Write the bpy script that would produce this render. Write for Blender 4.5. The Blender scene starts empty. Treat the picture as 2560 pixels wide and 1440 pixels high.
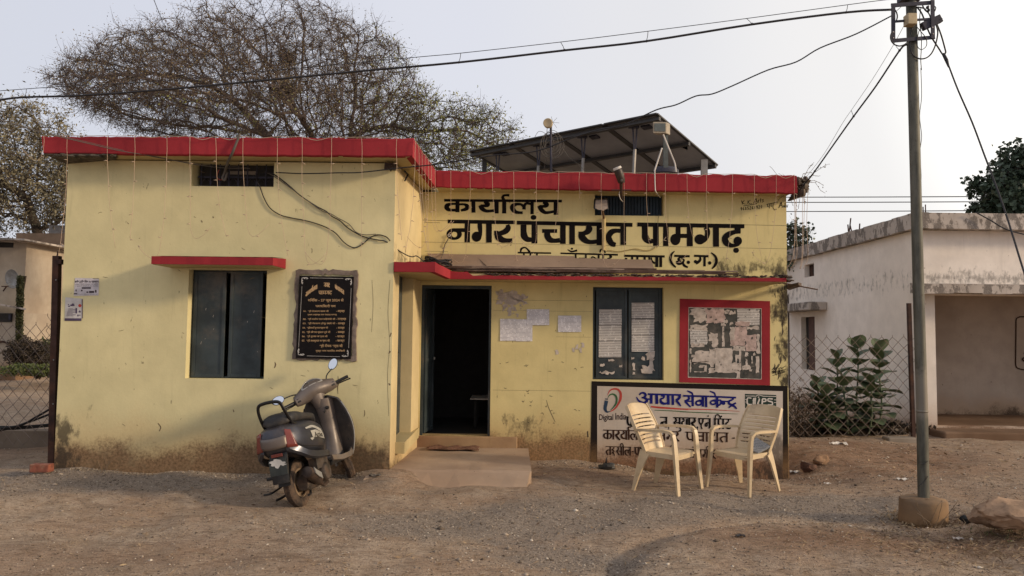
import bpy, math, random
import numpy as np
from mathutils import Vector, Matrix, noise as mnoise
random.seed(7); RNG = np.random.default_rng(11)
S = bpy.context.scene
COL = S.collection
R = math.radians

# ------------------------------------------------------------------ camera, world, sun, exposure
FPX = 1850.0
PITCH = math.atan(110/FPX); ROLL = 0.011; ZC = 1.65
CF = Vector((0, math.cos(PITCH), math.sin(PITCH)))
_r = Vector((1,0,0)); _u = Vector((0, -math.sin(PITCH), math.cos(PITCH)))
CR = _r*math.cos(ROLL) + _u*math.sin(ROLL)
CU = _u*math.cos(ROLL) - _r*math.sin(ROLL)
CAMP = Vector((0,0,ZC))
cd = bpy.data.cameras.new('camera'); cam = bpy.data.objects.new('camera', cd); COL.objects.link(cam)
cd.sensor_width = 36; cd.lens = 36*FPX/2560; cd.clip_start = 0.05; cd.clip_end = 3000
m = Matrix((CR, CU, -CF)).transposed().to_4x4(); m.translation = CAMP
cam.matrix_world = m
S.camera = cam
def ray(px, py): return CF + CR*((px-1280)/FPX) + CU*((720-py)/FPX)
def P(px, py, Y):                       # the point of the vertical plane y=Y seen there
    d = ray(px, py); return CAMP + d*(Y/d.y)
def PX(px, py, X):
    d = ray(px, py); return CAMP + d*(X/d.x)
def G(px, py, z=0.0):
    d = ray(px, py); return CAMP + d*((z-ZC)/d.z)

SUN = Vector((2.1, -0.62, 0.64)).normalized()
SUN_EL = math.asin(SUN.z); SUN_ROT = math.atan2(SUN.x, SUN.y)
world = bpy.data.worlds.new('World'); S.world = world; world.use_nodes = True
wt = world.node_tree; wn = wt.nodes; wl = wt.links
bg = wn['Background']
sky = wn.new('ShaderNodeTexSky'); sky.sky_type = 'NISHITA'; sky.sun_disc = False
sky.sun_elevation = SUN_EL; sky.sun_rotation = SUN_ROT; sky.dust_density = 4.0; sky.air_density = 1.2; sky.altitude = 200
tc = wn.new('ShaderNodeTexCoord')
dot = wn.new('ShaderNodeVectorMath'); dot.operation = 'DOT_PRODUCT'
dot.inputs[1].default_value = Vector((0.80, 0.50, 0.33)).normalized()
wl.new(tc.outputs['Generated'], dot.inputs[0])
rp = wn.new('ShaderNodeValToRGB'); cr = rp.color_ramp
cr.interpolation = 'EASE'
cr.elements[0].position = 0.0; cr.elements[0].color = (6.4,6.55,7.3,1)
cr.elements[1].position = 1.0; cr.elements[1].color = (17,16,14.5,1)
for p_, c_ in ((0.30,(6.6,6.75,7.6)),(0.52,(7.2,7.3,8.0)),(0.72,(7.8,7.75,8.0)),(0.85,(8.8,8.6,8.5)),(0.93,(12.5,12.1,11.4))):
    e = cr.elements.new(p_); e.color = (*c_,1)
wl.new(dot.outputs['Value'], rp.inputs['Fac'])
mx = wn.new('ShaderNodeMix'); mx.data_type = 'RGBA'; mx.inputs[0].default_value = 0.88
wl.new(sky.outputs[0], mx.inputs[6]); wl.new(rp.outputs[0], mx.inputs[7])
wl.new(mx.outputs[2], bg.inputs[0]); bg.inputs[1].default_value = 0.1
sl = bpy.data.lights.new('sun', 'SUN'); sl.energy = 2.7; sl.angle = R(6.0); sl.color = (1.0,0.80,0.56)
so = bpy.data.objects.new('sun', sl); COL.objects.link(so); so.rotation_euler = SUN.to_track_quat('Z','Y').to_euler(); so.location = (20,-6,12)
S.view_settings.view_transform = 'Standard'; S.view_settings.look = 'None'
S.view_settings.exposure = 0.18; S.view_settings.gamma = 1.0
S.render.engine = 'CYCLES'; S.cycles.use_denoising = True; S.cycles.max_bounces = 6

# ------------------------------------------------------------------ mesh helpers
class MB:
    def __init__(s): s.v = []; s.f = []
    def quad(s, a, b, c, d):
        n = len(s.v); s.v += [Vector(a), Vector(b), Vector(c), Vector(d)]; s.f.append((n,n+1,n+2,n+3)); return s
    def poly(s, pts):
        n = len(s.v); s.v += [Vector(p) for p in pts]; s.f.append(tuple(range(n,n+len(pts)))); return s
    def hexa(s, p):                     # 8 corners: bottom ring 4, top ring 4
        n = len(s.v); s.v += [Vector(q) for q in p]
        for f in ((0,3,2,1),(4,5,6,7),(0,1,5,4),(1,2,6,5),(2,3,7,6),(3,0,4,7)): s.f.append(tuple(n+i for i in f))
        return s
    def box(s, x0,x1,y0,y1,z0,z1):
        return s.hexa([(x0,y0,z0),(x1,y0,z0),(x1,y1,z0),(x0,y1,z0),(x0,y0,z1),(x1,y0,z1),(x1,y1,z1),(x0,y1,z1)])
    def bar(s, a, b, w, h, up=(0,0,1)):
        a = Vector(a); b = Vector(b); d = (b-a).normalized(); up = Vector(up)
        if abs(d.dot(up)) > .99: up = Vector((0,1,0))
        u = d.cross(up).normalized(); v = u.cross(d).normalized(); u *= w/2; v *= h/2
        return s.hexa([a-u-v, a+u-v, b+u-v, b-u-v, a-u+v, a+u+v, b+u+v, b-u+v])
    def rings(s, rs, closed=True, caps=True):
        n0 = len(s.v); k = len(rs[0])
        for r in rs: s.v += [Vector(p) for p in r]
        for i in range(len(rs)-1):
            for j in range(k if closed else k-1):
                a = n0+i*k+j; b = n0+i*k+(j+1)%k
                s.f.append((a,b,b+k,a+k))
        if caps and closed:
            s.f.append(tuple(n0+j for j in range(k))[::-1]); s.f.append(tuple(n0+(len(rs)-1)*k+j for j in range(k)))
        return s
    def tube(s, pts, r, n=8, caps=True):
        pts = [Vector(p) for p in pts]; rr = r if isinstance(r,(list,tuple)) else [r]*len(pts)
        d0 = (pts[1]-pts[0]).normalized(); up = Vector((0,0,1)) if abs(d0.z)<.9 else Vector((1,0,0))
        u = d0.cross(up).normalized(); rs = []
        for i,p in enumerate(pts):
            d = (pts[min(i+1,len(pts)-1)]-pts[max(i-1,0)])
            d = d.normalized() if d.length>1e-9 else d0
            u = (u - d*u.dot(d)); u = u.normalized() if u.length>1e-6 else d.orthogonal().normalized()
            v = d.cross(u)
            rs.append([p+(u*math.cos(2*math.pi*j/n)+v*math.sin(2*math.pi*j/n))*rr[i] for j in range(n)])
        return s.rings(rs, True, caps)
    def sweep(s, pts, side, wid, thk):  # flat strap along pts; side = width axis
        pts = [Vector(p) for p in pts]; rs = []
        for i,p in enumerate(pts):
            d = (pts[min(i+1,len(pts)-1)]-pts[max(i-1,0)]).normalized()
            sd = Vector(side[i] if isinstance(side,list) else side); sd = (sd-d*sd.dot(d)).normalized(); nn = d.cross(sd)
            w = (wid[i] if isinstance(wid,list) else wid)/2; t = (thk[i] if isinstance(thk,list) else thk)/2
            rs.append([p-sd*w-nn*t, p+sd*w-nn*t, p+sd*w+nn*t, p-sd*w+nn*t])
        return s.rings(rs)
    def ball(s, c, rx, ry=None, rz=None, n=10, m=6, jit=0):
        ry = ry or rx; rz = rz or rx; c = Vector(c); rs = []
        for i in range(1,m):
            t = math.pi*i/m
            rs.append([c+Vector((rx*math.sin(t)*math.cos(2*math.pi*j/n), ry*math.sin(t)*math.sin(2*math.pi*j/n), -rz*math.cos(t)))*(1+random.uniform(-jit,jit)) for j in range(n)])
        n0 = len(s.v); s.rings(rs, True, False); a = len(s.v); s.v += [c-Vector((0,0,rz)), c+Vector((0,0,rz))]
        for j in range(n):
            s.f.append((a, n0+(j+1)%n, n0+j)); q = n0+(m-2)*n; s.f.append((a+1, q+j, q+(j+1)%n))
        return s
    def lathe(s, c, axis, prof, n=24, caps=True):   # prof: (along axis, radius)
        c = Vector(c); ax = Vector(axis).normalized(); u = ax.orthogonal().normalized(); v = ax.cross(u)
        return s.rings([[c+ax*t+(u*math.cos(2*math.pi*j/n)+v*math.sin(2*math.pi*j/n))*r for j in range(n)] for t,r in prof], True, caps)
    def grid(s, fn, nu, nv):
        n = len(s.v)
        for i in range(nu+1):
            for j in range(nv+1): s.v.append(Vector(fn(i/nu, j/nv)))
        for i in range(nu):
            for j in range(nv):
                a = n+i*(nv+1)+j; s.f.append((a,a+nv+1,a+nv+2,a+1))
        return s
    def xf(s, fn, start=0):
        for i in range(start,len(s.v)): s.v[i] = Vector(fn(s.v[i]))
        return s
WORLD = {}
def _mesh(name, mb, mat, off, smooth):
    me = bpy.data.meshes.new(name); me.from_pydata([tuple(v-off) for v in mb.v], [], mb.f)
    if mat: me.materials.append(mat)
    if smooth is not False:
        me.polygons.foreach_set('use_smooth', [True]*len(me.polygons))
        if smooth is not True: me.set_sharp_from_angle(angle=R(smooth))
    return me
def fixn(me):
    import bmesh
    b = bmesh.new(); b.from_mesh(me); bmesh.ops.recalc_face_normals(b, faces=b.faces); b.to_mesh(me); b.free()
def thing(name, label, cat, loc=(0,0,0), group=None, rot=None, kind=None):
    o = bpy.data.objects.new(name, None); COL.objects.link(o); o.location = loc; o.empty_display_size = .1
    if rot: o.rotation_euler = rot
    o['label'] = label; o['category'] = cat
    if group: o['group'] = group
    if kind: o['kind'] = kind
    WORLD[o] = Vector(loc); return o
def part(name, mb, mat, parent, smooth=False, local=False, label=None, bevel=0, kind=None, norm=True):
    off = Vector((0,0,0)) if local or WORLD.get(parent) is None else WORLD[parent]
    me = _mesh(name, mb, mat, off, smooth)
    if norm: fixn(me)
    o = bpy.data.objects.new(name, me); COL.objects.link(o); o.parent = parent; WORLD[o] = off
    if label: o['label'] = label
    if kind: o['kind'] = kind
    if bevel: _bev(o, bevel)
    return o
def _bev(o, w, seg=2):
    b = o.modifiers.new('bevel','BEVEL'); b.width = w; b.segments = seg; b.limit_method = 'ANGLE'; b.angle_limit = R(35)
def single(name, mb, mat, label, cat, smooth=False, group=None, kind=None, bevel=0, norm=True):
    xs = [v.x for v in mb.v]; ys = [v.y for v in mb.v]; zs = [v.z for v in mb.v]
    off = Vector(((min(xs)+max(xs))/2, (min(ys)+max(ys))/2, min(zs)))
    me = _mesh(name, mb, mat, off, smooth)
    if norm: fixn(me)
    o = bpy.data.objects.new(name, me); COL.objects.link(o); o.location = off; WORLD[o] = off
    if label: o['label'] = label
    if cat: o['category'] = cat
    if group: o['group'] = group
    if kind: o['kind'] = kind
    if bevel: _bev(o, bevel)
    return o
def fast_mesh(name, V, F, mat, smooth=False):
    V = np.asarray(V, np.float32); F = np.asarray(F, np.int32); k = F.shape[1]
    me = bpy.data.meshes.new(name); me.vertices.add(len(V)); me.vertices.foreach_set('co', V.ravel())
    me.loops.add(F.size); me.loops.foreach_set('vertex_index', F.ravel())
    me.polygons.add(len(F)); me.polygons.foreach_set('loop_start', np.arange(0,F.size,k,dtype=np.int32))
    me.polygons.foreach_set('loop_total', np.full(len(F),k,dtype=np.int32))
    if smooth: me.polygons.foreach_set('use_smooth', np.ones(len(F),dtype=bool))
    me.update(calc_edges=True); me.validate()
    if mat: me.materials.append(mat)
    return me
def link(name, me, parent=None, label=None, cat=None, kind=None, group=None, loc=None):
    o = bpy.data.objects.new(name, me); COL.objects.link(o)
    if parent: o.parent = parent
    if loc: o.location = loc
    for k_,v_ in (('label',label),('category',cat),('kind',kind),('group',group)):
        if v_: o[k_] = v_
    return o
def spline(pts, n=6):
    pts = [tuple(p) for p in pts]
    if len(pts) < 3: return [Vector(p) if len(p)==3 else p for p in pts]
    a = np.array(pts, float); out = []
    for i in range(len(a)-1):
        p0 = a[max(i-1,0)]; p1 = a[i]; p2 = a[i+1]; p3 = a[min(i+2,len(a)-1)]
        for k in range(n):
            t = k/n
            out.append(.5*((2*p1)+(-p0+p2)*t+(2*p0-5*p1+4*p2-p3)*t*t+(-p0+3*p1-3*p2+p3)*t**3))
    out.append(a[-1]); return [Vector(q) for q in out]

# ------------------------------------------------------------------ materials
class NT:
    def __init__(s, name):
        s.m = bpy.data.materials.new(name); s.m.use_nodes = True; s.t = s.m.node_tree; s.n = s.t.nodes
        s.b = s.n['Principled BSDF']; s._pos = None; s._obj = None
    def L(s, a, inp):
        if isinstance(a, bpy.types.NodeSocket): s.t.links.new(a, inp)
        elif isinstance(a,(tuple,list)) and len(a)==3 and inp.type=='RGBA': inp.default_value = (*a,1)
        else: inp.default_value = a
    def pos(s):
        if not s._pos: s._pos = s.n.new('ShaderNodeNewGeometry').outputs['Position']
        return s._pos
    def obj(s):
        if not s._obj: s._obj = s.n.new('ShaderNodeTexCoord').outputs['Object']
        return s._obj
    def sc(s, v, k):
        q = s.n.new('ShaderNodeVectorMath'); q.operation = 'MULTIPLY'; s.L(v,q.inputs[0]); q.inputs[1].default_value = k; return q.outputs[0]
    def noise(s, scale, detail=4, rough=.55, vec=None, dist=0):
        q = s.n.new('ShaderNodeTexNoise'); q.inputs['Scale'].default_value = scale; q.inputs['Detail'].default_value = detail
        q.inputs['Roughness'].default_value = rough; q.inputs['Distortion'].default_value = dist
        s.L(vec if vec is not None else s.pos(), q.inputs['Vector']); return q.outputs['Fac']
    def vor(s, scale, vec=None, out='Distance', feat='F1', rnd=1):
        q = s.n.new('ShaderNodeTexVoronoi'); q.feature = feat; q.inputs['Scale'].default_value = scale; q.inputs['Randomness'].default_value = rnd
        s.L(vec if vec is not None else s.pos(), q.inputs['Vector']); return q.outputs[out]
    def m_(s, op, a, b=0.0, c=None, clamp=False):
        q = s.n.new('ShaderNodeMath'); q.operation = op; s.L(a,q.inputs[0]); s.L(b,q.inputs[1])
        if c is not None: s.L(c,q.inputs[2])
        q.use_clamp = clamp; return q.outputs[0]
    def rng(s, v, a, b, c=0.0, d=1.0, sm=True):
        q = s.n.new('ShaderNodeMapRange'); q.interpolation_type = 'SMOOTHSTEP' if sm else 'LINEAR'
        s.L(v,q.inputs[0])
        for i,x in enumerate((a,b,c,d)): s.L(x,q.inputs[i+1])
        return q.outputs[0]
    def mix(s, f, a, b, mode='MIX'):
        q = s.n.new('ShaderNodeMix'); q.data_type = 'RGBA'; q.blend_type = mode; s.L(f,q.inputs[0]); s.L(a,q.inputs[6]); s.L(b,q.inputs[7]); return q.outputs[2]
    def xyz(s, v=None):
        q = s.n.new('ShaderNodeSeparateXYZ'); s.L(v if v is not None else s.pos(), q.inputs[0]); return q.outputs
    def attr(s, name):
        q = s.n.new('ShaderNodeAttribute'); q.attribute_name = name; return q.outputs['Fac']
    def rand(s):
        return s.n.new('ShaderNodeObjectInfo').outputs['Random']
    def island(s):
        return s.n.new('ShaderNodeNewGeometry').outputs['Random Per Island']
    def bump(s, h, strength=.3, dist=.01, nrm=None):
        q = s.n.new('ShaderNodeBump'); q.inputs['Strength'].default_value = strength; q.inputs['Distance'].default_value = dist; s.L(h,q.inputs['Height'])
        if nrm is not None: s.L(nrm, q.inputs['Normal'])
        s.t.links.new(q.outputs[0], s.b.inputs['Normal']); return q.outputs[0]
    def out(s, col, rough=.85, metal=0.0, spec=.35):
        s.L(col, s.b.inputs['Base Color']); s.L(rough, s.b.inputs['Roughness']); s.L(metal, s.b.inputs['Metallic']); s.b.inputs['Specular IOR Level'].default_value = spec
        return s.m
def sk(c, k): return tuple(max(0,min(1,x*k)) for x in c)
def simple(name, c, rough=.6, metal=0.0, var=.18, scale=9, dirt=None, dirtamt=.5, bump=.15, spec=.35, local=True):
    t = NT(name); v = t.obj() if local else t.pos()
    n1 = t.noise(scale,5,.6,v); n2 = t.noise(scale*7,4,.6,v)
    col = t.mix(t.rng(n1,.3,.7), sk(c,1-var), sk(c,1+var))
    if dirt: col = t.mix(t.rng(t.noise(scale*.7,6,.7,v),.62-dirtamt*.35,.75,0,.85), col, dirt)
    if bump: t.bump(n2, bump, .004)
    return t.out(col, t.rng(n2,.2,.8,rough*.85,min(1,rough*1.15)), metal, spec)

def plaster(name, c1, c2, zb=None, stain=(.10,.062,.032), zs=.35, mould=None, streak=.5, extra=None, grime=.3, top=None):
    t = NT(name); x,y,z = t.xyz()
    big = t.noise(.9,3,.5); mid = t.noise(4,6,.6); fine = t.noise(38,5,.65)
    col = t.mix(t.rng(big,.35,.65), c1, c2)
    col = t.mix(t.rng(mid,.3,.75,0,.35), col, sk(c2,.72))
    st = t.noise(2.2,6,.62, t.sc(t.pos(),(6,6,.55)))
    col = t.mix(t.rng(st,.55,.8,0,streak), col, sk(c1,.62))
    # small scuffs and pits
    sp = t.noise(16,3,.5, t.sc(t.pos(),(1.6,1.6,.8)))
    col = t.mix(t.rng(sp,.71,.76,0,grime), col, (.09,.065,.04))
    crack = t.vor(.9, t.pos(), 'Distance', 'DISTANCE_TO_EDGE')
    if zb is not None:
        e = t.m_('ADD', z, t.m_('MULTIPLY', t.m_('SUBTRACT', mid,.5), .38))
        e = t.m_('ADD', e, t.m_('MULTIPLY', t.m_('SUBTRACT', t.noise(1.1,2),.5), .5))
        e = t.m_('ADD', e, t.m_('MULTIPLY', t.m_('SUBTRACT', fine,.5), .22))
        orange = t.rng(e, zb+zs+.45, zb+zs, 0, .42)
        col = t.mix(orange, col, (.36,.20,.085))
        f = t.rng(e, zb+zs+.10, zb+zs-.12, 0, .93)
        sc_ = t.mix(t.rng(fine,.3,.7), sk(stain,.55), sk(stain,1.5))
        sc_ = t.mix(t.rng(t.noise(9,5,.7),.5,.72,0,.6), sc_, (.23,.17,.10))
        col = t.mix(f, col, sc_)
    if mould:
        for (mx0, mx1, mz0, mz1, amt) in mould:      # box distance grown by noise
            dx = t.m_('MAXIMUM', t.m_('SUBTRACT', mx0, x), t.m_('SUBTRACT', x, mx1))
            dz = t.m_('MAXIMUM', t.m_('SUBTRACT', mz0, z), t.m_('SUBTRACT', z, mz1))
            d = t.m_('MAXIMUM', dx, dz)
            d = t.m_('ADD', d, t.m_('MULTIPLY', t.m_('SUBTRACT', t.noise(8,7,.7,t.sc(t.pos(),(1,1,.55))),.5), -1.1))
            col = t.mix(t.rng(d,.10,-.12,0,amt), col, (.035,.028,.022))
    if extra:
        pv = t.noise(3.2,7,.72, t.sc(t.pos(),(1.6,1.6,.9)))
        col = t.mix(t.rng(pv,.47,.53,0,.85), col, t.mix(t.rng(fine,.3,.7), (.09,.075,.065), (.20,.17,.145)))
    t.bump(t.m_('ADD', t.m_('MULTIPLY', mid,.9), t.m_('MULTIPLY', fine,.25)), .35, .012)
    return t.out(col, .93, 0, .15)

M = {}
M['redpaint'] = plaster('red_paint', (.33,.032,.040), (.24,.024,.030), streak=.6, grime=.55)
M['soffit'] = plaster('soffit_paint', (.54,.43,.23), (.46,.37,.19), streak=.2)
M['cement'] = plaster('cement', (.30,.25,.20), (.22,.18,.14), streak=.3)
M['black'] = simple('black_paint', (.012,.011,.010), .75, var=.3, local=False)
M['letter'] = simple('lettering_black', (.009,.007,.007), .95, var=.2, local=False, bump=0, spec=.08)
M['teal'] = simple('dark_teal_metal', (.036,.047,.050), .5, .15, .35, 3, (.11,.095,.075), .35, local=False)
M['tealblue'] = simple('dark_blue_shutter', (.010,.020,.030), .6, .1, .3, 4, local=False)
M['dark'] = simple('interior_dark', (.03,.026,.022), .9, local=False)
M['steel'] = simple('galvanised', (.30,.29,.27), .55, .4, .2, 6, (.16,.12,.08), .3, local=False)
M['rust'] = simple('rusty_angle_iron', (.045,.022,.016), .85, .1, .4, 8, (.10,.04,.02), .5, local=False)
M['darkiron'] = simple('dark_painted_iron', (.035,.032,.045), .6, .2, .25, 8, local=False)
M['cable'] = simple('cable_black', (.018,.016,.018), .6, 0, .2, 5, bump=0)
M['cablegrey'] = simple('cable_grey', (.10,.085,.07), .7, 0, .2, 5, bump=0)
M['wire'] = simple('fairy_wire', (.46,.33,.23), .5, 0, .15, 9, bump=0)
M['white'] = simple('old_white_paint', (.55,.50,.44), .6, 0, .12, 6, (.22,.17,.12), .25, local=False)
M['box'] = simple('cream_box', (.42,.33,.20), .6, local=False)
# ------------------------------------------------------------------ ground
L = 7.95; RW = 9.5
_cp = []
for px,py,Y in ((60,1172,8.0),(140,1168,L),(350,1176,L),(560,1178,L),(760,1180,L),(960,1172,L),(865,1208,7.62),(750,1265,6.75),
                (1668,1232,7.85),(1757,1222,8.05),(1590,1214,8.3),(1858,1228,7.95),(1775,1206,8.4),(1928,1221,8.1),
                (1345,1158,RW),(1480,1163,RW),(1700,1178,RW),(1970,1200,RW),(2310,1303,6.8),(2120,1094,12),(2350,1092,12.6),(2520,1300,6.5),
                (1100,1212,7.7),(1300,1212,7.7),(2050,1150,10.2)):
    p = P(px,py,Y); _cp.append((p.x,p.y,p.z,1.0))
for x,y,z in ((0,4,0),(-4,4,0),(4,4,.0),(-8,5,0),(8,5,0),(0,5.6,0),(-3.5,5.6,0),(3.5,5.4,0),(-12,9,.1),(-9,14,.08),(-14,26,.1),(0,30,0),(12,9,-.1),(9,14,-.12),(12,20,-.1),(-20,10,.1),(20,10,0),(-6,11,.1)):
    _cp.append((x,y,z,1.0))
_cp = np.array(_cp)
_ph = RNG.uniform(0,6.28,(40,2)); _fr = np.concatenate([RNG.normal(0,1.2,(14,2)), RNG.normal(0,4,(14,2)), RNG.normal(0,11,(12,2))])
_am = np.concatenate([np.full(14,.009), np.full(14,.0035), np.full(12,.0014)])
_rut = np.array([[*G(px,py).xy] for px,py in ((1480,1520),(1530,1440),(1545,1395),(1600,1362),(1690,1338),(1800,1322),(1900,1306),(2020,1300),(2140,1312),(2240,1318))])
_cone = [Vector(c_[:2]) for c_ in _rut]
def _segd(x, y, pts):
    best = np.full(x.shape, 1e9); side = np.zeros(x.shape)
    for a,b in zip(pts[:-1], pts[1:]):
        d = b-a; t = np.clip(((x-a[0])*d[0]+(y-a[1])*d[1])/(d@d),0,1)
        ex = x-a[0]-t*d[0]; ey = y-a[1]-t*d[1]; q = np.hypot(ex,ey); k = q<best
        side = np.where(k, d[0]*ey-d[1]*ex, side); best = np.minimum(best,q)
    return best, side
def gz(x, y):
    x = np.asarray(x,float); y = np.asarray(y,float); sh = np.broadcast(x,y).shape; x = np.broadcast_to(x,sh).ravel(); y = np.broadcast_to(y,sh).ravel()
    num = np.zeros(len(x)); den = np.full(len(x),1e-9)
    for cx,cy,cz,w in _cp:
        d2 = (x-cx)**2+(y-cy)**2+.03; ww = w/d2**1.6; num += ww*cz; den += ww
    z = num/den
    for i in range(40):
        z = z + _am[i]*np.sin(x*_fr[i,0]+y*_fr[i,1]+_ph[i,0])
    d, sd = _segd(x,y,_rut)
    z = z - .05*np.exp(-(d/.09)**2) + np.where(sd<0, .06*(1-np.exp(-(d/.16)**2))*np.exp(-(d/1.8)**2), .0)
    # heap of red soil beside the building
    c = P(2060,1135,10.6); z = z + .09*np.exp(-((x-c.x)/.9)**2-((y-c.y)/.7)**2)
    return z.reshape(sh)
def gz1(x,y): return float(gz(np.array([x]),np.array([y]))[0])
def axis(segs):
    out = []
    for a,b,s in segs: out += list(np.arange(a,b,s))
    return np.array(out+[segs[-1][1]])
gx = axis([(-1200,-60,60),(-60,-16,2.0),(-16,-6,.12),(-6,6,.035),(6,16,.12),(16,60,2.0),(60,1200,60)])
gy = axis([(-20,3,1.5),(3,4,.06),(4,10.2,.035),(10.2,16,.15),(16,60,1.5),(60,1500,60)])
XX,YY = np.meshgrid(gx,gy); ZZ = gz(XX,YY)
far = np.clip((np.hypot(XX,YY)-25)/30,0,1); ZZ = ZZ*(1-far)
nx,ny = len(gx),len(gy); idx = np.arange(nx*ny).reshape(ny,nx)
F = np.stack([idx[:-1,:-1],idx[:-1,1:],idx[1:,1:],idx[1:,:-1]],-1).reshape(-1,4)
# gravelly grey wash mask
mask = np.zeros(XX.shape)
def blob(px,py,rx,ry,a=1.0,Y=None):
    global mask
    c = G(px,py); mask = mask + a*np.exp(-((XX-c.x)/rx)**2-((YY-c.y)/ry)**2)
for b_ in ((60,1240,1.6,.55,1),(330,1225,1.5,.45,1.1),(620,1225,1.0,.4,.9),(520,1330,1.3,.3,.25),(1250,1310,1.1,.40,1.0),(1480,1290,1.0,.45,1.0),(1400,1390,.6,.35,.9),(1750,1265,1.2,.35,.9),
           (2050,1245,1.2,.35,1.0),(2200,1280,.8,.3,.9),(1000,1330,.8,.4,.5),(1150,1240,.9,.25,.35),(1900,1330,.7,.2,.3),(1560,1420,.35,.5,.5),(1700,1230,1,.2,.5),(2440,1190,1.5,1.2,.55)): blob(*b_)
keepm = mask; mask = np.zeros(XX.shape)
for b_ in ((2080,1150,1.6,1.3,1.0),(2250,1130,1.2,1.0,.9),(1980,1120,.8,1.0,.8),(2300,1370,1.6,.45,.8),(2000,1370,.9,.35,.5),(2520,1240,1.2,.8,.4),(250,1400,1.4,.30,.5),(1480,1185,1.4,.35,.6),(1150,1225,.9,.2,.3),(60,1135,1,1.2,.7)): blob(*b_)
redm = np.clip(mask,0,1); mask = keepm
gme = fast_mesh('ground', np.stack([XX,YY,ZZ],-1).reshape(-1,3), F, None, True)
at = gme.attributes.new('gravelly','FLOAT','POINT'); at.data.foreach_set('value', np.clip(mask,0,1.3).ravel().astype(np.float32))
at = gme.attributes.new('redsoil','FLOAT','POINT'); at.data.foreach_set('value', redm.ravel().astype(np.float32))
t = NT('earth')
g = t.attr('gravelly'); n1 = t.noise(1.3,5,.6); n2 = t.noise(7,6,.65); n3 = t.noise(60,5,.7); n4 = t.noise(190,3,.7)
strk = t.noise(2.6,6,.65,t.sc(t.pos(),(.8,3.2,1)))
soil = t.mix(t.rng(n2,.3,.7), (.38,.275,.19), (.55,.425,.315))
soil = t.mix(t.m_('MULTIPLY', t.attr('redsoil'), .8), soil, t.mix(t.rng(n2,.3,.7), (.13,.062,.034), (.245,.125,.07)))
soil = t.mix(t.rng(n1,.40,.62,0,.45), soil, (.43,.275,.175))
soil = t.mix(t.rng(strk,.50,.68,0,.6), soil, (.38,.285,.20))
soil = t.mix(t.rng(strk,.48,.30,0,.5), soil, (.18,.12,.08))
grav = t.mix(t.rng(n3,.3,.7), (.26,.215,.175), (.54,.46,.38))
pebc = t.vor(95, None, 'Color'); pebd = t.vor(95)
grav = t.mix(.45, grav, t.mix(t.rng(t.m_('MULTIPLY',t.xyz(pebc)[0],1.0),0,1), (.06,.045,.036), (.36,.29,.23)))
f = t.m_('ADD', t.m_('SUBTRACT', g, t.m_('MULTIPLY', t.attr('redsoil'), .35)), t.m_('MULTIPLY', t.m_('SUBTRACT', n1,.5), 1.3)); f = t.m_('ADD', f, t.m_('MULTIPLY', t.m_('SUBTRACT', n2,.5), .7)); f = t.m_('ADD', f, t.m_('MULTIPLY', t.m_('SUBTRACT', strk,.5), .8))
col = t.mix(t.rng(f,.25,.85,0,.85), soil, grav)
gr1 = t.noise(26,4,.7,t.sc(t.pos(),(.55,1.5,1))); gr2 = t.noise(85,3,.75,t.sc(t.pos(),(.7,1.3,1)))
col = t.mix(t.rng(gr1,.50,.32,0,.55), col, (.085,.058,.040)); col = t.mix(t.rng(gr1,.55,.72,0,.45), col, (.42,.33,.25))
col = t.mix(t.rng(gr2,.47,.30,0,.75), col, (.06,.04,.028)); col = t.mix(t.rng(gr2,.56,.72,0,.55), col, (.46,.37,.28))
col = t.mix(t.rng(n4,.62,.8,0,.55), col, (.38,.29,.20))
col = t.mix(t.rng(n4,.40,.22,0,.6), col, (.05,.03,.02))
h = t.m_('ADD', t.m_('MULTIPLY', n2, .9), t.m_('ADD', t.m_('MULTIPLY', n3,.35), t.m_('MULTIPLY', pebd, -.25)))
h = t.m_('ADD', h, t.m_('ADD', t.m_('MULTIPLY', strk, .9), t.m_('ADD', t.m_('MULTIPLY', gr1,.8), t.m_('MULTIPLY', gr2,.35)))); h = t.m_('ADD', h, t.m_('MULTIPLY', n4, .12))
t.bump(h, 1.0, .04)
M['earth'] = t.out(col, .97, 0, .1)
gme.materials.append(M['earth'])
go = link('ground', gme, kind='structure', label='bare red-brown earth yard with grey gravelly patches and a shallow rut')

# ------------------------------------------------------------------ the office building
def px_x(px,Y,py=800): return P(px,py,Y).x
def px_z(py,Y,px=1280): return P(px,py,Y).z
B = thing('office_building', 'yellow plastered single-storey office with red roof edge and painted Hindi signs', 'building', (0,L,0))
zt = -.35
wl_x0 = px_x(152,L); wl_x1 = px_x(981,L); ret_x2 = px_x(1050,RW)
z_rl = P(600,390,7.68).z; z_rr = P(1500,474,9.22).z
wr_x1 = px_x(1969,RW)
yel1, yel2 = (.50,.385,.145), (.415,.325,.115)
M['yellowL'] = plaster('pale_yellow_plaster', (.71,.62,.345), (.64,.56,.31), 0.02, zs=.40, streak=.45, grime=.6, stain=(.17,.10,.055),
    mould=[(wl_x0,wl_x0+.18,.0,.62,.8),(px_x(880,L),wl_x1,-.2,.42,.55)])
M['yellowR'] = plaster('ochre_yellow_plaster', (.71,.59,.285), (.645,.535,.255), -.15, zs=.50, streak=.6, grime=.75, stain=(.22,.125,.062),
    mould=[(wr_x1-.06,wr_x1+.3,P(1960,960,RW).z,P(1960,708,RW).z,.95),(wr_x1-.16,wr_x1+.3,P(1960,800,RW).z,P(1960,706,RW).z,.8),(px_x(1800,RW),wr_x1+.2,px_z(684,RW,1880),px_z(664,RW,1880),.85),(px_x(1285,RW),px_x(1345,RW),px_z(1085,RW),px_z(1062,RW),.7),(px_x(1560,RW),wr_x1,-.4,-.03,.5)])
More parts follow.
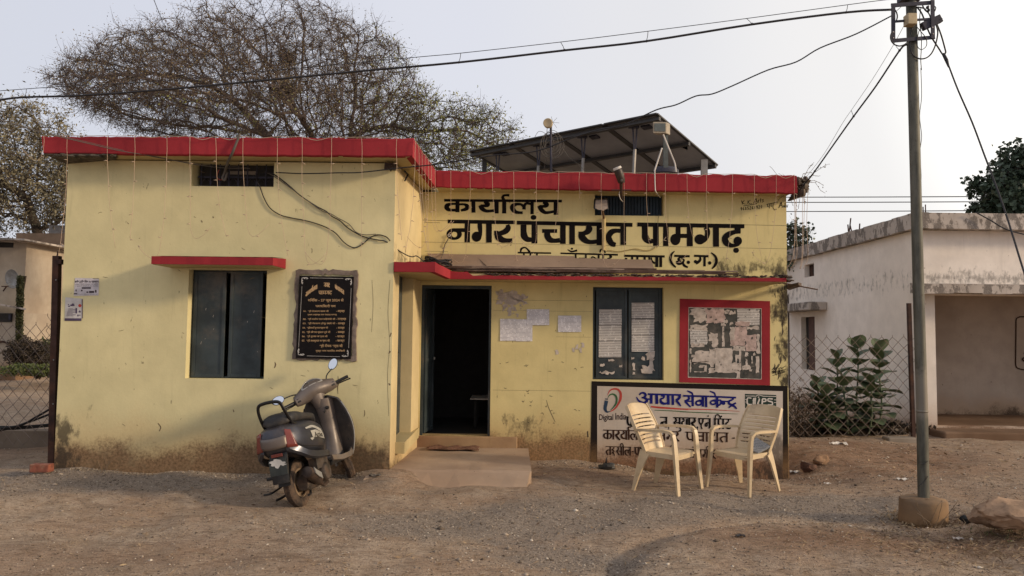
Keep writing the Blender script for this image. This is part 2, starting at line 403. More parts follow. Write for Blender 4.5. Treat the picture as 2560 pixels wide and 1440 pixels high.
M['yellowRet'] = plaster('side_yellow_plaster', (.64,.52,.29), (.58,.46,.25), .0, zs=.2, streak=.3, mould=[(-2,-1.0,px_z(652,8.2,1000),px_z(640,8.2,1000),.6)])

def wall_holes(mb, x0,x1,z0,z1,Y,holes,th=.22):
    xs = sorted({x0,x1,*[h[0] for h in holes],*[h[1] for h in holes]}); zs = sorted({z0,z1,*[h[2] for h in holes],*[h[3] for h in holes]})
    for a,b in zip(xs[:-1],xs[1:]):
        for c,d in zip(zs[:-1],zs[1:]):
            if any(a>=h[0]-1e-6 and b<=h[1]+1e-6 and c>=h[2]-1e-6 and d<=h[3]+1e-6 for h in holes): continue
            mb.quad((a,Y,c),(b,Y,c),(b,Y,d),(a,Y,d)); mb.quad((b,Y+th,c),(a,Y+th,c),(a,Y+th,d),(b,Y+th,d))
    for a,b,c,d in holes:
        mb.quad((a,Y,c),(a,Y,d),(a,Y+th,d),(a,Y+th,c)); mb.quad((b,Y,c),(b,Y+th,c),(b,Y+th,d),(b,Y,d))
        mb.quad((a,Y,d),(b,Y,d),(b,Y+th,d),(a,Y+th,d)); mb.quad((a,Y,c),(a,Y+th,c),(b,Y+th,c),(b,Y,c))
# left front wall
hw = (px_x(468,L,800), px_x(664,L,800), px_z(947,L,560), px_z(674,L,560))
hv = (px_x(480,L,430), px_x(685,L,430), px_z(466,L,580), px_z(405,L,580))
mb = MB(); wall_holes(mb, wl_x0, wl_x1, zt, z_rl, L, [hw,hv])
part('front_wall', mb, M['yellowL'], B, label='pale yellow wall of the projecting left block')
# left side wall, back walls
mb = MB().box(wl_x0+.003,wl_x0+.22,L+.221,12.0,zt,z_rl); part('side_wall', mb, M['yellowL'], B)
mb = MB().box(wl_x0+.003,wr_x1-.003,12.002,12.2,zt,z_rr); part('rear_wall', mb, M['yellowR'], B)
mb = MB().box(wr_x1-.22,wr_x1-.003,RW+.222,12.0,zt,z_rr); part('side_wall', mb, M['yellowR'], B)
# right front wall
hd = (px_x(1051,RW,900), px_x(1227,RW,900), px_z(1090,RW,1140), px_z(713,RW,1140))
hr = (px_x(1482,RW,830), px_x(1659,RW,830), px_z(950,RW,1570), px_z(718,RW,1570))
ht = (px_x(1487,RW,510), px_x(1659,RW,510), px_z(539,RW,1570), px_z(486,RW,1570))
mb = MB(); wall_holes(mb, ret_x2-.05, wr_x1, zt, z_rr, RW, [hd,hr,ht])
part('front_wall', mb, M['yellowR'], B, label='ochre yellow recessed wall carrying the office name')
# return wall between the blocks, with its side doorway
def RT(px,py):  # point on the slanted return wall plane
    A = Vector((wl_x1,L,0)); D = Vector((ret_x2-wl_x1, RW-L, 0)); n = Vector((D.y,-D.x,0)); d = ray(px,py); tt = (A-CAMP).dot(n)/d.dot(n); return CAMP+d*tt
ya = RT(994,900).y; yb = RT(1030,900).y
zd0 = RT(1010,1092).z; zd1 = P(1020,693,yb).z
def rx(y): return wl_x1+(ret_x2-wl_x1)*(y-L)/(RW-L)
mb = MB()
def rbox(y0,y1,z0,z1,e=0.0):
    mb.hexa([(rx(y0)-.20,y0,z0),(rx(y0)+e,y0,z0),(rx(y1)+e,y1,z0),(rx(y1)-.20,y1,z0),(rx(y0)-.20,y0,z1),(rx(y0)+e,y0,z1),(rx(y1)+e,y1,z1),(rx(y1)-.20,y1,z1)])
rbox(L+.003,ya,zt,z_rl-.002); rbox(ya,yb,zt,zd0); rbox(ya,yb,zd1,z_rl-.002); rbox(yb,RW-.002,zt,z_rl-.002)
part('return_wall', mb, M['yellowRet'], B, label='sunlit side wall between the two blocks')
mb = MB().box(rx(ya)-.125,rx(ya)-.082,ya+.004,yb-.004,zd0+.003,zd1-.003)
dsd = part('side_door', mb, M['teal'], B, label='dark metal door in the sunlit side wall')
part('door_knob', MB().ball((rx(ya)-.07,ya+.42,P(1003,883,8.3).z),.018), M['black'], dsd, smooth=True)
mb = MB(); y0_,y1_ = ya-.02,yb+.04
mb.box(rx(ya)-.12,rx(ya)+.10,ya-.04,RW-.003,zd0-.12,zd0+.003); part('threshold', mb, M['soffit'], B)
# interior of the hall behind the open door
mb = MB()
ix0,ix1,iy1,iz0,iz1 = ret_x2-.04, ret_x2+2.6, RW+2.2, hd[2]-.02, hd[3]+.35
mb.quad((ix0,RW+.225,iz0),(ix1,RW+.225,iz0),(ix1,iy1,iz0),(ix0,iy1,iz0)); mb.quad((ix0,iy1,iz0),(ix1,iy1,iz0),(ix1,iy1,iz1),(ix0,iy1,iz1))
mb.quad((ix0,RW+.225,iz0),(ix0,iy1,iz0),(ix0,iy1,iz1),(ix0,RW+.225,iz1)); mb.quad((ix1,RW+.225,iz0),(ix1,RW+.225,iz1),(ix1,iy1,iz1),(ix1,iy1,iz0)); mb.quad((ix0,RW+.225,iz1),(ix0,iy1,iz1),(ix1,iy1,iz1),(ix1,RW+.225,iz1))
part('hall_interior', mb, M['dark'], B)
tb = thing('office_table', 'dark table edge inside the hall, glimpsed through the open door', 'table', (px_x(1200,RW+.9),RW+.9,iz0))
tz = P(1200,998,RW+.9).z; tx = px_x(1178,RW+.9)
part('table_top', MB().box(tx,tx+1.0,RW+.9,RW+1.5,tz-.007,tz+.007), M['white'], tb)
for q in ((.05,.05),(.92,.05),(.05,.52),(.92,.52)): part('leg', MB().box(tx+q[0],tx+q[0]+.04,RW+.9+q[1],RW+.94+q[1],iz0+.001,tz-.0075), M['black'], tb)
# floor plinth under doorway
mb = MB().box(hd[0]-.05,hd[1]+.35,RW-.05,RW-.002,zt,hd[2]+.0); part('door_sill', mb, plaster('brick_stained_plaster',(.36,.235,.13),(.20,.105,.06),streak=.6,grime=.9), B, bevel=.012)
# roof slabs + red edges
def prism_along(mb, pts_top, pts_bot, back):    # front strip and depth going back (dy)
    o = Vector((0,back,0)); u_ = Vector((0,0,.008)); f_ = Vector((0,.006,0))
    mb.rings([[c+f_,c+u_,a-u_,a+f_,a+o,c+o] for a,c in zip(pts_top,pts_bot)])
YF = 7.66; YFR = 9.20
def wav(p, a=.004): return p+Vector((0,0,random.uniform(-a,a)))
def edgeline(p0,p1,n,a=.004):
    return [wav(p0.lerp(p1,i/n),a) for i in range(n+1)]
tl0,tl1 = P(106,341,YF),P(1036,346,YF); bl0,bl1 = P(108,381,YF),P(1030,392,YF)
zla = (bl0.z+bl1.z)/2
mb = MB(); prism_along(mb, edgeline(P(104,341,YF),P(1034,346,YF),60,.007), edgeline(P(108,383,YF),P(1030,391,YF),60,.004), .07)
xl = P(1032,346,YF).x
a0 = Vector((xl,YF,tl1.z)); a1 = P(1090,427,YFR); b0 = Vector((xl,YF,bl1.z)); b1 = P(1090,468,YFR)
o = Vector((-.07,0,0)); mb.hexa([b0+o+Vector((0,.071,0)),b0+Vector((.001,.0,0)),b1+Vector((0,.07,0)),b1+o+Vector((0,.07,0)),a0+o+Vector((0,.071,0)),a0+Vector((.001,0,0)),a1+Vector((0,.07,0)),a1+o+Vector((0,.07,0))])
mb.box(tl0.x,tl0.x+.06,YF+.072,12.1,zla,tl0.z)
part('roof_edge', mb, M['redpaint'], B, smooth=30, label='red painted roof edge of the left block')
mb = MB(); prism_along(mb, edgeline(P(1090,427,YFR)+Vector((.002,0,0)),P(1992,439,YFR),60,.008), edgeline(P(1090,468,YFR)+Vector((.002,0,0)),P(1994,483,YFR),60,.005), .07)
part('roof_edge', mb, M['redpaint'], B, smooth=30, label='red painted roof edge above the office name')
# slabs
mb = MB(); mb.hexa([(tl0.x+.02,YF+.03,zla+.004),(xl-.03,YF+.03,zla+.004),(a1.x-.04,12.0,zla+.004),(tl0.x+.02,12.0,zla+.004),(tl0.x+.02,YF+.03,tl0.z-.03),(xl-.03,YF+.03,tl0.z-.03),(a1.x-.04,12.0,tl0.z-.03),(tl0.x+.02,12.0,tl0.z-.03)])
part('roof_slab', mb, M['soffit'], B)
zra = P(1500,474,YFR).z
rr = P(1994,460,YFR).x
mb = MB(); mb.box(a1.x+.01,rr-.03,YFR+.03,12.1,zra+.003,P(1500,432,YFR).z-.04); part('roof_slab', mb, M['soffit'], B)
part('roof_screed', MB().box(a1.x+.03,rr-.05,YFR+.08,12.05,P(1500,432,YFR).z-.038,P(1500,432,YFR).z-.03), M['cement'], B)
# broken right end of the slab
mb = MB()
for i in range(26):
    u = random.random(); c = P(random.uniform(1992,2016),random.uniform(448,484),YFR+.05+random.random()*.5)
    mb.ball(c,random.uniform(.03,.06),random.uniform(.04,.08),random.uniform(.025,.05),7,5,.18)
mb.hexa([P(1968,503,RW-.05),P(2004,490,YFR+.02),P(2012,490,YFR+.8),P(1975,503,YFR+1.4),P(1990,470,RW-.05),P(2010,462,YFR+.02),P(2018,455,YFR+.8),P(1990,450,YFR+1.4)])
part('broken_slab_end', mb, simple('dark_broken_concrete',(.10,.075,.055),.95,0,.5,14,(.03,.02,.016),.6,.6,local=False), B, smooth=40, label='broken mouldy right end of the roof slab')
mb = MB()
for i in range(14):
    c = P(random.uniform(150,290),random.uniform(389,394),YF+.05); mb.ball(c,random.uniform(.04,.09),.08,random.uniform(.012,.02),7,5,.25)
mb.hexa([P(110,386,YF+.012),P(290,391,YF+.012),P(292,400,L-.01),P(165,410,L-.01),P(108,381,YF+.012),P(292,385,YF+.012),P(292,388,L),P(170,392,L)])
part('broken_soffit', mb, simple('broken_concrete',(.09,.075,.055),.95,0,.5,14,(.03,.025,.02),.6,.6,local=False), B, smooth=40)
# window chhajja
yc = 7.52
q = [P(378,660,yc),P(682,663,yc),P(714,672,L-.004),P(398,668,L-.004),P(378,641,yc),P(682,643,yc),P(714,646,L-.004),P(398,646,L-.004)]
x0c,x1c = q[0].x,(q[1].x+q[2].x)/2; z0c,z1c = (q[0].z+q[1].z)/2,(q[4].z+q[5].z)/2
mb = MB(); nseg = 14
rs=[]
for i in range(nseg+1):
    u = i/nseg; x = x0c+(x1c-x0c)*u; y_ = yc+.003*math.sin(i*2); zt2 = z1c+.003*math.sin(i*3)
    rs.append([(x,y_,z0c),(x,y_,zt2),(x,L-.002,zt2+.03),(x,L-.002,z0c)])
mb.rings(rs)
sh = part('window_sunshade', mb, M['redpaint'], B, label='red concrete sunshade over the left window')
part('shade_top', MB().poly([(x0c+.02,yc+.02,z1c+.006),(x1c-.02,yc+.02,z1c+.006),(x1c-.02,L-.004,z1c+.036),(x0c+.02,L-.004,z1c+.036)]), M['cement'], sh)
part('shade_soffit', MB().box(x0c+.01,x1c-.01,yc+.012,L-.002,z0c-.004,z0c-.001), M['soffit'], sh)
# entrance canopy: near left piece, side return, long right run
yk0 = 7.93; yk1 = 8.95
zk0 = (P(985,676,yk0).z+P(1125,700,yk1).z)/2; zk1 = zk0+.105
kx0 = P(985,665,yk0).x; kx1 = P(1088,665,yk0).x; kx2 = P(1126,690,yk1).x; kx3 = P(1966,695,yk1).x
kx3z = P(1966,704,yk1).z - zk0
mb = MB()
def ragged(n): return [random.uniform(-.006,.004) for _ in range(n+1)]
def strip(p0,p1,n,top,bot,back,tr=.006,sink=None):
    p0 = Vector(p0); p1 = Vector(p1); bk = Vector(back); tz_ = [top+random.uniform(-tr,tr*.5)-(sink(i/n) if sink else 0) for i in range(n+1)]
    rs=[]
    for i in range(n+1):
        a = p0.lerp(p1,i/n); rs.append([a+Vector((0,0,bot)),a+Vector((0,0,tz_[i])),a+bk+Vector((0,0,tz_[i])),a+bk+Vector((0,0,bot))])
    mb.rings(rs)
strip((kx0,yk0,zk0),(kx1,yk0,zk0),8,.108,0,(0,.06,0))
strip((kx1,yk0+.0005,zk0),(kx2,yk1,zk0),8,.106,0,(-.06,.04,0))
strip((kx2,yk1,zk0),(kx3,yk1,zk0+kx3z),60,.094,0,(0,.06,0),.008,lambda u: (.048 if u>.09 else 0)+(.05 if .06<u<.085 else 0))
cn = part('entrance_canopy', mb, M['redpaint'], B, label='red-edged concrete canopy over the entrance')
mb = MB().hexa([(kx0-.0,yk0+.03,zk0+.004),(kx1-.03,yk0+.03,zk0+.004),(kx2-.03,yk1+.03,zk0+.004),(kx0,yk1+.03,zk0+.004),(kx0-.0,yk0+.03,zk1-.02),(kx1-.03,yk0+.03,zk1-.02),(kx2-.03,yk1+.03,zk1-.02),(kx0,yk1+.03,zk1-.02)])
mb.box(kx0-.0,kx3-.01,yk1+.031,RW-.003,zk0+.004,zk0+.07)
part('canopy_slab', mb, M['soffit'], cn)
mb = MB()
for i in range(320):
    u = random.uniform(.09,1); x = kx2+(kx3-kx2)*u; z = zk0+kx3z*u+.062+random.uniform(-.01,.012)
    mb.ball((x,yk1+random.uniform(.0,.06),z),random.uniform(.012,.04),random.uniform(.012,.03),random.uniform(.005,.011),5,4,.25)
for i in range(16): mb.ball((kx3+random.uniform(-.05,.06),yk1+random.uniform(0,.4),zk0+kx3z+random.uniform(.0,.08)),random.uniform(.03,.06),.05,random.uniform(.01,.02),6,4,.3)
part('crumbled_concrete', mb, simple('rubble',(.07,.048,.035),.95,0,.7,20,(.25,.19,.14),.3,.4,local=False), cn, kind='stuff')
part('canopy_right_lip', MB().hexa([P(1968,722,RW-.002),P(1996,712,yk1+.1),P(2004,716,RW+.3),P(1972,726,RW+.3),P(1968,712,RW-.002),P(1996,706,yk1+.1),P(2004,708,RW+.3),P(1972,714,RW+.3)]), simple('lip_brown',(.09,.06,.04),.95,0,.4,20,local=False), cn)
part('projecting_stick', MB().tube([P(1960,708,RW-.2),P(2044,724,RW-.25)],.009,6), simple('stick_brown',(.12,.07,.04),.9,local=False), cn)

# ---- windows, door leaves, vents (parts of the building)
def shutter(px0,px1,py0,py1,Y,matn,par,name='shutter'):
    a = P(px0,py1,Y); b = P(px1,py0,Y); x0,x1,z0,z1 = a.x,b.x,a.z,b.z
    mb = MB().box(x0,x1,Y,Y+.025,z0,z1); s_ = part(name, mb, matn, par, bevel=.004)
    fw = .035; mb = MB()
    mb.box(x0,x0+fw,Y-.010,Y-.0005,z0,z1); mb.box(x1-fw,x1,Y-.010,Y-.0005,z0,z1); mb.box(x0+fw,x1-fw,Y-.010,Y-.0005,z0,z0+fw); mb.box(x0+fw,x1-fw,Y-.010,Y-.0005,z1-fw,z1)
    part('shutter_frame', mb, matn, s_, bevel=.003); return s_
wn_ = part('window', MB().box(hw[0]+.001,hw[0]+.028,L+.115,L+.16,hw[2]+.001,hw[3]-.001).box(hw[1]-.03,hw[1]-.001,L+.115,L+.16,hw[2]+.001,hw[3]-.001).box(hw[0]+.028,hw[1]-.03,L+.115,L+.16,hw[3]-.03,hw[3]-.001).box(hw[0]+.028,hw[1]-.03,L+.115,L+.16,hw[2]+.001,hw[2]+.02), M['teal'], B, label='closed dark metal window under the red sunshade')
shutter(478,567,680,943,L+.10,M['teal'],wn_); shutter(569,659,680,943,L+.10,M['teal'],wn_)
mb = MB()
for _ in range(26):
    px = random.choice((random.uniform(484,560),random.uniform(576,652))); py = random.uniform(700,935); c = P(px,py,L+.0995); l = random.uniform(.004,.03)
    if random.random()<.4: mb.quad(c,c+Vector((.003,0,0)),c+Vector((.004+l*.2,0,l)),c+Vector((.001+l*.2,0,l)))
part('paint_splash', mb, M['white'], wn_, kind='stuff')
# right window
wy = RW+.07
wr_ = part('window', MB().box(hr[0]+.001,hr[0]+.03,wy,wy+.05,hr[2]+.001,hr[3]-.001).box(hr[1]-.03,hr[1]-.001,wy,wy+.05,hr[2]+.001,hr[3]-.001).box(hr[0]+.03,hr[1]-.03,wy,wy+.05,hr[3]-.035,hr[3]-.001).box(hr[0]+.03,hr[1]-.03,wy,wy+.05,hr[2]+.001,hr[2]+.02), M['teal'], B, label='dark green metal window with notices pasted on its shutters')
shutter(1489,1568,722,946,wy+.002,M['teal'],wr_); shutter(1571,1653,722,946,wy+.002,M['teal'],wr_)
# left vent: recess with grille
vn = part('ventilator', MB().box(hv[0]+.02,hv[1]-.001,L+.16,L+.17,hv[2]+.001,hv[3]-.001), M['dark'], B, label='ventilator opening with an iron grille under the roof')
mb = MB()
for i in range(9):
    x = hv[0]+.06+i*(hv[1]-hv[0]-.08)/8; mb.box(x-.005,x+.005,L+.10,L+.11,hv[2]+.002,hv[3]-.002)
zc_ = (hv[2]+hv[3])/2; mb.box(hv[0]+.02,hv[1]-.002,L+.111,L+.119,zc_-.02,zc_+.0)
for i in range(8):
    x = hv[0]+.06+(i+.5)*(hv[1]-hv[0]-.08)/8; w_ = (hv[1]-hv[0]-.08)/16
    mb.tube([(x-w_,L+.105,hv[2]+.01),(x-w_*.8,L+.105,hv[2]+.07),(x,L+.105,zc_-.02),(x+w_*.8,L+.105,hv[2]+.07),(x+w_,L+.105,hv[2]+.01)],.004,4)
part('grille', mb, M['darkiron'], vn)
part('paper_scraps', MB().quad(P(575,428,L+.15),P(640,428,L+.15),P(640,437,L+.15),P(575,436,L+.15)), M['cement'], vn)
# right vent with corrugated blue shutters
vn2 = part('ventilator', MB().box(ht[0]+.001,ht[1]-.001,RW+.13,RW+.14,ht[2]+.001,ht[3]-.001), M['tealblue'], B, label='ventilator with dark blue ribbed shutters over the office name')
nr = 22; w_ = (ht[1]-ht[0])/nr
for i in range(nr):
    x = ht[0]+i*w_; part('slat', MB().box(x+.004,x+w_-.004,RW+.10,RW+.129,ht[2]+.01,ht[3]-.01), M['tealblue'], vn2, bevel=.003)
# main door frame + open leaf
df = part('door_frame', MB().box(hd[0]+.001,hd[0]+.035,RW+.03,RW+.09,hd[2]+.001,hd[3]-.001).box(hd[1]-.03,hd[1]-.001,RW+.03,RW+.09,hd[2]+.001,hd[3]-.001).box(hd[0]+.035,hd[1]-.03,RW+.03,RW+.09,hd[3]-.045,hd[3]-.001), M['teal'], B)
lx = hd[0]+.04; ang = R(80); hgt = hd[3]-hd[2]-.06
mb = MB().box(0,.42,0,.03,0,hgt); 
for (a_,b_,c_,d_) in ((0,.42,0,.05),(0,.42,hgt-.05,hgt),(0,.05,.05,hgt-.05),(.37,.42,.05,hgt-.05),(.05,.37,hgt*.5-.02,hgt*.5+.02)): mb.box(a_,b_,-.012,-.001,c_,d_)
mb.xf(lambda v: (lx+v.x*math.cos(ang)-v.y*math.sin(ang), RW+.10+v.x*math.sin(ang)+v.y*math.cos(ang), hd[2]+.02+v.z))
dl = part('open_door_leaf', mb, M['teal'], B, label='dark metal door leaf standing open into the hall')
part('latch', MB().box(lx+.085,lx+.10,RW+.42,RW+.50,hd[2]+.95,hd[2]+.98), M['steel'], dl)
# ---- fly strip of plinth dust: entrance platform
zp = P(1200,1118,RW).z
f0,f1 = P(978,1158,L),P(1318,1168,L-.0)
rxx = P(1330,1150,8.9).x
pf = MB(); nn = 12
def pz(u,v): return zp - .0
xa,xb = kx0-.12, P(1328,1160,8.1).x
top = []
for i in range(nn+1):
    u = i/nn; x = xa+(xb-xa)*u
    ps = [(x,RW-.052,zp),(x,8.6,zp-.004),(x+random.uniform(-.01,.01),8.0,zp-.012+random.uniform(-.006,.006)),(x+random.uniform(-.02,.02),7.97,zp-.035),(x-.10*(1-u)-.05*u,7.76+random.uniform(-.006,.006),gz1(x,7.72)+.012),(x-.14*(1-u)-.07*u,7.66,gz1(x,7.66)-.05)]
    top.append(ps)
bot = [[(p[0],p[1],-.5) for p in r] for r in top]
for i in range(nn):
    for j in range(5): pf.quad(top[i][j],top[i+1][j],top[i+1][j+1],top[i][j+1])
for j in range(5):
    pf.quad(top[nn][j],top[nn][j+1],bot[nn][j+1],bot[nn][j]); pf.quad(top[0][j+1],top[0][j],bot[0][j],bot[0][j+1])
single('entrance_platform', pf, plaster('dusty_concrete',(.43,.31,.215),(.33,.225,.15),streak=.1,grime=.8), 'low dusty concrete platform sloping down from the open door', 'platform', norm=False)
# mat
c = P(1130,1117,9.25); mb = MB().grid(lambda u,v:(c.x-.30+u*.62+.02*math.sin(v*9), c.y-.10+v*.26+.02*math.sin(u*11), zp+.014+.012*math.sin(u*17+v*5)*math.sin(v*8)+.006),16,8)
mm = single('door_mat', mb, simple('jute_mat',(.15,.07,.045),.98,0,.4,30,(.2,.12,.07),.6,.8,local=False), 'worn reddish brown rag mat at the foot of the door sill', 'mat'); mo = mm.modifiers.new('thick','SOLIDIFY'); mo.thickness = .008

# ---- lettering engine: brush strokes as flat paint on the wall
class Ink:
    def __init__(s, tf, Y, step=.00022): s.tf = tf; s.Y = Y; s.mb = MB(); s.k = 0; s.step = step
    def _p(s, x, y):
        q = s.tf(x,y); return Vector((q.x, q.y-.0012-(s.k%14)*s.step, q.z))
    def ribbon(s, pts, smooth=True):
        s.k += 1
        if smooth and len(pts)>2: pts = [tuple(v) for v in spline(pts,5)]
        n = len(pts); Lp=[]; Rp=[]
        for i,(x,y,w) in enumerate(pts):
            x0,y0,_ = pts[max(i-1,0)]; x1,y1,_ = pts[min(i+1,n-1)]; dx,dy = x1-x0,y1-y0; l = math.hypot(dx,dy) or 1
            nx_,ny_ = -dy/l*w/2, dx/l*w/2; Lp.append(s._p(x+nx_,y+ny_)); Rp.append(s._p(x-nx_,y-ny_))
        for i in range(n-1): s.mb.quad(Lp[i],Lp[i+1],Rp[i+1],Rp[i])
    def oval(s, cx,cy,rx_,ry_,n=20):
        s.k += 1; s.mb.poly([s._p(cx+rx_*math.cos(2*math.pi*i/n),cy+ry_*math.sin(2*math.pi*i/n)) for i in range(n)])
    def ring(s, cx,cy,rx_,ry_,w,n=24,icx=None,icy=None,irx=None,iry=None):
        s.k += 1; icx = cx if icx is None else icx; icy = cy if icy is None else icy; irx = irx or rx_-w; iry = iry or ry_-w
        o_ = [s._p(cx+rx_*math.cos(2*math.pi*i/n),cy+ry_*math.sin(2*math.pi*i/n)) for i in range(n)]; i_ = [s._p(icx+irx*math.cos(2*math.pi*i/n),icy+iry*math.sin(2*math.pi*i/n)) for i in range(n)]
        for i in range(n): s.mb.quad(o_[i],o_[(i+1)%n],i_[(i+1)%n],i_[i])
    def draw(s, spec, X=lambda x,y:(x,y), ws=1.0):
        for st in spec.split('|'):
            st = st.strip()
            if not st: continue
            k = st[0]
            if k in 'OR':
                v = [float(q) for q in st[1:].split(',')]
                cx,cy = X(v[0],v[1]); ex,_ = X(v[0]+v[2],v[1]); _,ey = X(v[0],v[1]+v[3])
                if k=='O': s.oval(cx,cy,abs(ex-cx),abs(ey-cy))
                else: s.ring(cx,cy,abs(ex-cx),abs(ey-cy),v[4]*ws)
            else:
                sm = True
                if k=='L': sm = False; st = st[1:]
                pts = []
                for q in st.split():
                    a_ = [float(z_) for z_ in q.split(',')]; xx_,yy_ = X(a_[0],a_[1]); pts.append((xx_,yy_,a_[2]*ws))
                s.ribbon(pts, sm)
def crop(ox,oy,k,Y): return lambda x,y: P(ox+x/k, oy+y/k, Y)
# big black heading, traced brush stroke by brush stroke
kA = 2560/420
ink = Ink(crop(1080,470,kA,RW), RW)
ink.draw('''L183,188,40 1980,199,42 | L388,190,62 388,370,62 | 365,243,34 300,243,38 235,262,60 224,292,78 245,325,60 300,337,42 365,337,46
| 418,250,34 490,250,36 530,272,62 538,298,70 505,325,52 440,342,36 | L630,200,62 632,376,62
| 790,215,34 850,238,58 845,262,60 790,272,46 745,272,46 | 730,262,50 745,290,66 775,325,64 840,352,48 960,342,40 | L983,200,66 983,388,66 | L1100,200,62 1100,388,64 | 1100,185,46 1076,145,44 1105,112,34 1178,112,40
| 1505,245,34 1445,235,40 1410,265,44 1402,328,56 | 1395,285,40 1355,250,38 1285,248,46 1232,275,72 1230,320,76 1275,365,56 1340,376,40 1382,376,44 | L1525,205,50 1525,400,52
| 1690,222,34 1748,242,58 1742,268,60 1690,280,46 1640,280,44 | 1628,270,50 1645,300,66 1680,345,66 1740,376,48 1860,358,40 | L1888,205,70 1888,410,72
| L240,510,58 1262,524,58 | L540,520,84 537,828,84 | L500,642,60 340,642,58 | L728,545,68 730,600,74 | 730,590,74 736,660,60 730,730,56 700,780,40 | O680,742,75,78 | L868,540,88 868,832,88
| 1150,560,50 1160,610,84 1120,660,84 1040,690,70 985,690,62 | L948,686,72 1010,686,68 | 985,700,62 1010,745,104 1070,790,88 1140,800,66 1224,800,68
| L1292,528,58 3055,562,60 | L1562,540,92 1560,845,92 | L1395,560,92 1395,680,92 | 1397,670,92 1405,730,104 1450,780,84 1525,788,64 | O1548,448,46,38
| L1678,655,58 1908,655,58 | 1758,670,88 1758,730,96 1795,785,92 1860,803,68 1950,796,72 | L1995,555,86 1995,852,86 | L2135,560,86 2135,856,86
| 2360,575,50 2395,615,100 2365,668,86 2300,692,62 2232,694,60 | 2262,690,66 2285,745,104 2340,800,88 2410,824,64 2520,815,66 | L2550,560,87 2550,870,87
| 2870,655,62 2805,650,64 2735,672,86 2692,735,88 2705,800,94 2745,850,84 2800,866,62 | L2914,560,88 2914,868,88
| L3128,556,62 4760,583,62 | L3410,570,90 3412,882,90 | L3240,585,90 3243,700,90 | 3243,690,90 3255,760,108 3300,808,84 3370,808,66 | L3563,590,84 3563,885,86
| L3750,595,76 3750,790,76 | O3708,785,78,88 | L3785,730,64 3890,730,64 | L3928,600,90 3928,888,92 | 4170,600,70 4198,660,80 4188,735,72 4150,800,58 4100,835,30 | O4083,782,85,78 | L4326,600,92 4328,895,92
| L4656,590,96 4656,690,94 | 4700,668,56 4620,670,62 4520,705,84 4464,765,94 4485,835,96 4550,872,64 4620,874,50 4672,852,60 | O4658,808,65,68 | O4633,950,45,40''')
ink.ring(338,702,118,90,1,28,342,708,43,42)
part('painted_heading', ink.mb, M['letter'], B, label='bold black Hindi office name painted on the upper wall', norm=False)
ink = Ink(crop(1080,470,kA,RW), RW)
ink.draw('''L1305,985,26 1815,992,24 | 1352,985,18 1360,930,32 1410,906,24 1452,930,24 1490,978,38 | L1958,994,24 2833,1018,28 | 2066,936,10 2110,964,24 2150,966,26 2212,950,30 | O2133,925,17,16
| L1400,990,24 1400,1180,26 | L1500,990,24 1500,1180,26 | L1600,992,24 1600,1180,26 | L2190,1000,26 2190,1180,26 | L2240,1075,26 2345,1075,26 | 2430,1090,24 2440,1050,20 2480,1062,20 2500,1085,26 | L2345,1010,26 2345,1180,26 | L2540,1010,28 2540,1190,28 | 2480,1060,20 2510,1100,26 2480,1140,26
| 2560,985,22 2568,945,26 2600,935,22 2630,955,24 2638,990,24 | L2610,1010,28 2610,1190,28 | 2700,1035,24 2735,1045,28 2700,1072,26 2670,1078,22
| L2928,1033,34 3546,1043,34 | L2940,1075,30 2975,1085,34 | L3050,1045,34 3050,1190,34 | L3130,1045,34 3130,1190,34 | L3240,1045,34 3240,1190,34 | L3310,1045,26 3310,1190,30 | L3425,1045,46 3425,1205,46 | L3485,1045,44 3485,1205,44 | 3340,1060,24 3350,1110,30 3400,1150,30 
| 3696,962,12 3650,1010,32 3634,1080,42 3655,1150,36 3715,1208,22 | L3690,1034,34 3928,1040,34 | 3850,1052,26 3790,1056,30 3752,1085,34 3790,1110,30 3735,1130,44 3762,1158,36 3815,1140,36 3838,1095,28 3800,1075,20 | 3822,1135,30 3842,1180,40 3900,1210,26 | O3906,1132,27,27
| L3993,1033,34 4218,1041,34 | 4085,1050,30 4088,1092,38 4060,1125,44 4020,1150,40 | O4015,1122,26,26 | L4153,1050,38 4153,1195,38 | O4231,1142,27,27 | 4253,985,18 4315,1040,36 4334,1110,44 4312,1178,40 4265,1230,18''')
part('painted_district_line', ink.mb, M['letter'], B, label='smaller black Hindi line half hidden by the sheets on the canopy', norm=False)
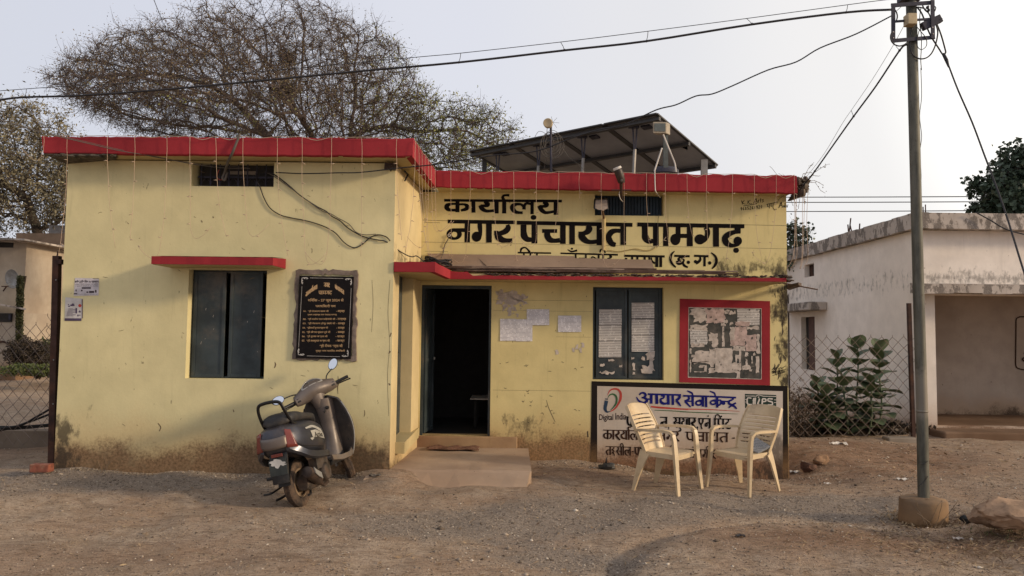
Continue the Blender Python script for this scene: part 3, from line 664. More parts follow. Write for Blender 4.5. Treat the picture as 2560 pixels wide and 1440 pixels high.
# sign writer's mark, thin brush
ink = Ink(crop(1280,0,2,RW), RW)
hand = '''L1147,1002,3 1153,1022,3 | L1162,1002,3 1150,1013,3 | L1150,1013,3 1164,1021,3 | O1170,1021,2,2 | L1180,1002,3 1178,1020,3 | L1192,1000,3 1179,1011,3 | L1179,1011,3 1192,1020,3 | O1198,1018,2,2
| L1208,1016,3 1220,992,3 | L1220,992,3 1226,1014,3 | L1212,1008,2 1226,1006,2 | 1232,1014,3 1231,1003,3 1237,1000,3 | L1243,992,3 1243,1012,3 | L1239,1000,2 1248,999,2 | 1258,996,3 1252,1000,3 1257,1006,3 1250,1011,3 | L1157,1030,3 1226,1018,3'''
ink.draw(hand)
def digits(ink, txt, x, y, h, w, pen, slope=0):
    D = {'0':'R5,5,4,5,1','1':'L5,0,1 5,10,1','2':'1,2,1 5,0,1 8,3,1 1,10,1 9,10,1','3':'1,1,1 8,2,1 4,5,1 8,8,1 1,10,1','4':'L6,0,1 1,7,1|L1,7,1 9,7,1|L6,0,1 6,10,1','5':'L8,0,1 2,0,1|2,0,1 2,4,1 8,6,1 5,10,1 1,9,1','6':'7,0,1 2,5,1 3,9,1 7,9,1 7,6,1 3,6,1','7':'L1,0,1 9,0,1|L9,0,1 4,10,1','8':'R5,2.5,3,2.5,1|R5,7.5,4,2.7,1','9':'8,5,1 3,5,1 3,1,1 7,1,1 8,4,1 5,10,1'}
    for i,ch in enumerate(txt):
        if ch in D:
            x0 = x+i*w; y0 = y+i*w*slope; ink.draw(D[ch], lambda a,b:(x0+a*w*.08, y0+b*h*.1), pen)
digits(ink,'9685261920',1142,1037,15,11.2,2.6,-.11)
ink.draw('''L1272,1022,3 1330,1010,3 | 1278,1020,3 1277,1032,3 1284,1034,3 | L1288,1018,3 1287,1042,3 | 1296,1018,3 1295,1030,3 1302,1031,3 | L1306,1014,3 1305,1040,3 | 1306,1040,3 1314,1050,3 1322,1046,3 | L1334,1040,3 1346,1010,4 | L1346,1010,4 1352,1038,3 | L1337,1030,3 1352,1026,3 | R1360,1032,5,5,3 | L1366,1012,3 1366,1038,3 | L1371,1024,3 1375,1038,3 | L1375,1038,3 1380,1022,3''')
part('sign_writer_mark', ink.mb, M['letter'], B, label='small handwritten painter signature and phone number', norm=False)
ink = Ink(crop(1690,740,1816/290,RW), RW)
ink.draw('''1500,1165,8 1540,1110,9 1560,1090,8 1530,1140,9 1560,1165,8 | 1570,1140,8 1600,1080,9 1620,1070,8 1600,1110,8 1575,1140,8 | 1600,1140,8 1640,1120,8 1650,1135,8 1690,1110,8 1720,1095,7 | L1495,1190,8 1720,1150,8 | L1510,1245,8 1710,1190,8''')
digits(ink,'799126756',1500,1180,38,23,9,-.12)
part('sign_writer_mark', ink.mb, M['letter'], B, label='small scribbled signature beside the red notice board', norm=False)

# hairline cracks, scuffs and ruled lines on the plaster
ink = Ink(crop(0,0,1,L), L, .00005); rnd = random.Random(91)
ink.draw('845,940,1 846,958,3.2 844,968,2.2 845,985,1|687,905,1 689,912,3.5 686,920,2|911,1025,1 912,1034,2 910,1042,1|L975,842,2 978,832,3|L972,884,2 976,878,4|972,958,3 975,963,4|503,551,2 506,556,3|532,541,2 534,545,3|583,1024,2 585,1030,3|395,1058,2 402,1068,2.5 398,1078,1.5|L318,556,1 322,560,2|880,800,.8 876,850,1 881,900,.8|930,700,.7 933,760,.9 929,830,.7|975,700,.8 970,780,1 974,860,.8 969,940,.9 972,1040,.8')
for _ in range(26):
    x = rnd.uniform(180,960); y = rnd.uniform(420,1080); l = rnd.uniform(3,14); a_ = rnd.uniform(-.4,.4); ink.draw('%g,%g,.6 %g,%g,1.1 %g,%g,.5'%(x,y,x+l*.5,y+l*a_,x+l,y+l*a_*1.6+rnd.uniform(-2,2)))
part('wall_marks', ink.mb, simple('scuff_brown',(.16,.11,.06),.95,0,.4,20,local=False,bump=0), B, kind='stuff', norm=False)
ink = Ink(crop(0,0,1,RW), RW, .00005)
ink.draw('L1056,550,.9 1120,552,.9|L1862,562,.8 1966,564,.8|L1056,605,.6 1966,622,.6|L1062,628,.6 1120,629,.6|L1100,557,.8 1060,556,.8|L1232,750,.45 1480,752,.5|L1232,776,.3 1480,779,.4|L1232,975,.45 1478,978,.4|L1390,842,.3 1478,843,.4|1388,1055,1 1372,1020,1.2 1366,1000,.8|L1469,1078,3 1470,1093,3.5|L1660,1000,.5 1661,1001,.5')
for _ in range(30):
    x = rnd.uniform(1240,1475); y = rnd.uniform(880,1080); l = rnd.uniform(2,9); ink.draw('%g,%g,.6 %g,%g,1.3 %g,%g,.5'%(x,y,x+l*.5,y+rnd.uniform(-3,3),x+l,y+rnd.uniform(-3,3)))
for _ in range(22):
    x = rnd.uniform(1935,1966); y = rnd.uniform(715,930); l = rnd.uniform(5,22); ink.draw('%g,%g,.8 %g,%g,%g %g,%g,.8'%(x,y,x+rnd.uniform(-3,3),y+l*.5,rnd.uniform(1.5,4.5),x+rnd.uniform(-3,3),y+l))
part('wall_marks', ink.mb, simple('mould_streak',(.06,.042,.026),.95,0,.4,20,local=False,bump=0), B, kind='stuff', norm=False)
GL = {'aa':(34,'L16,0,22 16,100,22'),
'ka':(116,'L58,0,22 58,100,22|56,40,12 30,36,14 10,55,24 22,84,18 56,86,14|62,42,12 90,38,16 104,58,24 92,84,16 76,92,12'),
'ra':(72,'44,6,16 52,26,26 34,44,22 8,46,20|10,48,22 38,80,24 68,104,16'),
'ya':(92,'36,6,14 48,24,22 30,40,18 8,44,16|10,44,18 20,74,24 46,86,18 72,78,12|L76,0,22 76,100,22'),
'la':(106,'L86,0,20 86,100,20|82,38,12 66,34,14 56,52,16 56,74,20|54,44,14 34,34,16 10,54,22 20,86,20 46,98,14'),
'na':(94,'L78,0,22 78,100,22|L74,46,16 30,46,16|R24,64,20,22,16'),
'ga':(92,'42,4,18 46,40,18 34,70,14|O26,70,17,18|L76,0,22 76,100,22'),
'pa':(84,'20,4,20 20,50,22 34,78,20 62,80,16|L68,0,22 68,100,22'),
'cha':(96,'L6,40,16 72,40,16|24,44,18 24,66,22 44,84,18 72,82,16|L80,0,22 80,100,22'),
'ta':(86,'64,42,14 34,42,16 14,62,22 24,90,20 38,100,14|L70,0,22 70,100,22'),
'ma':(96,'L22,0,20 22,64,20|O20,74,16,17|L24,64,16 76,64,16|L80,0,22 80,100,22'),
'dha':(88,'16,10,18 38,16,14 34,34,14 12,40,16|12,40,16 18,74,22 44,88,16 72,78,12|L74,10,22 74,100,22'),
'sa':(96,'28,4,18 38,26,20 24,42,18 6,46,14|8,46,16 30,72,18 50,100,14|L36,50,14 78,50,14|L80,0,20 80,100,20'),
'va':(82,'L64,42,14 26,42,14|R24,62,20,21,15|L68,0,22 68,100,22'),
'ha':(72,'L40,2,18 40,24,16|38,24,14 14,36,16 40,50,18 34,66,14 14,60,12|14,66,12 40,84,16 50,108,12'),
'tta':(72,'L40,2,18 40,26,16|38,28,14 12,50,20 20,84,20 50,94,16 64,82,12'),
'da':(66,'L44,2,20 44,20,18|42,22,14 14,36,18 16,60,18 40,66,14|34,62,14 50,84,16 58,108,12'),
'ja':(104,'8,56,16 24,82,18 52,78,18 60,48,14 84,46,14|L86,0,22 86,100,22'),
'e':(78,'16,4,18 16,36,18 36,58,16 58,40,16|L62,2,18 60,40,18|40,56,14 40,84,14 52,106,12'),
'a':(112,'10,12,14 30,6,16 44,22,18 28,40,12|28,42,14 48,60,22 30,84,18 8,76,12 0,60,8|L40,54,14 88,54,14|L90,0,22 90,100,22'),
'hna':(60,'L56,46,16 20,46,14|O18,58,14,16'),'hpa':(50,'20,4,18 20,54,20 32,74,16 52,76,12'),'dash':(40,'L4,52,14 34,52,14'),'sp':(34,''),'comma':(30,'O14,92,9,9|14,92,10 14,112,8 8,122,4'),
'dddha':(86,'L58,0,22 58,22,20|56,26,14 26,30,18 10,58,22 26,88,20 54,90,14|O56,74,15,15')}
MK = {'reph':'-14,0,18 -26,-26,18 -12,-40,14 8,-34,14','ee':'-14,0,14 -22,-22,14 -46,-40,10','ee2':'0,0,14 -8,-22,14 -34,-40,10','an':'O-20,-26,9,9','an2':'O-34,-26,9,9','u':'-14,100,12 0,118,14 -10,134,12 -24,124,10','rakar':'L-40,80,12 -58,104,10','rakar2':'-60,108,12 -30,112,14 0,134,14','nuk':'O-34,116,8,8'}
def write(ink, seq, x, y, h, pen, xs=1.0, slope=0.0, bar=18, jit=1.2):
    k = h/100; st = x; cur = x
    def tfm(cx): return lambda a,b: (cx+a*k*xs, y+(cx+a*k*xs-x)*slope+b*k)
    def flush(a,b):
        if b-a>h*.2: ink.draw('L0,0,%g %g,%g,%g'%(bar*k*pen,b-a,(b-a)*slope,bar*k*pen), lambda u,v:(a+u, y+(a-x)*slope+v), 1)
    for g in seq.split():
        if g in MK: ink.draw(MK[g], tfm(cur), k*pen); continue
        if g=='ii': ink.draw('L16,0,20 16,100,20|-30,-2,12 -22,-34,14 4,-38,14 16,0,18', tfm(cur), k*pen); cur += 34*k*xs; continue
        if g=='i': ink.draw('L14,0,20 14,100,20|14,0,14 24,-36,12 52,-40,14 74,-4,14', tfm(cur), k*pen); cur += 32*k*xs; continue
        w,sp = GL[g]
        if g in ('sp','comma','dash'): flush(st,cur); ink.draw(sp, tfm(cur), k*pen); cur += w*k*xs; st = cur; continue
        ink.draw(sp, tfm(cur), k*pen); cur += w*k*xs
    flush(st,cur); return cur
# ---- painted service-centre panel on the wall
PY_ = RW
pan = part('painted_panel', MB().poly([P(1479,953,RW-.004),P(1969,965,RW-.004),P(1971,1215,RW-.004),P(1476,1180,RW-.004)]), plaster('panel_black',(.014,.011,.010),(.018,.013,.011),-.15,zs=.1,stain=(.10,.06,.035),grime=.2), B, label='white painted panel with a black border, Hindi lettering and two emblems', norm=False)
wz = P(1700,1180,RW).z
pm = plaster('panel_white',(.56,.49,.42),(.49,.41,.33),wz,zs=.22,stain=(.17,.085,.045),streak=.45,grime=.5,mould=[(px_x(1905,RW),wr_x1,wz-.2,wz+.42,.65),(px_x(1650,RW),wr_x1,wz-.4,wz-.01,.5)])
part('white_ground', MB().poly([P(1493,965,RW-.0065),P(1957,978,RW-.0065),P(1957,1212,RW-.0065),P(1493,1156,RW-.0065)]), pm, pan, norm=False)
M['blueink'] = simple('blue_lettering',(.012,.014,.13),.95,local=False,bump=0,spec=.08); M['redink'] = simple('red_stripe',(.42,.045,.028),.6,local=False,bump=0); M['greenink'] = simple('green_stripe',(.03,.10,.03),.6,local=False,bump=0)
M['brownink'] = simple('faded_lettering',(.035,.017,.011),.95,var=.5,local=False,bump=0,spec=.08); M['navyink'] = simple('navy_emblem',(.012,.03,.06),.6,local=False,bump=0); M['whiteink'] = simple('white_lettering',(.55,.50,.44),.6,local=False,bump=0)
YP = RW-.0075
D_ = crop(1700,930,1390/280,YP); C_ = crop(1470,930,5.54,YP); H_ = crop(1540,990,5.54,YP)
ink = Ink(crop(0,0,1,YP),YP)
ink2 = ink
ink.tf = C_
ink.draw("""L828,306,26 1290,318,26|712,318,22 735,292,24 775,290,30 798,320,36 775,350,26 742,354,22|762,352,24 805,372,36 815,400,38 785,424,34 735,418,32 695,388,24 672,345,12|L800,378,22 868,374,22|L876,308,40 876,438,38|L950,312,40 954,442,40
|1012,322,34 1052,332,30 1040,362,24 1004,370,26|1004,372,26 1012,415,38 1055,438,34 1105,428,24|L1110,320,40 1114,452,40|L1172,320,36 1176,456,36|1250,330,20 1272,345,34 1245,378,34 1214,388,26|1218,390,30 1250,425,32 1286,472,18""")
ink.tf = D_
ink.draw("""L38,294,22 362,302,22|100,300,22 112,330,28 86,352,26 56,358,22|60,362,24 92,395,26 132,436,16|L86,364,18 150,362,18|L156,300,34 158,424,30|160,290,18 148,262,22 118,246,22 88,232,12|R232,384,46,38,24|L232,350,20 278,350,18|L282,300,34 284,430,30|L322,304,32 325,436,30
|L366,302,22 696,318,22|R412,378,44,34,22|L410,348,18 462,346,18|L460,306,32 462,442,30|462,352,16 500,350,22 510,380,26 486,412,20 470,414,10|440,296,18 425,262,22 395,248,20 368,236,12|O540,388,24,22|L520,362,18 600,366,18|L598,364,16 604,398,20|L654,314,28 656,346,24
|650,346,20 612,360,26 610,392,30 650,404,24 694,384,24|604,442,20 640,418,22 672,424,26 704,458,20""")
part('blue_lettering', ink.mb, M['blueink'], pan, norm=False)
ink = Ink(C_,YP); ink.draw('870,478,18 1000,492,26 1385,518,15'); ink.tf = D_; ink.draw('0,458,13 380,466,10 740,488,4')
part('red_underline', ink.mb, M['redink'], pan, norm=False)
ink = Ink(C_,YP); ink.draw('920,528,8 1100,535,11 1385,552,9'); ink.tf = D_; ink.draw('0,493,9 380,508,10 720,521,3')
part('green_underline', ink.mb, M['greenink'], pan, norm=False)
ink = Ink(crop(0,0,1,YP),YP)
write(ink,'pa an ja ii ya',1565,1042,25,.95,.80,.018,12)
write(ink,'na comma',1650,1043,25,.95,.80,.018,12)
write(ink,'sa u dha aa ra comma',1683,1044,25,.95,.80,.018,12)
write(ink,'e va an2',1745,1046,25,.95,.80,.02,12)
write(ink,'i pa rakar an2 tta',1784,1047,25,.92,.95,.02,12)
part('black_lettering', ink.mb, M['letter'], pan, norm=False)
ink = Ink(crop(0,0,1,YP),YP)
write(ink,'ka aa ra ya aa reph la ya',1508,1075,23,.92,.84,.022,11)
write(ink,'na ga ra',1644,1078,23,.92,.92,.022,11)
write(ink,'pa an cha aa ya ta',1713,1080,23,.92,1.2,.022,11)
write(ink,'dash sp pa aa ma ga dddha',1830,1083,23,.92,.95,.022,11)
part('faded_lettering', ink.mb, M['brownink'], pan, norm=False)
ink = Ink(crop(0,0,1,YP),YP)
write(ink,'ta ha sa ii la dash pa aa ma ga dddha',1514,1116,21,.85,.78,.03,11)
write(ink,'ja i la aa dash ja aa an ja ga ii ra',1655,1121,21,.8,.85,.03,11)
part('faded_lettering', ink.mb, M['brownink'], pan, norm=False)
ink = Ink(C_,YP); ink.draw('270,322,4 300,262,16 350,235,22 410,240,26 450,290,32 450,370,34 420,440,26 375,505,20 310,548,10'); part('emblem_arc', ink.mb, M['redink'], pan, norm=False)
ink = Ink(C_,YP); ink.draw('275,360,4 300,320,14 340,305,20 380,325,26 398,375,28 385,440,24 350,490,16 310,530,6'); part('emblem_arc', ink.mb, M['greenink'], pan, norm=False)
ink = Ink(C_,YP); ink.draw('L255,398,50 243,470,46|243,460,46 238,510,44 262,552,26 310,545,8|L238,368,8 275,372,8|L240,382,7 272,386,7'); part('emblem_stem', ink.mb, M['navyink'], pan, norm=False)
def font_poly(body, off=0.0):
    c = bpy.data.curves.new('tmp','FONT'); c.body = body; c.size = 1; c.offset = off; c.resolution_u = 3
    o = bpy.data.objects.new('tmp',c); COL.objects.link(o); dg = bpy.context.evaluated_depsgraph_get(); me = bpy.data.meshes.new_from_object(o.evaluated_get(dg))
    V = [(v.co.x,v.co.y) for v in me.vertices]; Fc = [tuple(p.vertices) for p in me.polygons]
    bpy.data.objects.remove(o); bpy.data.curves.remove(c); bpy.data.meshes.remove(me)
    if not V: return V,Fc
    x0=min(v[0] for v in V); x1=max(v[0] for v in V); y0=min(v[1] for v in V); y1=max(v[1] for v in V)
    return [((x-x0)/(x1-x0 or 1),1-(y-y0)/(y1-y0 or 1)) for x,y in V], Fc
def font_into(mb, body, box, tf, off=0.0, dy=0.001, arc=0):
    V,Fc = font_poly(body,off); n = len(mb.v); x0,y0,x1,y1 = box
    for u,v in V:
        q = tf(x0+(x1-x0)*u, y0+(y1-y0)*v+arc*(2*u-1)**2); mb.v.append(Vector((q.x,q.y-dy,q.z)))
    mb.f += [tuple(i+n for i in f) for f in Fc]
mb = MB(); font_into(mb,'Digital',(155,585,350,690),C_,.012); font_into(mb,'India',(380,568,530,660),C_,.012)
part('emblem_lettering', mb, M['brownink'], pan, norm=False)
ink = Ink(D_,YP); 
em = part('emblem_block', MB().poly([D_(805,270),D_(1195,285),D_(1195,452),D_(808,446)]), simple('emblem_black_green',(.006,.022,.014),.6,local=False,bump=0), pan, norm=False)
ink.k = 3; ink.draw('''L812,296,8 950,300,8|L1030,300,8 1192,304,8|940,302,8 975,285,10 1030,300,8|L808,340,7 826,341,7|L808,372,7 822,373,7|L1165,345,7 1194,346,7|L1165,378,7 1194,379,7|L860,425,7 1192,432,7|L830,432,6 830,446,6
|885,325,16 840,322,16 832,360,18 842,398,16 892,404,16|L915,322,18 910,402,18|L900,352,10 935,352,10|L935,318,18 930,400,18|975,335,14 985,340,16 965,395,18 985,402,12|O975,312,10,8|L1022,335,18 1018,408,18|1020,332,16 1060,335,16 1064,360,16 1024,370,14|1150,335,16 1098,332,16 1092,358,16 1140,372,18 1142,405,16 1088,408,16''')
part('emblem_lettering', ink.mb, M['whiteink'], pan, norm=False)

# ---- torn paper maker
def ragged_poly(tf, x0,y0,x1,y1, jit, n=7, dy=0.0):
    pts = []
    for i in range(n): pts.append((x0+(x1-x0)*i/n, y0))
    for i in range(n): pts.append((x1, y0+(y1-y0)*i/n))
    for i in range(n): pts.append((x1-(x1-x0)*i/n, y1))
    for i in range(n): pts.append((x0, y1-(y1-y0)*i/n))
    out = []
    for x,y in pts:
        q = tf(x+random.gauss(0,jit),y+random.gauss(0,jit)); out.append(Vector((q.x,q.y-dy,q.z)))
    return out
def printed(name, c, ink_c, sx, sy, dens=.5, rot=False):
    t = NT(name); x,y,z = t.xyz()
    row = t.m_('FRACT', t.m_('MULTIPLY', z, sy)); line = t.rng(row,.45,.55,0,1,False)
    nz = t.noise(sx,2,.5,t.sc(t.pos(),(1,1,sy*.012)))
    f = t.m_('MULTIPLY', line, t.rng(nz,.52-dens*.2,.56-dens*.2,0,dens,False))
    col = t.mix(t.rng(t.noise(6,4),.3,.7), sk(c,.86), sk(c,1.05)); col = t.mix(f, col, ink_c)
    t.bump(t.noise(12,3), .3, .01); return t.out(col,.8)
M['paper'] = printed('printed_notice',(.74,.71,.72),(.16,.15,.17),60,60,.5)
M['list'] = printed('printed_list',(.64,.60,.55),(.15,.13,.12),55,48,.75)
M['oldpaper'] = simple('weathered_paper',(.50,.43,.37),.9,0,.2,14,(.26,.21,.17),.5,local=False)
M['pinkpaper'] = simple('pink_weathered_paper',(.46,.34,.30),.9,0,.25,14,(.22,.17,.13),.5,local=False)
# ---- red-framed notice board
NBY = RW-.012; N_ = crop(1690,740,1816/290,NBY)
nb = thing('notice_board','red framed notice board covered with torn paper scraps, right of the dark window','notice board',tuple(P(1812,960,RW-.01)))
fr = [(62,42),(1472,80),(1472,1400),(52,1350)]; inn = [(200,182),(1336,200),(1336,1302),(190,1270)]
mb = MB(); bk = Vector((0,.0115,0))
for i in range(4):
    a,b,c,d = N_(*fr[i]),N_(*fr[(i+1)%4]),N_(*inn[(i+1)%4]),N_(*inn[i]); mb.hexa([a,b,b+bk,a+bk,d,c,c+bk,d+bk])
part('frame', mb, M['redpaint'], nb)
NB2 = crop(1690,740,1816/290,RW-.008)
part('board', MB().poly([NB2(*q) for q in inn]), simple('board_grey_green',(.055,.055,.048),.8,0,.4,5,(.14,.12,.10),.5,local=False), nb, norm=False)
ink = Ink(N_, NBY); ink.draw('L198,180,9 1338,198,7|L1336,200,6 1336,1302,8|L188,1270,12 1336,1302,8|L200,180,7 190,1270,9'); part('board_edge', ink.mb, M['oldpaper'], nb, norm=False)
NB3 = crop(1690,740,1816/290,RW-.0095)
pt = [(230,195,500,300,16),(280,260,480,400,24),(480,200,760,420,22),(760,215,830,280,16),(745,370,810,425,14),(960,205,1308,450,7),(930,400,1150,470,12),(215,455,485,560,26),(222,540,488,760,8),(240,740,440,800,14),(515,590,655,700,20),(560,690,650,800,16),
      (720,470,755,790,8),(845,490,930,780,10),(930,480,1108,700,16),(850,690,1080,778,9),(1090,610,1268,865,12),(890,780,1080,860,10),(1110,470,1300,520,16),(1270,600,1310,900,14),(240,900,600,1055,24),(300,860,520,960,24),(520,830,610,1060,16),(612,812,880,1165,10),
      (500,1130,740,1200,16),(730,1160,1000,1200,8),(880,1060,1000,1170,20),(925,920,1000,980,8),(930,930,955,1080,7),(985,830,1020,1160,6),(1040,1090,1190,1170,22),(1080,880,1130,940,14),(1250,945,1305,1200,8),(1090,980,1120,1140,10),(1180,940,1200,1060,8),(1210,890,1240,930,9),
      (360,1080,480,1120,12),(440,1110,480,1185,9),(950,1190,1000,1280,10),(540,1080,590,1110,10),(210,820,240,900,6),(215,1000,235,1190,6),(830,240,930,290,18),(840,410,890,450,12),(700,430,770,470,10),(280,1180,440,1192,6)]
for i,(a,b,c,d,j) in enumerate(pt):
    q = ragged_poly(NB3,a,b,c,d,j*.55,6,i*.00007+.0002)
    part('torn_notice', MB().poly(q), M['pinkpaper'] if i in (2,6,14,15,16) else (M['list'] if i in (5,8) else M['oldpaper']), nb, norm=False)
mb = MB()
for _ in range(150):
    x = random.uniform(215,1320); y = random.uniform(200,1230); q = NB3(x,y); r = abs(random.gauss(0,1))*.006+.003
    mb.poly([q+Vector((r*random.uniform(.3,1)*math.cos(k*1.05),-.0042,r*random.uniform(.3,1.3)*math.sin(k*1.05))) for k in range(6)])
part('paper_flecks', mb, simple('fleck_grey',(.07,.065,.055),.9,local=False), nb, kind='stuff', norm=False)
# ---- notices on the dark window shutters and walls
def sheet(px0,py0,px1,py1,Y,matn,label,group,name='notice',jit=0.0,sk_=0.0,extra=None):
    a,b,c,d = P(px0,py0+sk_,Y),P(px1,py0,Y),P(px1,py1,Y),P(px0,py1+sk_,Y)
    n = 8; mb = MB(); ph = random.random()*6
    mb.grid(lambda u,v:(a.lerp(b,u)).lerp(d.lerp(c,u),v)+Vector((0,-.003-.004*abs(math.sin(u*5+ph))*(abs(v-.5)*2)**2,0)),n,n)
    o = single(name, mb, matn, label, 'notice', group=group, norm=False); return o
g1 = 'sheets pasted on the dark window'
for k,(yy0,yy1) in enumerate(((773,812),(813,852),(853,893))):
    sheet(1497.5-k*.4,yy0,1554-k*.4,yy1,wy+.002-.013,M['list'],('top','middle','bottom')[k]+' printed list sheet on the left shutter of the dark window',g1)
for k,(yy0,yy1) in enumerate(((757,796),(798,837),(838,879))):
    sheet(1579,yy0,1635.5,yy1,wy+.002-.013,M['list'],('top','middle','bottom')[k]+' printed list sheet on the right shutter of the dark window',g1)
mb = MB(); W_ = lambda x,y: P(x,y,wy-.0125)
for i,(a,b,c,d,j) in enumerate(((1522,897,1534,903,1.5),(1500,909,1512,916,2),(1500,928,1520,934,2),(1515,930,1536,935,1.5),(1548,913,1556,918,1),(1578,893,1586,898,1),(1581,908,1588,925,2),(1604,891,1612,900,2),(1618,878,1636,900,3),(1606,915,1624,924,3),(1624,895,1634,926,3),(1603,922,1632,934,3),(1582,930,1588,936,1.2))):
    mb.poly(ragged_poly(W_,a,b,c,d,j*.7,4,i*.0001))
part('torn_paper', mb, M['oldpaper'], wr_, kind='stuff', norm=False)
sheet(1250,797,1291,852,RW-.003,M['paper'],'left half of the white notice pair right of the doorway','notices on the ochre wall')
sheet(1290,798,1331,853,RW-.004,M['paper'],'right half of the white notice pair right of the doorway','notices on the ochre wall')
sheet(1317,773,1373,813,RW-.0065,M['paper'],'landscape white notice above the notice pair','notices on the ochre wall')
sheet(1395,789,1453,830,RW-.003,M['paper'],'single white notice between the notice pair and the window','notices on the ochre wall')
mb = MB(); W_ = lambda x,y: P(x,y,RW-.003)
for i in range(34):
    x = random.uniform(1238,1316); y = random.uniform(724,785) if x>1255 else random.uniform(724,765); s_ = random.uniform(2,9); mb.poly(ragged_poly(W_,x,y,x+s_,y+s_*random.uniform(.6,1.6),1.2,3,i*.0001))
for x,y in ((1388,875),(1430,868),(1440,862),(1449,870),(1455,858)): mb.poly(ragged_poly(W_,x,y,x+6,y+11,1.2,3))
mb.poly(ragged_poly(W_,1243,727,1288,745,4,5,.0045)); mb.poly(ragged_poly(W_,1262,742,1316,760,4,5,.005))
part('torn_paper_remains', mb, M['oldpaper'], B, kind='stuff', norm=False)
# two posters at the left end
def poster(corners, name, label):
    return thing(name,label,'poster',tuple(corners[3]))
Y_ = L-.004; F_ = crop(150,680,1234/120,Y_)
pc = [F_(388,150),F_(1005,165),F_(990,600),F_(355,612)]
p1 = poster(pc,'poster','landscape white handbill on the left end of the yellow wall')
part('sheet', MB().poly(pc), simple('handbill_paper',(.50,.46,.47),.8,local=False), p1, norm=False)
mb = MB(); font_into(mb,'इलेक्ट्रीशियन & प्लम्बर',(385,205,1000,290),F_,.03)
font_into(mb,'विद्युत फिटिंग मरम्मत नल फिटिंग',(385,300,985,330),F_,.01); font_into(mb,'घर दुकान में बिजली का काम पंप मोटर',(385,345,985,378),F_,.01); font_into(mb,'मोबाइल नंबर पर संपर्क करें',(430,560,980,582),F_,.01)
q = lambda a,b,c,d: mb.poly([F_(a,b)-Vector((0,.001,0)),F_(c,b)-Vector((0,.001,0)),F_(c,d)-Vector((0,.001,0)),F_(a,d)-Vector((0,.001,0))])
for bx in ((560,390,795,430),(400,450,430,500),(540,455,580,495),(680,500,730,535),(750,485,880,540),(900,460,940,530),(358,545,440,575),(840,165,1000,175)): q(*bx)
part('print', mb, simple('handbill_ink',(.05,.035,.04),.8,local=False,bump=0), p1, norm=False)
pc = [F_(140,650),F_(585,690),F_(555,1255),F_(118,1255)]
p2 = poster(pc,'poster','portrait leaflet with a dark foot band below the handbill at the wall corner')
part('sheet', MB().poly(pc), simple('leaflet_paper',(.47,.44,.42),.8,local=False), p2, norm=False)
mb = MB()
for bx in ((120,1190,553,1255),(265,835,375,875),(305,810,360,835),(205,825,235,850),(210,865,260,895),(480,1010,535,1040),(500,985,520,1010),(445,1095,480,1140),(490,1100,530,1120),(400,925,440,1065),(560,700,583,1190)): q(*bx)
for i in range(10): q(215-i*6,935+i*21,(420-i*2) if i%3 else 330,943+i*21)
part('print', mb, simple('leaflet_ink',(.07,.05,.09),.8,local=False,bump=0), p2, norm=False)
mb = MB(); mb.poly([F_(512+42*math.cos(k*.7),865+42*math.sin(k*.7))-Vector((0,.0015,0)) for k in range(9)]); part('stamp', mb, M['redink'], p2, norm=False)
# ---- inscription plaque
YQ = L-.035; Q_ = crop(730,670,6,YQ)
pl = thing('inscription_plaque','black stone plaque with gold Hindi inscription set in rough cement beside the left window','plaque',tuple(P(808,900,L-.02)))
mb = MB(); n = 44; outer=[]
def rr_(u):
    cs = [(40,20),(985,25),(960,1395),(5,1375)]; s_ = (u*4)%4; i = int(s_); a=cs[i]; b=cs[(i+1)%4]; f=s_-i
    return (a[0]+(b[0]-a[0])*f+random.gauss(0,11), a[1]+(b[1]-a[1])*f+random.gauss(0,11))
qq = crop(730,670,6,L-.018)
n=72; oo=[rr_(i/n) for i in range(n)]; cc=(500,700)
ring0=[Vector((qq(*p).x,L-.001,qq(*p).z)) for p in oo]; ring1=[qq(cc[0]+(p[0]-cc[0])*.985,cc[1]+(p[1]-cc[1])*.99)+Vector((0,random.uniform(-.008,.006),0)) for p in oo]; ring2=[qq(cc[0]+(p[0]-cc[0])*.86,cc[1]+(p[1]-cc[1])*.89)+Vector((0,random.uniform(-.004,.006),0)) for p in oo]
mb.rings([ring0,ring1,ring2],True,False); part('cement_surround', mb, simple('rough_cement',(.20,.155,.125),.9,0,.3,9,(.10,.07,.055),.5,.6,local=False), pl, smooth=50)
mb = MB(); c4=[Q_(110,115),Q_(925,130),Q_(880,1365),Q_(55,1350)]; bk=Vector((0,.03,0)); mb.hexa([c4[3],c4[2],c4[2]+bk,c4[3]+bk,c4[0],c4[1],c4[1]+bk,c4[0]+bk])
slab = part('stone_slab', mb, simple('polished_black_stone',(.008,.006,.006),.6,0,.2,20,spec=.12,bump=.02,local=False), pl, bevel=.003)
M['gold'] = simple('gold_engraving',(.42,.27,.135),.6,.1,.15,20,local=False,bump=0)
YQ -= .001; Q_ = crop(730,670,6,YQ); ink = Ink(Q_,YQ,.0001)
ink.draw('L150,275,5 100,1190,5|L888,300,5 850,1200,5|L270,148,5 770,158,5|L225,1318,5 720,1330,5')
for (cx,cy,sx,sy) in ((150,150,1,1),(890,165,-1,1),(95,1300,1,-1),(840,1322,-1,-1)):
    ink.draw('0,0,8 60,-4,14 90,6,8 60,16,6|0,0,8 -2,60,14 8,90,8 14,60,6|O40,6,10,8|O8,38,8,10', lambda a,b:(cx+a*sx,cy+b*sy))
part('border_ornament', ink.mb, simple('silver_engraving',(.45,.42,.38),.5,local=False,bump=0), pl, norm=False)
mb = MB(); tf_=lambda x,y: Q_(x,y)
ink = Ink(lambda x,y: Q_(x, y+150*((x-512)/305)**2 - 0), YQ, .0001)
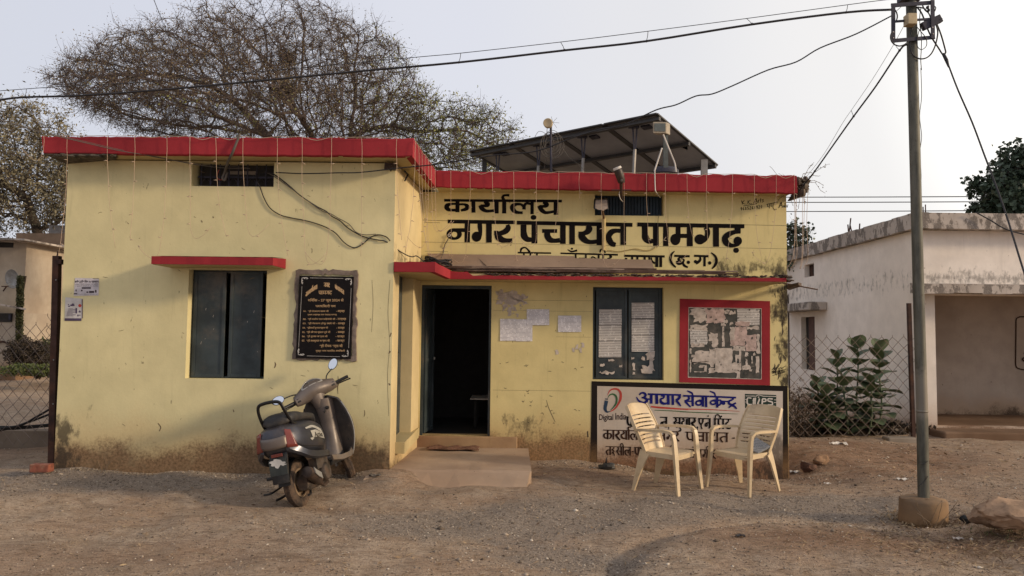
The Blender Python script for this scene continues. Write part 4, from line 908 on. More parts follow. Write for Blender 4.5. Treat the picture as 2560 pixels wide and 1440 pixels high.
for wd_,x_h,xs_h in (('ka aa ra ya aa reph la ya',208,.50),('na ga ra',478,.54),('pa an2 cha aa ya ta',645,.55)):
    ink = Ink(ink.tf, YQ, .0001); write(ink,wd_,x_h,222,62,1.15,xs_h,0,14); part('gold_heading', ink.mb, M['gold'], pl, norm=False)
ink = Ink(Q_,YQ,.0001); write(ink,'pa aa ma ga dddha nuk',398,345,50,1.1,1.05,0,16); part('gold_heading', ink.mb, M['gold'], pl, norm=False)
for b_,bx in (('दिनाँक - 27 जून 2024 से',(240,455,775,515)),('पदाधिकारी गण',(352,545,655,592)),('01.  श्री तेरसराम यादव जी',(172,630,550,668)),('- अध्यक्ष',(665,632,790,672)),('प्रथम अध्यक्ष नगर पंचायत पामगढ़',(232,685,672,718)),
    ('02.  श्री रविंदर पाल सिंहगांधी जी',(165,748,650,786)),('- उपाध्यक्ष',(665,750,812,790)),('03.  श्री देवचरण (देवू) रथारे जी',(162,812,650,852)),('- सदस्य',(668,818,795,856)),('04.  श्रीमति पुनमटण्डन जी',(158,878,542,918)),('- सदस्य',(665,884,788,922)),
    ('05.  श्री कौशल प्रसाद दुबे जी',(152,942,576,984)),('- सदस्य',(665,948,788,986)),('06.  श्री रूपचंद कश्यप जी',(150,1006,534,1046)),('- सदस्य',(655,1012,788,1052)),('07.  श्री लवकुमार कश्यप जी',(148,1068,568,1114)),('- सदस्य',(655,1076,788,1116)),
    ('श्री दीपक शर्मा जी',(415,1140,760,1200)),('मुख्य नगर पालिका अधिकारी',(355,1222,795,1264))): font_into(mb,b_,bx,Q_,.022)
part('gold_inscription', mb, M['gold'], pl, norm=False)

# ---- sheets and planks on the canopy
zt_ = zk1-.005
M['sheet'] = plaster('weathered_board',(.30,.215,.155),(.25,.175,.125),streak=.3,grime=.6)
def board(pts_px, ya, yb, th, label, name='weathered_board'):
    # pts: top-left, top-right, bottom-right, bottom-left ; top leans back (yb), foot at ya
    a,b,c,d = P(*pts_px[0],yb),P(*pts_px[1],yb),P(*pts_px[2],ya),P(*pts_px[3],ya); o = Vector((0,th,.002))
    mb = MB(); n=10
    rs=[]
    for i in range(n+1):
        u=i/n; t0=a.lerp(b,u)+Vector((0,0,random.uniform(-.003,.003))); t1=d.lerp(c,u)+Vector((0,0,random.uniform(-.003,.003))); rs.append([t1,t0,t0+o,t1+o])
    mb.rings(rs); return single(name,mb,M['sheet'],label,'board',group='boards lying on the canopy',bevel=.002)
board([(1066,634),(1436,640),(1440,668),(1098,662)],9.25,RW-.03,.012,'long grey-brown board leaning on the wall above the entrance, next to the cable coil')
board([(1190,641),(1628,649),(1636,671),(1220,668)],9.19,RW-.06,.012,'shorter grey-brown board in front, ending under the bracketed state initials')
M['plank'] = simple('old_timber',(.065,.035,.024),.85,0,.4,5,(.26,.19,.14),.5,local=False)
M['plank2'] = simple('greyed_timber',(.30,.22,.17),.85,0,.3,5,(.13,.08,.05),.5,local=False)
pls = [(1100,664,1400,670,9.16,'plank2','pale thin batten at the left of the plank stack'),(1105,667,1640,673,9.12,'plank','brown plank running behind the pale battens'),(1120,672,1760,678,9.10,'plank','long dark plank reaching past the sheet ends'),
       (1140,675,1842,679,9.05,'plank2','longest pale strip, reaching furthest right on the canopy'),(1180,669,1560,674,9.07,'plank2','short pale strip in the middle of the plank stack'),(1110,670,1500,676,9.03,'plank','dark batten at the front left of the stack'),(1300,673,1812,681,9.02,'plank','dark board at the front of the plank stack'),
       (1130,676,1400,680,8.99,'plank','blackened short batten at the very front left of the plank stack'),(1390,678,1846,685,9.0,'plank','blackened long batten at the very front right of the plank stack'),
       (1160,678,1700,682,9.01,'plank','undermost dark strip at the canopy edge')]
for k,(a,b,c,d,Y,mn,lb) in enumerate(pls):
    p0 = P(a,b,Y); p1 = P(c,d,Y); hgt_=random.uniform(.010,.02)
    single('plank', MB().bar(p0,p1,random.uniform(.06,.09),hgt_), M[mn], lb, 'plank', group='planks on the canopy', bevel=.002)
mb = MB()
cc_ = P(1090,658,8.75)
for i in range(11):
    pts = []; rx_,ry_ = random.uniform(.12,.17),random.uniform(.06,.10); oz = random.uniform(-.01,.05)
    for k in range(15):
        a = k/14*2*math.pi*1.0; pts.append(cc_+Vector((rx_*math.cos(a)+random.uniform(-.01,.01)+i*.003, ry_*math.sin(a), oz+.018*math.sin(a*2+i)+random.uniform(-.004,.004)-.02*math.cos(a))))
    mb.tube(spline(pts,3),.006,5)
single('cable_coil', mb, M['cable'], 'loose coil of black cable lying on the left end of the canopy', 'cable coil', smooth=True)

# ---- cables
def cable(pts, r, matn, label, name='cable', group=None, n=5, cat='cable', seg=6):
    W = [P(a,b,c) for a,b,c in pts]
    return single(name, MB().tube(spline(W,n),r,seg), matn, label, cat, smooth=True, group=group)
def ylin(pts, Y0, Y1):
    n=len(pts)-1; d=[0]
    for a,b in zip(pts[:-1],pts[1:]): d.append(d[-1]+math.hypot(b[0]-a[0],b[1]-a[1]))
    return [(p[0],p[1],Y0+(Y1-Y0)*t/d[-1]) for p,t in zip(pts,d)]
PYL = 6.8
mainc = ylin([(-60,262),(0,250),(62,243),(200,239),(400,225),(640,203),(900,178),(1147,156),(1410,126),(1615,103),(1880,61),(2115,31),(2232,24)],7.4,PYL-.05)
oc = thing('overhead_cable','thick black overhead cable slung on a thin carrier wire, crossing the whole sky','cable',tuple(P(1147,156,7.1)))
part('cable', MB().tube(spline([P(*p) for p in mainc],4),.0105,6), M['cable'], oc, smooth=True)
mess = ylin([(-60,230),(0,227),(142,217),(400,203),(640,180),(1040,143),(1150,133),(1402,105),(1620,78),(1868,46),(2118,12),(2210,0),(2270,-6)],7.4,PYL-.05)
part('carrier_wire', MB().tube(spline([P(*p) for p in mess],4),.0035,4), M['cable'], oc, smooth=True)
for (a,b,c,d) in ((66,223,62,243),(1152,133,1147,156),(1402,106,1411,125),(1620,79,1616,103),(1866,46,1880,60),(2119,12,2115,31)):
    u=(a+60)/2300; Y=7.4+(PYL-.05-7.4)*u; part('tie', MB().tube([P(a,b,Y),P((a+c)/2+1,(b+d)/2,Y),P(c,d,Y)],.003,4).ball(P(c,d,Y),.013,n=6,m=4), M['cable'], oc)
cable(ylin([(2228,40),(2140,85),(2050,120),(1990,155),(1920,175),(1830,215),(1780,235),(1740,240),(1690,262),(1640,275),(1560,312),(1500,324),(1430,345),(1340,378),(1240,388),(1160,400),(1090,411),(1000,420),(900,431),(845,432),(760,434),(690,431)],PYL,L-.06),.0065,M['cable'],'thin black service cable drooping from the pole past the solar panels to the left ventilator')
sc2 = thing('service_cable','black cable with carrier wire from the pole down to the right roof corner','cable',tuple(P(2005,470,9.2)))
part('cable', MB().tube(spline([P(*p) for p in ylin([(2266,112),(2249,126),(2190,215),(2134,291),(2085,360),(2037,428),(2008,464),(1996,480)],PYL,9.15)],4),.009,6), M['cable'], sc2, smooth=True)
part('carrier_wire', MB().tube(spline([P(*p) for p in ylin([(2262,60),(2232,115),(2180,200),(2128,276),(2105,310),(2060,385),(2010,450)],PYL,9.15)],4),.0025,4), M['cablegrey'], sc2, smooth=True)
for a,b,c,d,Y in ((2128,276,2134,291,7.9),(2240,116,2249,126,7.0),(2036,426,2037,428,8.8)): part('tie', MB().tube([P(a,b,Y),P(c,d,Y)],.003,4).ball(P(c,d,Y),.014,n=6,m=4), M['cable'], sc2)
sc3 = thing('drop_cable','black cable clamped below the pole bracket and running down out of frame on the right','cable',tuple(P(2460,380,6.2)))
part('cable', MB().tube(spline([P(*p) for p in ylin([(2372,165),(2395,225),(2430,305),(2460,385),(2510,520),(2560,680),(2610,830)],PYL,5.0)],4),.008,6), M['cable'], sc3, smooth=True)
part('cable_loop', MB().tube(spline([P(a,b,PYL-.04) for a,b in ((2340,55),(2352,85),(2362,120),(2364,132),(2357,136),(2345,118),(2330,95),(2318,70),(2305,35),(2292,17))],5),.007,6), M['cable'], sc3, smooth=True)
part('clamp', MB().tube([P(2358,134,PYL-.04),P(2366,150,PYL-.06),P(2372,168,PYL-.08)],[.014,.016,.008],6), M['cable'], sc3)
cable(ylin([(-60,285),(0,300),(100,330),(205,355),(300,377),(380,390),(470,408),(540,418),(590,421),(625,421)],7.2,L+.02),.0045,M['cablegrey'],'thin grey cable coming in from the left to the left ventilator')
cable(ylin([(-60,285),(0,299),(100,328),(205,352),(300,374),(400,395),(480,407),(560,414),(620,420)],7.25,L+.05),.003,M['cablegrey'],'second finer grey cable twisted along the incoming left cable')
cable([(600,334,YF-.03),(594,350,YF-.03),(582,380,YF-.03),(570,405,YF+.1),(562,430,L-.02),(556,445,L-.02),(562,450,L-.02),(568,430,L)],.013,M['cablegrey'],'thick grey cable bent over the red roof edge into the left ventilator',n=4)
cable([(548,424,L-.02),(542,440,L-.02),(548,449,L-.02),(556,449,L-.02)],.004,simple('red_wire',(.3,.05,.03),.6),'small red wire loop hanging in the left ventilator')
Yw = L-.012
cable([(640,433,L+.05),(642,452,L+.0),(650,468,Yw),(660,495,Yw),(675,520,Yw),(700,537,Yw),(730,545,Yw),(770,553,Yw),(810,566,Yw),(838,582,Yw),(858,604,Yw),(875,616,Yw),(890,619,Yw),(908,609,Yw),(925,594,Yw),(945,587,Yw),(965,592,Yw),(975,602,Yw)],.006,M['cable'],'lower black cable looping across the yellow wall from the left ventilator')
cable([(662,430,L+.03),(685,436,Yw),(720,462,Yw),(750,488,Yw),(790,515,Yw),(815,528,Yw),(830,541,Yw),(850,552,Yw),(870,570,Yw),(900,588,Yw),(925,596,Yw),(945,600,Yw),(965,604,Yw),(990,622,8.1),(1015,637,8.4),(1030,642,8.5),(1042,640,8.6),(1056,651,8.65),(1066,660,8.7)],.0065,M['cable'],'upper black cable sagging across the yellow wall down to the cable coil')
cable([(668,432,L+.03),(690,444,Yw-.01),(740,480,Yw-.01),(800,524,Yw-.01),(826,534,Yw-.01),(845,545,Yw-.01),(872,560,Yw-.01),(890,580,Yw-.01),(912,587,Yw-.01),(940,585,Yw-.01)],.0045,M['cablegrey'],'thin grey cable running alongside the upper black cable on the yellow wall')
cable([(1124,588,RW-.02),(1118,602,RW-.015),(1112,612,RW-.015),(1108,632,RW-.02),(1103,645,9.2)],.006,M['cablegrey'],'short grey wire dropping from the first painted letter to the canopy')
single('wire_hook', MB().lathe(P(1123,588,RW-.02),(0,1,0),((-.006,.02),(.006,.02),(.006,.012),(-.006,.012),(-.006,.02)),12,False), M['white'], 'small pale ring fixed on the first letter of the second painted line','hook')
cable([(1517,627,RW-.015),(1526,626,RW-.01),(1545,629,RW-.01),(1570,625,RW-.01),(1590,622,RW-.01),(1610,626,RW-.01),(1628,625,RW-.01),(1640,616,RW-.01)],.005,simple('yellow_painted_wire',(.35,.25,.09),.7),'yellow painted wire running right from the lamp conduit below the heading')
cable([(1648,536,RW-.01),(1645,552,RW-.01),(1644,600,RW-.01),(1642,620,RW-.01)],.003,M['cablegrey'],'hair-thin wire hanging below the blue ribbed ventilator')
cable(ylin([(372,-40),(385,0),(405,50),(428,110),(442,150)],9,14),.005,M['cable'],'thin dark wire dropping from the sky into the big thorny tree')
for k,(y0,y1) in enumerate(((492,490),(505,503),(528,525))):
    single('power_line', MB().tube(spline([P(1900,y0+1,36),P(2200,(y0+y1)/2+1.5,33),P(2700,y1,30)],6),.02,4), M['cable'], ('upper','middle','lower')[k]+' one of three distant horizontal power lines on the right', 'power line', group='distant power lines')
# ------------------------------------------------------------------ pole
pb = P(2308,1303,PYL); pole = thing('utility_pole','tall grey steel pole in a round concrete footing, with a square cable bracket on top','pole',(pb.x,pb.y,pb.z))
t = NT('weathered_steel'); x,y,z = t.xyz(); n_=t.noise(5,6,.65,t.sc(t.pos(),(3,3,.5))); n2_=t.noise(30,4)
col = t.mix(t.rng(n_,.35,.65), (.06,.058,.045), (.125,.118,.092)); col = t.mix(t.rng(n2_,.55,.75,0,.5), col, (.06,.045,.03))
zz = P(2305,1040,PYL).z; zz2=P(2305,985,PYL).z
pale = t.m_('MULTIPLY', t.rng(t.m_('ADD',z,t.m_('MULTIPLY',n_,.2)), zz+.06, zz+.14), t.rng(t.m_('ADD',z,t.m_('MULTIPLY',n2_,.2)), zz2+.4, zz2+.22)); col = t.mix(t.m_('MULTIPLY',pale,.6), col, (.24,.21,.17))
M['pole'] = t.out(col,.6,.25)
axp = [P(2309,1245,PYL),P(2305,1020,PYL),P(2296,720,PYL),P(2282,175,PYL),P(2277,-40,PYL),P(2274,-120,PYL)]
part('shaft', MB().tube(axp,[.049,.0485,.048,.047,.046,.046],20), M['pole'], pole, smooth=40)
part('collar', MB().lathe(P(2305,1028,PYL),(0,0,1),((-.01,.050),(0,.052),(.01,.050)),20), M['pole'], pole, smooth=True)
ft = P(2308,1246,PYL); rad = 55/1850*PYL
mb = MB(); rs = []
for k,(dz,r_) in enumerate(((-.12,1.03),(0,1.0),(.10,.99),(ft.z-pb.z-.02,.97),(ft.z-pb.z,.93),(ft.z-pb.z+.012,.5))):
    rs.append([Vector((pb.x+.0+rad*r_*math.cos(a)*(1+.03*math.sin(3*a+k)),pb.y+rad*r_*math.sin(a)*(1+.03*math.sin(4*a+k)),pb.z+dz+random.uniform(-.006,.006))) for a in [2*math.pi*j/28 for j in range(28)]])
mb.rings(rs); part('footing', mb, plaster('footing_concrete',(.23,.165,.11),(.15,.105,.07),-.1,zs=.10,streak=.6,grime=.7), pole, smooth=60)
Yb = PYL-.07
def PB(x,y,Y=Yb): return P(2180+x/8,0+y/8,Y)
br = part('bracket', MB().bar(PB(385,110),PB(1245,50),.012,.036).bar(PB(430,815),PB(1255,745),.012,.034).bar(PB(425,72,Yb-.01),PB(425,845,Yb-.01),.034,.012).bar(PB(1210,0,Yb-.01),PB(1218,770,Yb-.01),.034,.012).bar(PB(470,430),PB(1170,378),.012,.02), M['darkiron'], pole)
part('bolts', MB().ball(PB(430,640,Yb-.018),.007,n=6,m=4).ball(PB(430,760,Yb-.018),.007,n=6,m=4).ball(PB(1215,548,Yb-.018),.007,n=6,m=4).ball(PB(1225,678,Yb-.018),.007,n=6,m=4), M['white'], br)
part('top_clamp', MB().box(P(2250,0,PYL).x,P(2252,0,PYL).x+.17,PYL-.06,PYL+.06,P(2280,4,PYL).z,P(2280,-14,PYL).z), M['darkiron'], pole, bevel=.004)
a = PB(715,480,Yb-.06); b = PB(938,265,Yb-.06)
part('junction_box', MB().box(a.x,b.x-.02,Yb-.07,Yb+.02,a.z,b.z), M['box'], pole, bevel=.006)
sp = part('splice_box', MB().bar(PB(1000,540,Yb+.02),PB(1370,370,Yb+.02),.05,.075), M['darkiron'], pole, bevel=.006)
part('splice_lug', MB().tube([PB(1350,400,Yb),PB(1400,370,Yb)],.008,6), M['darkiron'], sp)
lp = lambda pts,Y: spline([PB(x,y,Y) for x,y in pts],5)
mb = MB()
for pts,r_ in (([(380,195),(460,200),(500,280),(505,350),(485,415)],.006),([(400,640),(372,720),(385,810),(450,890),(550,920),(650,890),(720,830)],.006),([(800,560),(765,720),(755,880),(770,1000),(830,1110),(950,1175),(1080,1160),(1180,1080),(1250,950),(1295,800),(1315,640),(1290,520),(1260,450)],.0065),
    ([(980,150),(955,330),(960,520),(980,640),(990,800),(985,1000),(975,1200),(990,1400)],.0035),([(900,540),(950,600),(1050,720),(1095,830),(1080,930),(1000,990),(930,960),(900,870),(920,700),(950,600),(1000,540)],.0035),([(1010,110),(1060,200),(1130,260),(1170,350)],.006),([(1245,125),(1275,150),(1265,200),(1250,230)],.005),([(590,130),(500,210)],.003),([(920,140),(1040,170),(1100,230)],.006)):
    mb.tube(lp(pts,Yb+random.uniform(-.03,.02)),r_,6)
mb.ball(PB(1110,150,Yb),.018,n=7,m=5,jit=.3); mb.ball(PB(1130,210,Yb),.014,n=7,m=5,jit=.3)
part('cable_tails', mb, M['cable'], pole, smooth=True)
for ew in (((2302,170),(2304,240),(2299,290),(2304,340),(2300,380),(2303,440),(2301,470)),((2296,1158),(2308,1160),(2320,1152)),((2296,1215),(2308,1206),(2320,1190))):
    part('earth_wire', MB().tube(spline([P(a,b,PYL-(.0 if b<600 else .055)) for a,b in ew],4),.003,5), M['cable'], pole, smooth=True)

# ------------------------------------------------------------------ solar array on the right roof
zroof = P(1500,432,YFR).z-.03
sA,sB,sC = P(1172,377,12.3),P(1644,282,10.0),P(1796,412,11.3); sD = sA+(sC-sB)
sol = thing('solar_panel_array','row of four tilted solar panels seen from beneath on the flat roof','solar panels',(sC.x-1,11,zroof))
nrm = (sB-sA).cross(sC-sB).normalized(); nrm = nrm if nrm.z>0 else -nrm
M['solback'] = simple('panel_backsheet',(.25,.245,.26),.7,0,.12,2,local=False); M['alu'] = simple('aluminium_frame',(.24,.22,.20),.5,.5,.15,6,local=False); M['dkalu'] = simple('dark_frame',(.05,.045,.042),.5,.3,.15,6,local=False); M['cells']=simple('solar_cells',(.01,.014,.04),.15,local=False)
for i in range(4):
    u0,u1 = i/4+.004,(i+1)/4-.004; q = [sA.lerp(sB,u0),sA.lerp(sB,u1),sD.lerp(sC,u1),sD.lerp(sC,u0)]
    pn = part('solar_panel', MB().hexa([v-nrm*.004 for v in q]+[v+nrm*.002 for v in q]), M['solback'], sol)
    mb = MB()
    for a_,b_ in ((0,1),(1,2),(2,3),(3,0)):
        ctr=(q[0]+q[1]+q[2]+q[3])/4; a2=q[a_].lerp(ctr,.012); b2=q[b_].lerp(ctr,.012); mb.bar(a2-nrm*.008,b2-nrm*.008,.045,.02,nrm)
    part('panel_frame', mb, M['dkalu'], pn)
    part('panel_cells', MB().poly([v+nrm*.006 for v in q]), M['cells'], pn)
    jb = q[0].lerp(q[1],.62).lerp(q[3].lerp(q[2],.62),.16); ux=(q[1]-q[0]).normalized(); uy=(q[3]-q[0]).normalized()
    part('terminal_box', MB().hexa([jb+ux*s1*.07+uy*s2*.05-nrm*h_ for h_ in (.03,.006) for s1,s2 in ((-1,-1),(1,-1),(1,1),(-1,1))]), M['darkiron'], pn)
part('rail', MB().bar(sA.lerp(sD,.5)-nrm*.055,sB.lerp(sC,.5)-nrm*.055,.05,.05,nrm), M['dkalu'], sol)
part('rail', MB().bar(sA.lerp(sD,.04)-nrm*.055,sB.lerp(sC,.04)-nrm*.055,.05,.05,nrm), M['dkalu'], sol)
part('rail', MB().bar(sA.lerp(sD,.96)-nrm*.055,sB.lerp(sC,.96)-nrm*.055,.05,.05,nrm), M['dkalu'], sol)
for i,u in enumerate((.14,.38,.62,.87)):
    tp = sA.lerp(sB,u).lerp(sD.lerp(sC,u),.10)-nrm*.05
    lg = part('leg', MB().tube([Vector((tp.x,tp.y,tp.z-.32)),Vector((tp.x-.03,tp.y,zroof+.003))],.025,8), M['alu'], sol, smooth=40)
    part('leg_fork', MB().bar(tp+Vector((-.03,0,0)),Vector((tp.x-.008,tp.y,tp.z-.34)),.02,.012).bar(tp+Vector((.03,0,0)),Vector((tp.x+.008,tp.y,tp.z-.34)),.02,.012).box(tp.x-.09,tp.x+.06,tp.y-.03,tp.y+.03,tp.z-.012,tp.z+.02), M['darkiron'], lg)
e = sC.lerp(sB,.18).lerp(sD.lerp(sA,.18),.02); part('corner_post', MB().box(e.x-.05,e.x+.05,e.y-.02,e.y+.02,zroof+.002,e.z-.04), M['alu'], sol)
e = sD.lerp(sA,.82).lerp(sC.lerp(sB,.82),.02); part('corner_post', MB().box(e.x-.05,e.x+.03,e.y-.02,e.y+.02,zroof+.002,e.z-.04), M['dkalu'], sol)
pq = sB.lerp(sC,.53).lerp(sA.lerp(sD,.53),.03)-nrm*.06
part('tag', MB().hexa([pq+Vector((a_*.045,0,b_*.05-a_*.02+c_*.01)) for c_ in (0,1) for a_,b_ in ((-1,-.6),(1,-.6),(1,.6),(-1,.6))]), M['white'], sol)
mb = MB()
for k in range(6):
    c_ = P(1375+random.uniform(-8,8),368+random.uniform(-14,10),9.85); rx_ = random.uniform(.06,.17); rz_ = random.uniform(.07,.18); mb.tube(spline([c_+Vector((rx_*math.cos(a)+.01*k,0,rz_*math.sin(a))) for a in [j/10*2*math.pi for j in range(11)]],3),.0035,4)
mb.tube(spline([P(a,b,9.86) for a,b in ((1337,343),(1345,330),(1355,329),(1366,336),(1380,345),(1395,352),(1420,390),(1445,410),(1460,425))],4),.003,4); mb.tube([P(1368,318,9.86),P(1366,350,9.86),P(1361,424,9.86)],.004,5)
single('wire_tangle', mb, M['cablegrey'], 'tangle of thin wires hooked on the roof pole in front of the solar panels', 'wires', smooth=True)
# round antenna on pole
an = thing('round_antenna','small round cream dish on a thin pole standing in front of the solar panels','antenna',tuple(P(1378,424,9.85)))
part('mast', MB().tube([P(1378,430,9.85),P(1377,305,9.85)],.016,8), M['darkiron'], an, smooth=40)
part('dish', MB().lathe(P(1370,308,9.78),(-.15,-1,-.05),((-.05,.05),(-.04,.062),(.02,.064),(.03,.055),(.022,.01)),20), M['box'], an, smooth=40)
mb = MB()
for k in range(7):
    a = k*.9; c_=P(1382,306,9.85); mb.tube([c_,c_+Vector((.09*math.cos(a),.02,.09*math.sin(a)))],.0022,4)
part('bird_spikes', mb, M['cablegrey'], an)
# flood light on tripod
fl = thing('roof_flood_light','grey boxed flood light on a braced stand at the roof edge, before the panels','flood light',tuple(P(1664,432,9.45)))
part('post', MB().bar(P(1664,425,9.5),P(1664,332,9.5),.06,.04,(0,1,0)), simple('grey_channel',(.09,.10,.095),.6,.2,local=False), fl)
part('brace', MB().tube([P(1658,336,9.42),P(1686,405,9.42),P(1688,412,9.42),P(1690,430,9.4)],.010,8), M['white'], fl, smooth=40)
part('brace', MB().tube([P(1655,370,9.42),P(1636,428,9.4)],.010,8), M['white'], fl, smooth=40)
part('ballast', MB().ball(P(1664,428,9.55),.17,.1,.07,9,5,.12), M['darkiron'], fl, smooth=40)
a,b = P(1632,333,9.4),P(1666,305,9.4)
hd_ = part('lamp_housing', MB().hexa([(a.x,a.y,a.z),(b.x,b.y,a.z),(b.x+.075,b.y+.12,a.z+.01),(a.x+.075,b.y+.12,a.z+.01),(a.x,a.y,b.z),(b.x,b.y,b.z),(b.x+.075,b.y+.12,b.z+.012),(a.x+.075,b.y+.12,b.z+.012)]), simple('lamp_grey',(.30,.25,.18),.6,local=False), fl, bevel=.008)
part('lamp_glass', MB().box(a.x+.02,b.x-.015,a.y-.006,a.y-.001,a.z+.025,b.z-.02), simple('lamp_glass',(.11,.12,.11),.3,local=False), hd_)
# conduit elbow over roof edge
single('roof_conduit', MB().tube(spline([P(1637,428,YFR-.02),P(1637,440,YFR-.03),P(1638,470,YFR-.03),P(1640,480,YFR-.02),P(1651,494,RW-.02)],4),.007,8), M['white'], 'short conduit bent over the red edge into the blue ribbed ventilator', 'conduit', smooth=True)
# CCTV camera
cc = thing('security_camera','dark cylindrical security camera hanging in front of the red roof edge','camera',tuple(P(1553,478,YFR-.1)))
part('housing', MB().tube([P(1543,421,YFR-.20),P(1545,427,YFR-.19),P(1553,450,YFR-.14),P(1554,457,YFR-.13)],[.038,.053,.05,.042],14), simple('camera_brown',(.045,.03,.022),.5,.1,local=False), cc, smooth=40)
part('sunshield', MB().tube([P(1542,418,YFR-.2),P(1544,423,YFR-.195)],[.05,.055],14), M['white'], cc, smooth=40)
part('lens', MB().lathe(P(1554,451,YFR-.20),(0,-1,-.2),((0,.018),(.01,.016),(.012,.008)),12), M['cablegrey'], cc)
part('bracket', MB().tube([P(1553,457,YFR-.13),P(1553,470,YFR-.08),P(1553,480,YFR-.04),P(1555,497,YFR+.1)],[.022,.02,.016,.014],8).bar(P(1529,475,YFR-.03),P(1578,475,YFR-.03),.015,.012), simple('bracket_brown',(.05,.025,.018),.6,local=False), cc)
part('lead', MB().tube(spline([P(1550,478,YFR-.03),P(1548,486,YFR-.02),P(1551,497,YFR),P(1557,504,YFR+.1)],4),.005,5), M['white'], cc, smooth=True)
# LED lamp on conduit
ld = thing('wall_lamp','square dark-rimmed lamp on a yellow conduit over the painted heading','lamp',tuple(P(1510,626,RW-.05)))
Yl = RW-.24
q = [P(1484,524,Yl),P(1523,524,Yl),P(1521,497,Yl+.10),P(1486,497,Yl+.10)]; bk = Vector((0,.05,.02))
lh = part('lamp_housing', MB().hexa([q[0],q[1],q[1]+bk,q[0]+bk,q[3],q[2],q[2]+bk,q[3]+bk]), simple('lamp_black',(.02,.02,.022),.4,local=False), ld, bevel=.012)
cq = (q[0]+q[1]+q[2]+q[3])/4
part('lamp_glass', MB().poly([v.lerp(cq,.18)+Vector((0,-.004,-.001)) for v in q]), simple('lamp_diffuser',(.27,.21,.165),.4,local=False), lh)
mb = MB(); c0=(q[0]+q[1])/2+Vector((0,-.012,.02)); mb.poly([c0+Vector((.07*math.cos(a),0,.028*math.sin(a))) for a in [j*math.pi*2/16 for j in range(16)]]); part('lamp_lip', mb, simple('lamp_lip',(.33,.26,.20),.5,local=False), lh)
part('arm', MB().tube([P(1506,527,Yl+.06),P(1508,535,RW-.12),P(1510,548,RW-.03)],.014,8), simple('brown_bracket',(.13,.07,.035),.6,local=False), ld, smooth=40)
part('conduit', MB().tube([P(1510,545,RW-.03),P(1509,626,RW-.03)],.024,10), simple('yellow_conduit',(.46,.34,.15),.7,0,.2,9,local=False), ld, smooth=40)
# wooden clamp under the left roof corner
single('cable_bracket', MB().bar(P(962,415,L-.05),P(990,418,L-.05),.05,.07).ball(P(975,418,L-.07),.03,n=7,m=5,jit=.3).tube([P(972,420,L-.06),P(978,428,L-.06)],.008,5), simple('dark_clamp',(.05,.03,.02),.8,local=False), 'dark cable bracket at the right top corner of the left block', 'bracket')
single('cable_bracket', MB().tube([P(1012,428,8.2),P(1020,436,8.4),P(1012,452,8.3)],.01,6), M['cable'], 'small bent hook on the sunlit side wall under the roof', 'hook')

# ------------------------------------------------------------------ fairy light curtains
def curtain(name, label, tops, Yf, ybots, sep=.03):
    o = thing(name,label,'string lights',tuple(P(tops[0][0],tops[0][1],Yf-.02)))
    pts = []
    for i,(x,y,Y) in enumerate(tops):
        pts.append(P(x,y-1,Y-.012))
        if i<len(tops)-1:
            x2,y2,Y2 = tops[i+1]; pts.append(P((x+x2)/2,(y+y2)/2+random.choice((0,0,0,3,8)),(Y+Y2)/2-.015))
    part('lead_wire', MB().tube(spline(pts,3),.0032,4), M['wire'], o, smooth=True)
    for (x,y,Y),yb_ in zip(tops,ybots):
        n = max(4,int((yb_-y)/30)); drift = random.uniform(-.10,.10); W=[]
        for k in range(n+1):
            yy = y+(yb_-y)*k/n; W.append(P(x+random.uniform(-1.0,1.0)+drift*(yy-y)*(k/n)**1.5,yy,Y-.012-random.random()*.01))
        if random.random()<.45:
            e = W[-1]; W += [e+Vector((.05*math.copysign(1,drift),0,-.09)), e+Vector((.14*math.copysign(1,drift),-.01,-.05)), e+Vector((.22*math.copysign(1,drift),-.01,.04))]
        sw = spline(W,2); mb = MB().tube(sw,.0021,4)
        acc = 0; gap = .22
        for a,b in zip(sw[:-1],sw[1:]):
            acc += (b-a).length
            if acc>gap: acc = 0; gap=random.uniform(.18,.32); s_ = random.choice((-1,1)); mb.tube([b,b+Vector((s_*.016,-.004,random.uniform(-.004,.006))),b+Vector((s_*.034,-.004,random.uniform(-.012,.006)))],[.003,.0048,.0025],5)
        part('light_strand', mb, M['wire'], o, smooth=True)
YA = YF-.015
xsL = [110,168,268,337,417,475,540,607,693,755,829,905,991]
curtain('string_lights','icicle fairy lights hanging from the red edge of the left block',[(x,339+(x-100)*.006,YA) for x in xsL],YA,[380,640,620,600,625,575,590,570,640,640,640,640,600])
xr = [(1036,352),(1045,365),(1053,378),(1061,387),(1069,398),(1077,408),(1086,422)]
ys_ = [YF+(YFR-YF)*k/7 for k in range(7)]
curtain('string_lights','fairy lights bunched along the slanting side edge between the two roofs',[(x+2,y,Y-.01) for (x,y),Y in zip(xr,ys_)],YF,[630,640,560,620,600,560,560])
xsR = [1127,1175,1231,1284,1341,1397,1448,1503,1560,1616,1663,1717,1766,1831,1886,1941,1986]
curtain('string_lights','icicle fairy lights hanging from the red edge over the office name',[(x,426+(x-1090)*.0135,YFR-.015) for x in xsR],YFR,[645,640,600,640,600,590,500,650,640,600,640,590,650,660,640,640,660])
mb = MB()
for x in (1985,1992,2006,2012,2020):
    b_ = P(x,470,9.25); mb.tube(spline([b_,P(x+random.uniform(-5,5),560,9.25),P(x+random.uniform(-8,6),640,9.25),P(x+random.uniform(-20,0),672,9.25)],4),.0028,4)
single('string_lights', mb, M['wire'], 'loose fairy light wires dangling from the broken right roof corner', 'string lights', smooth=True)

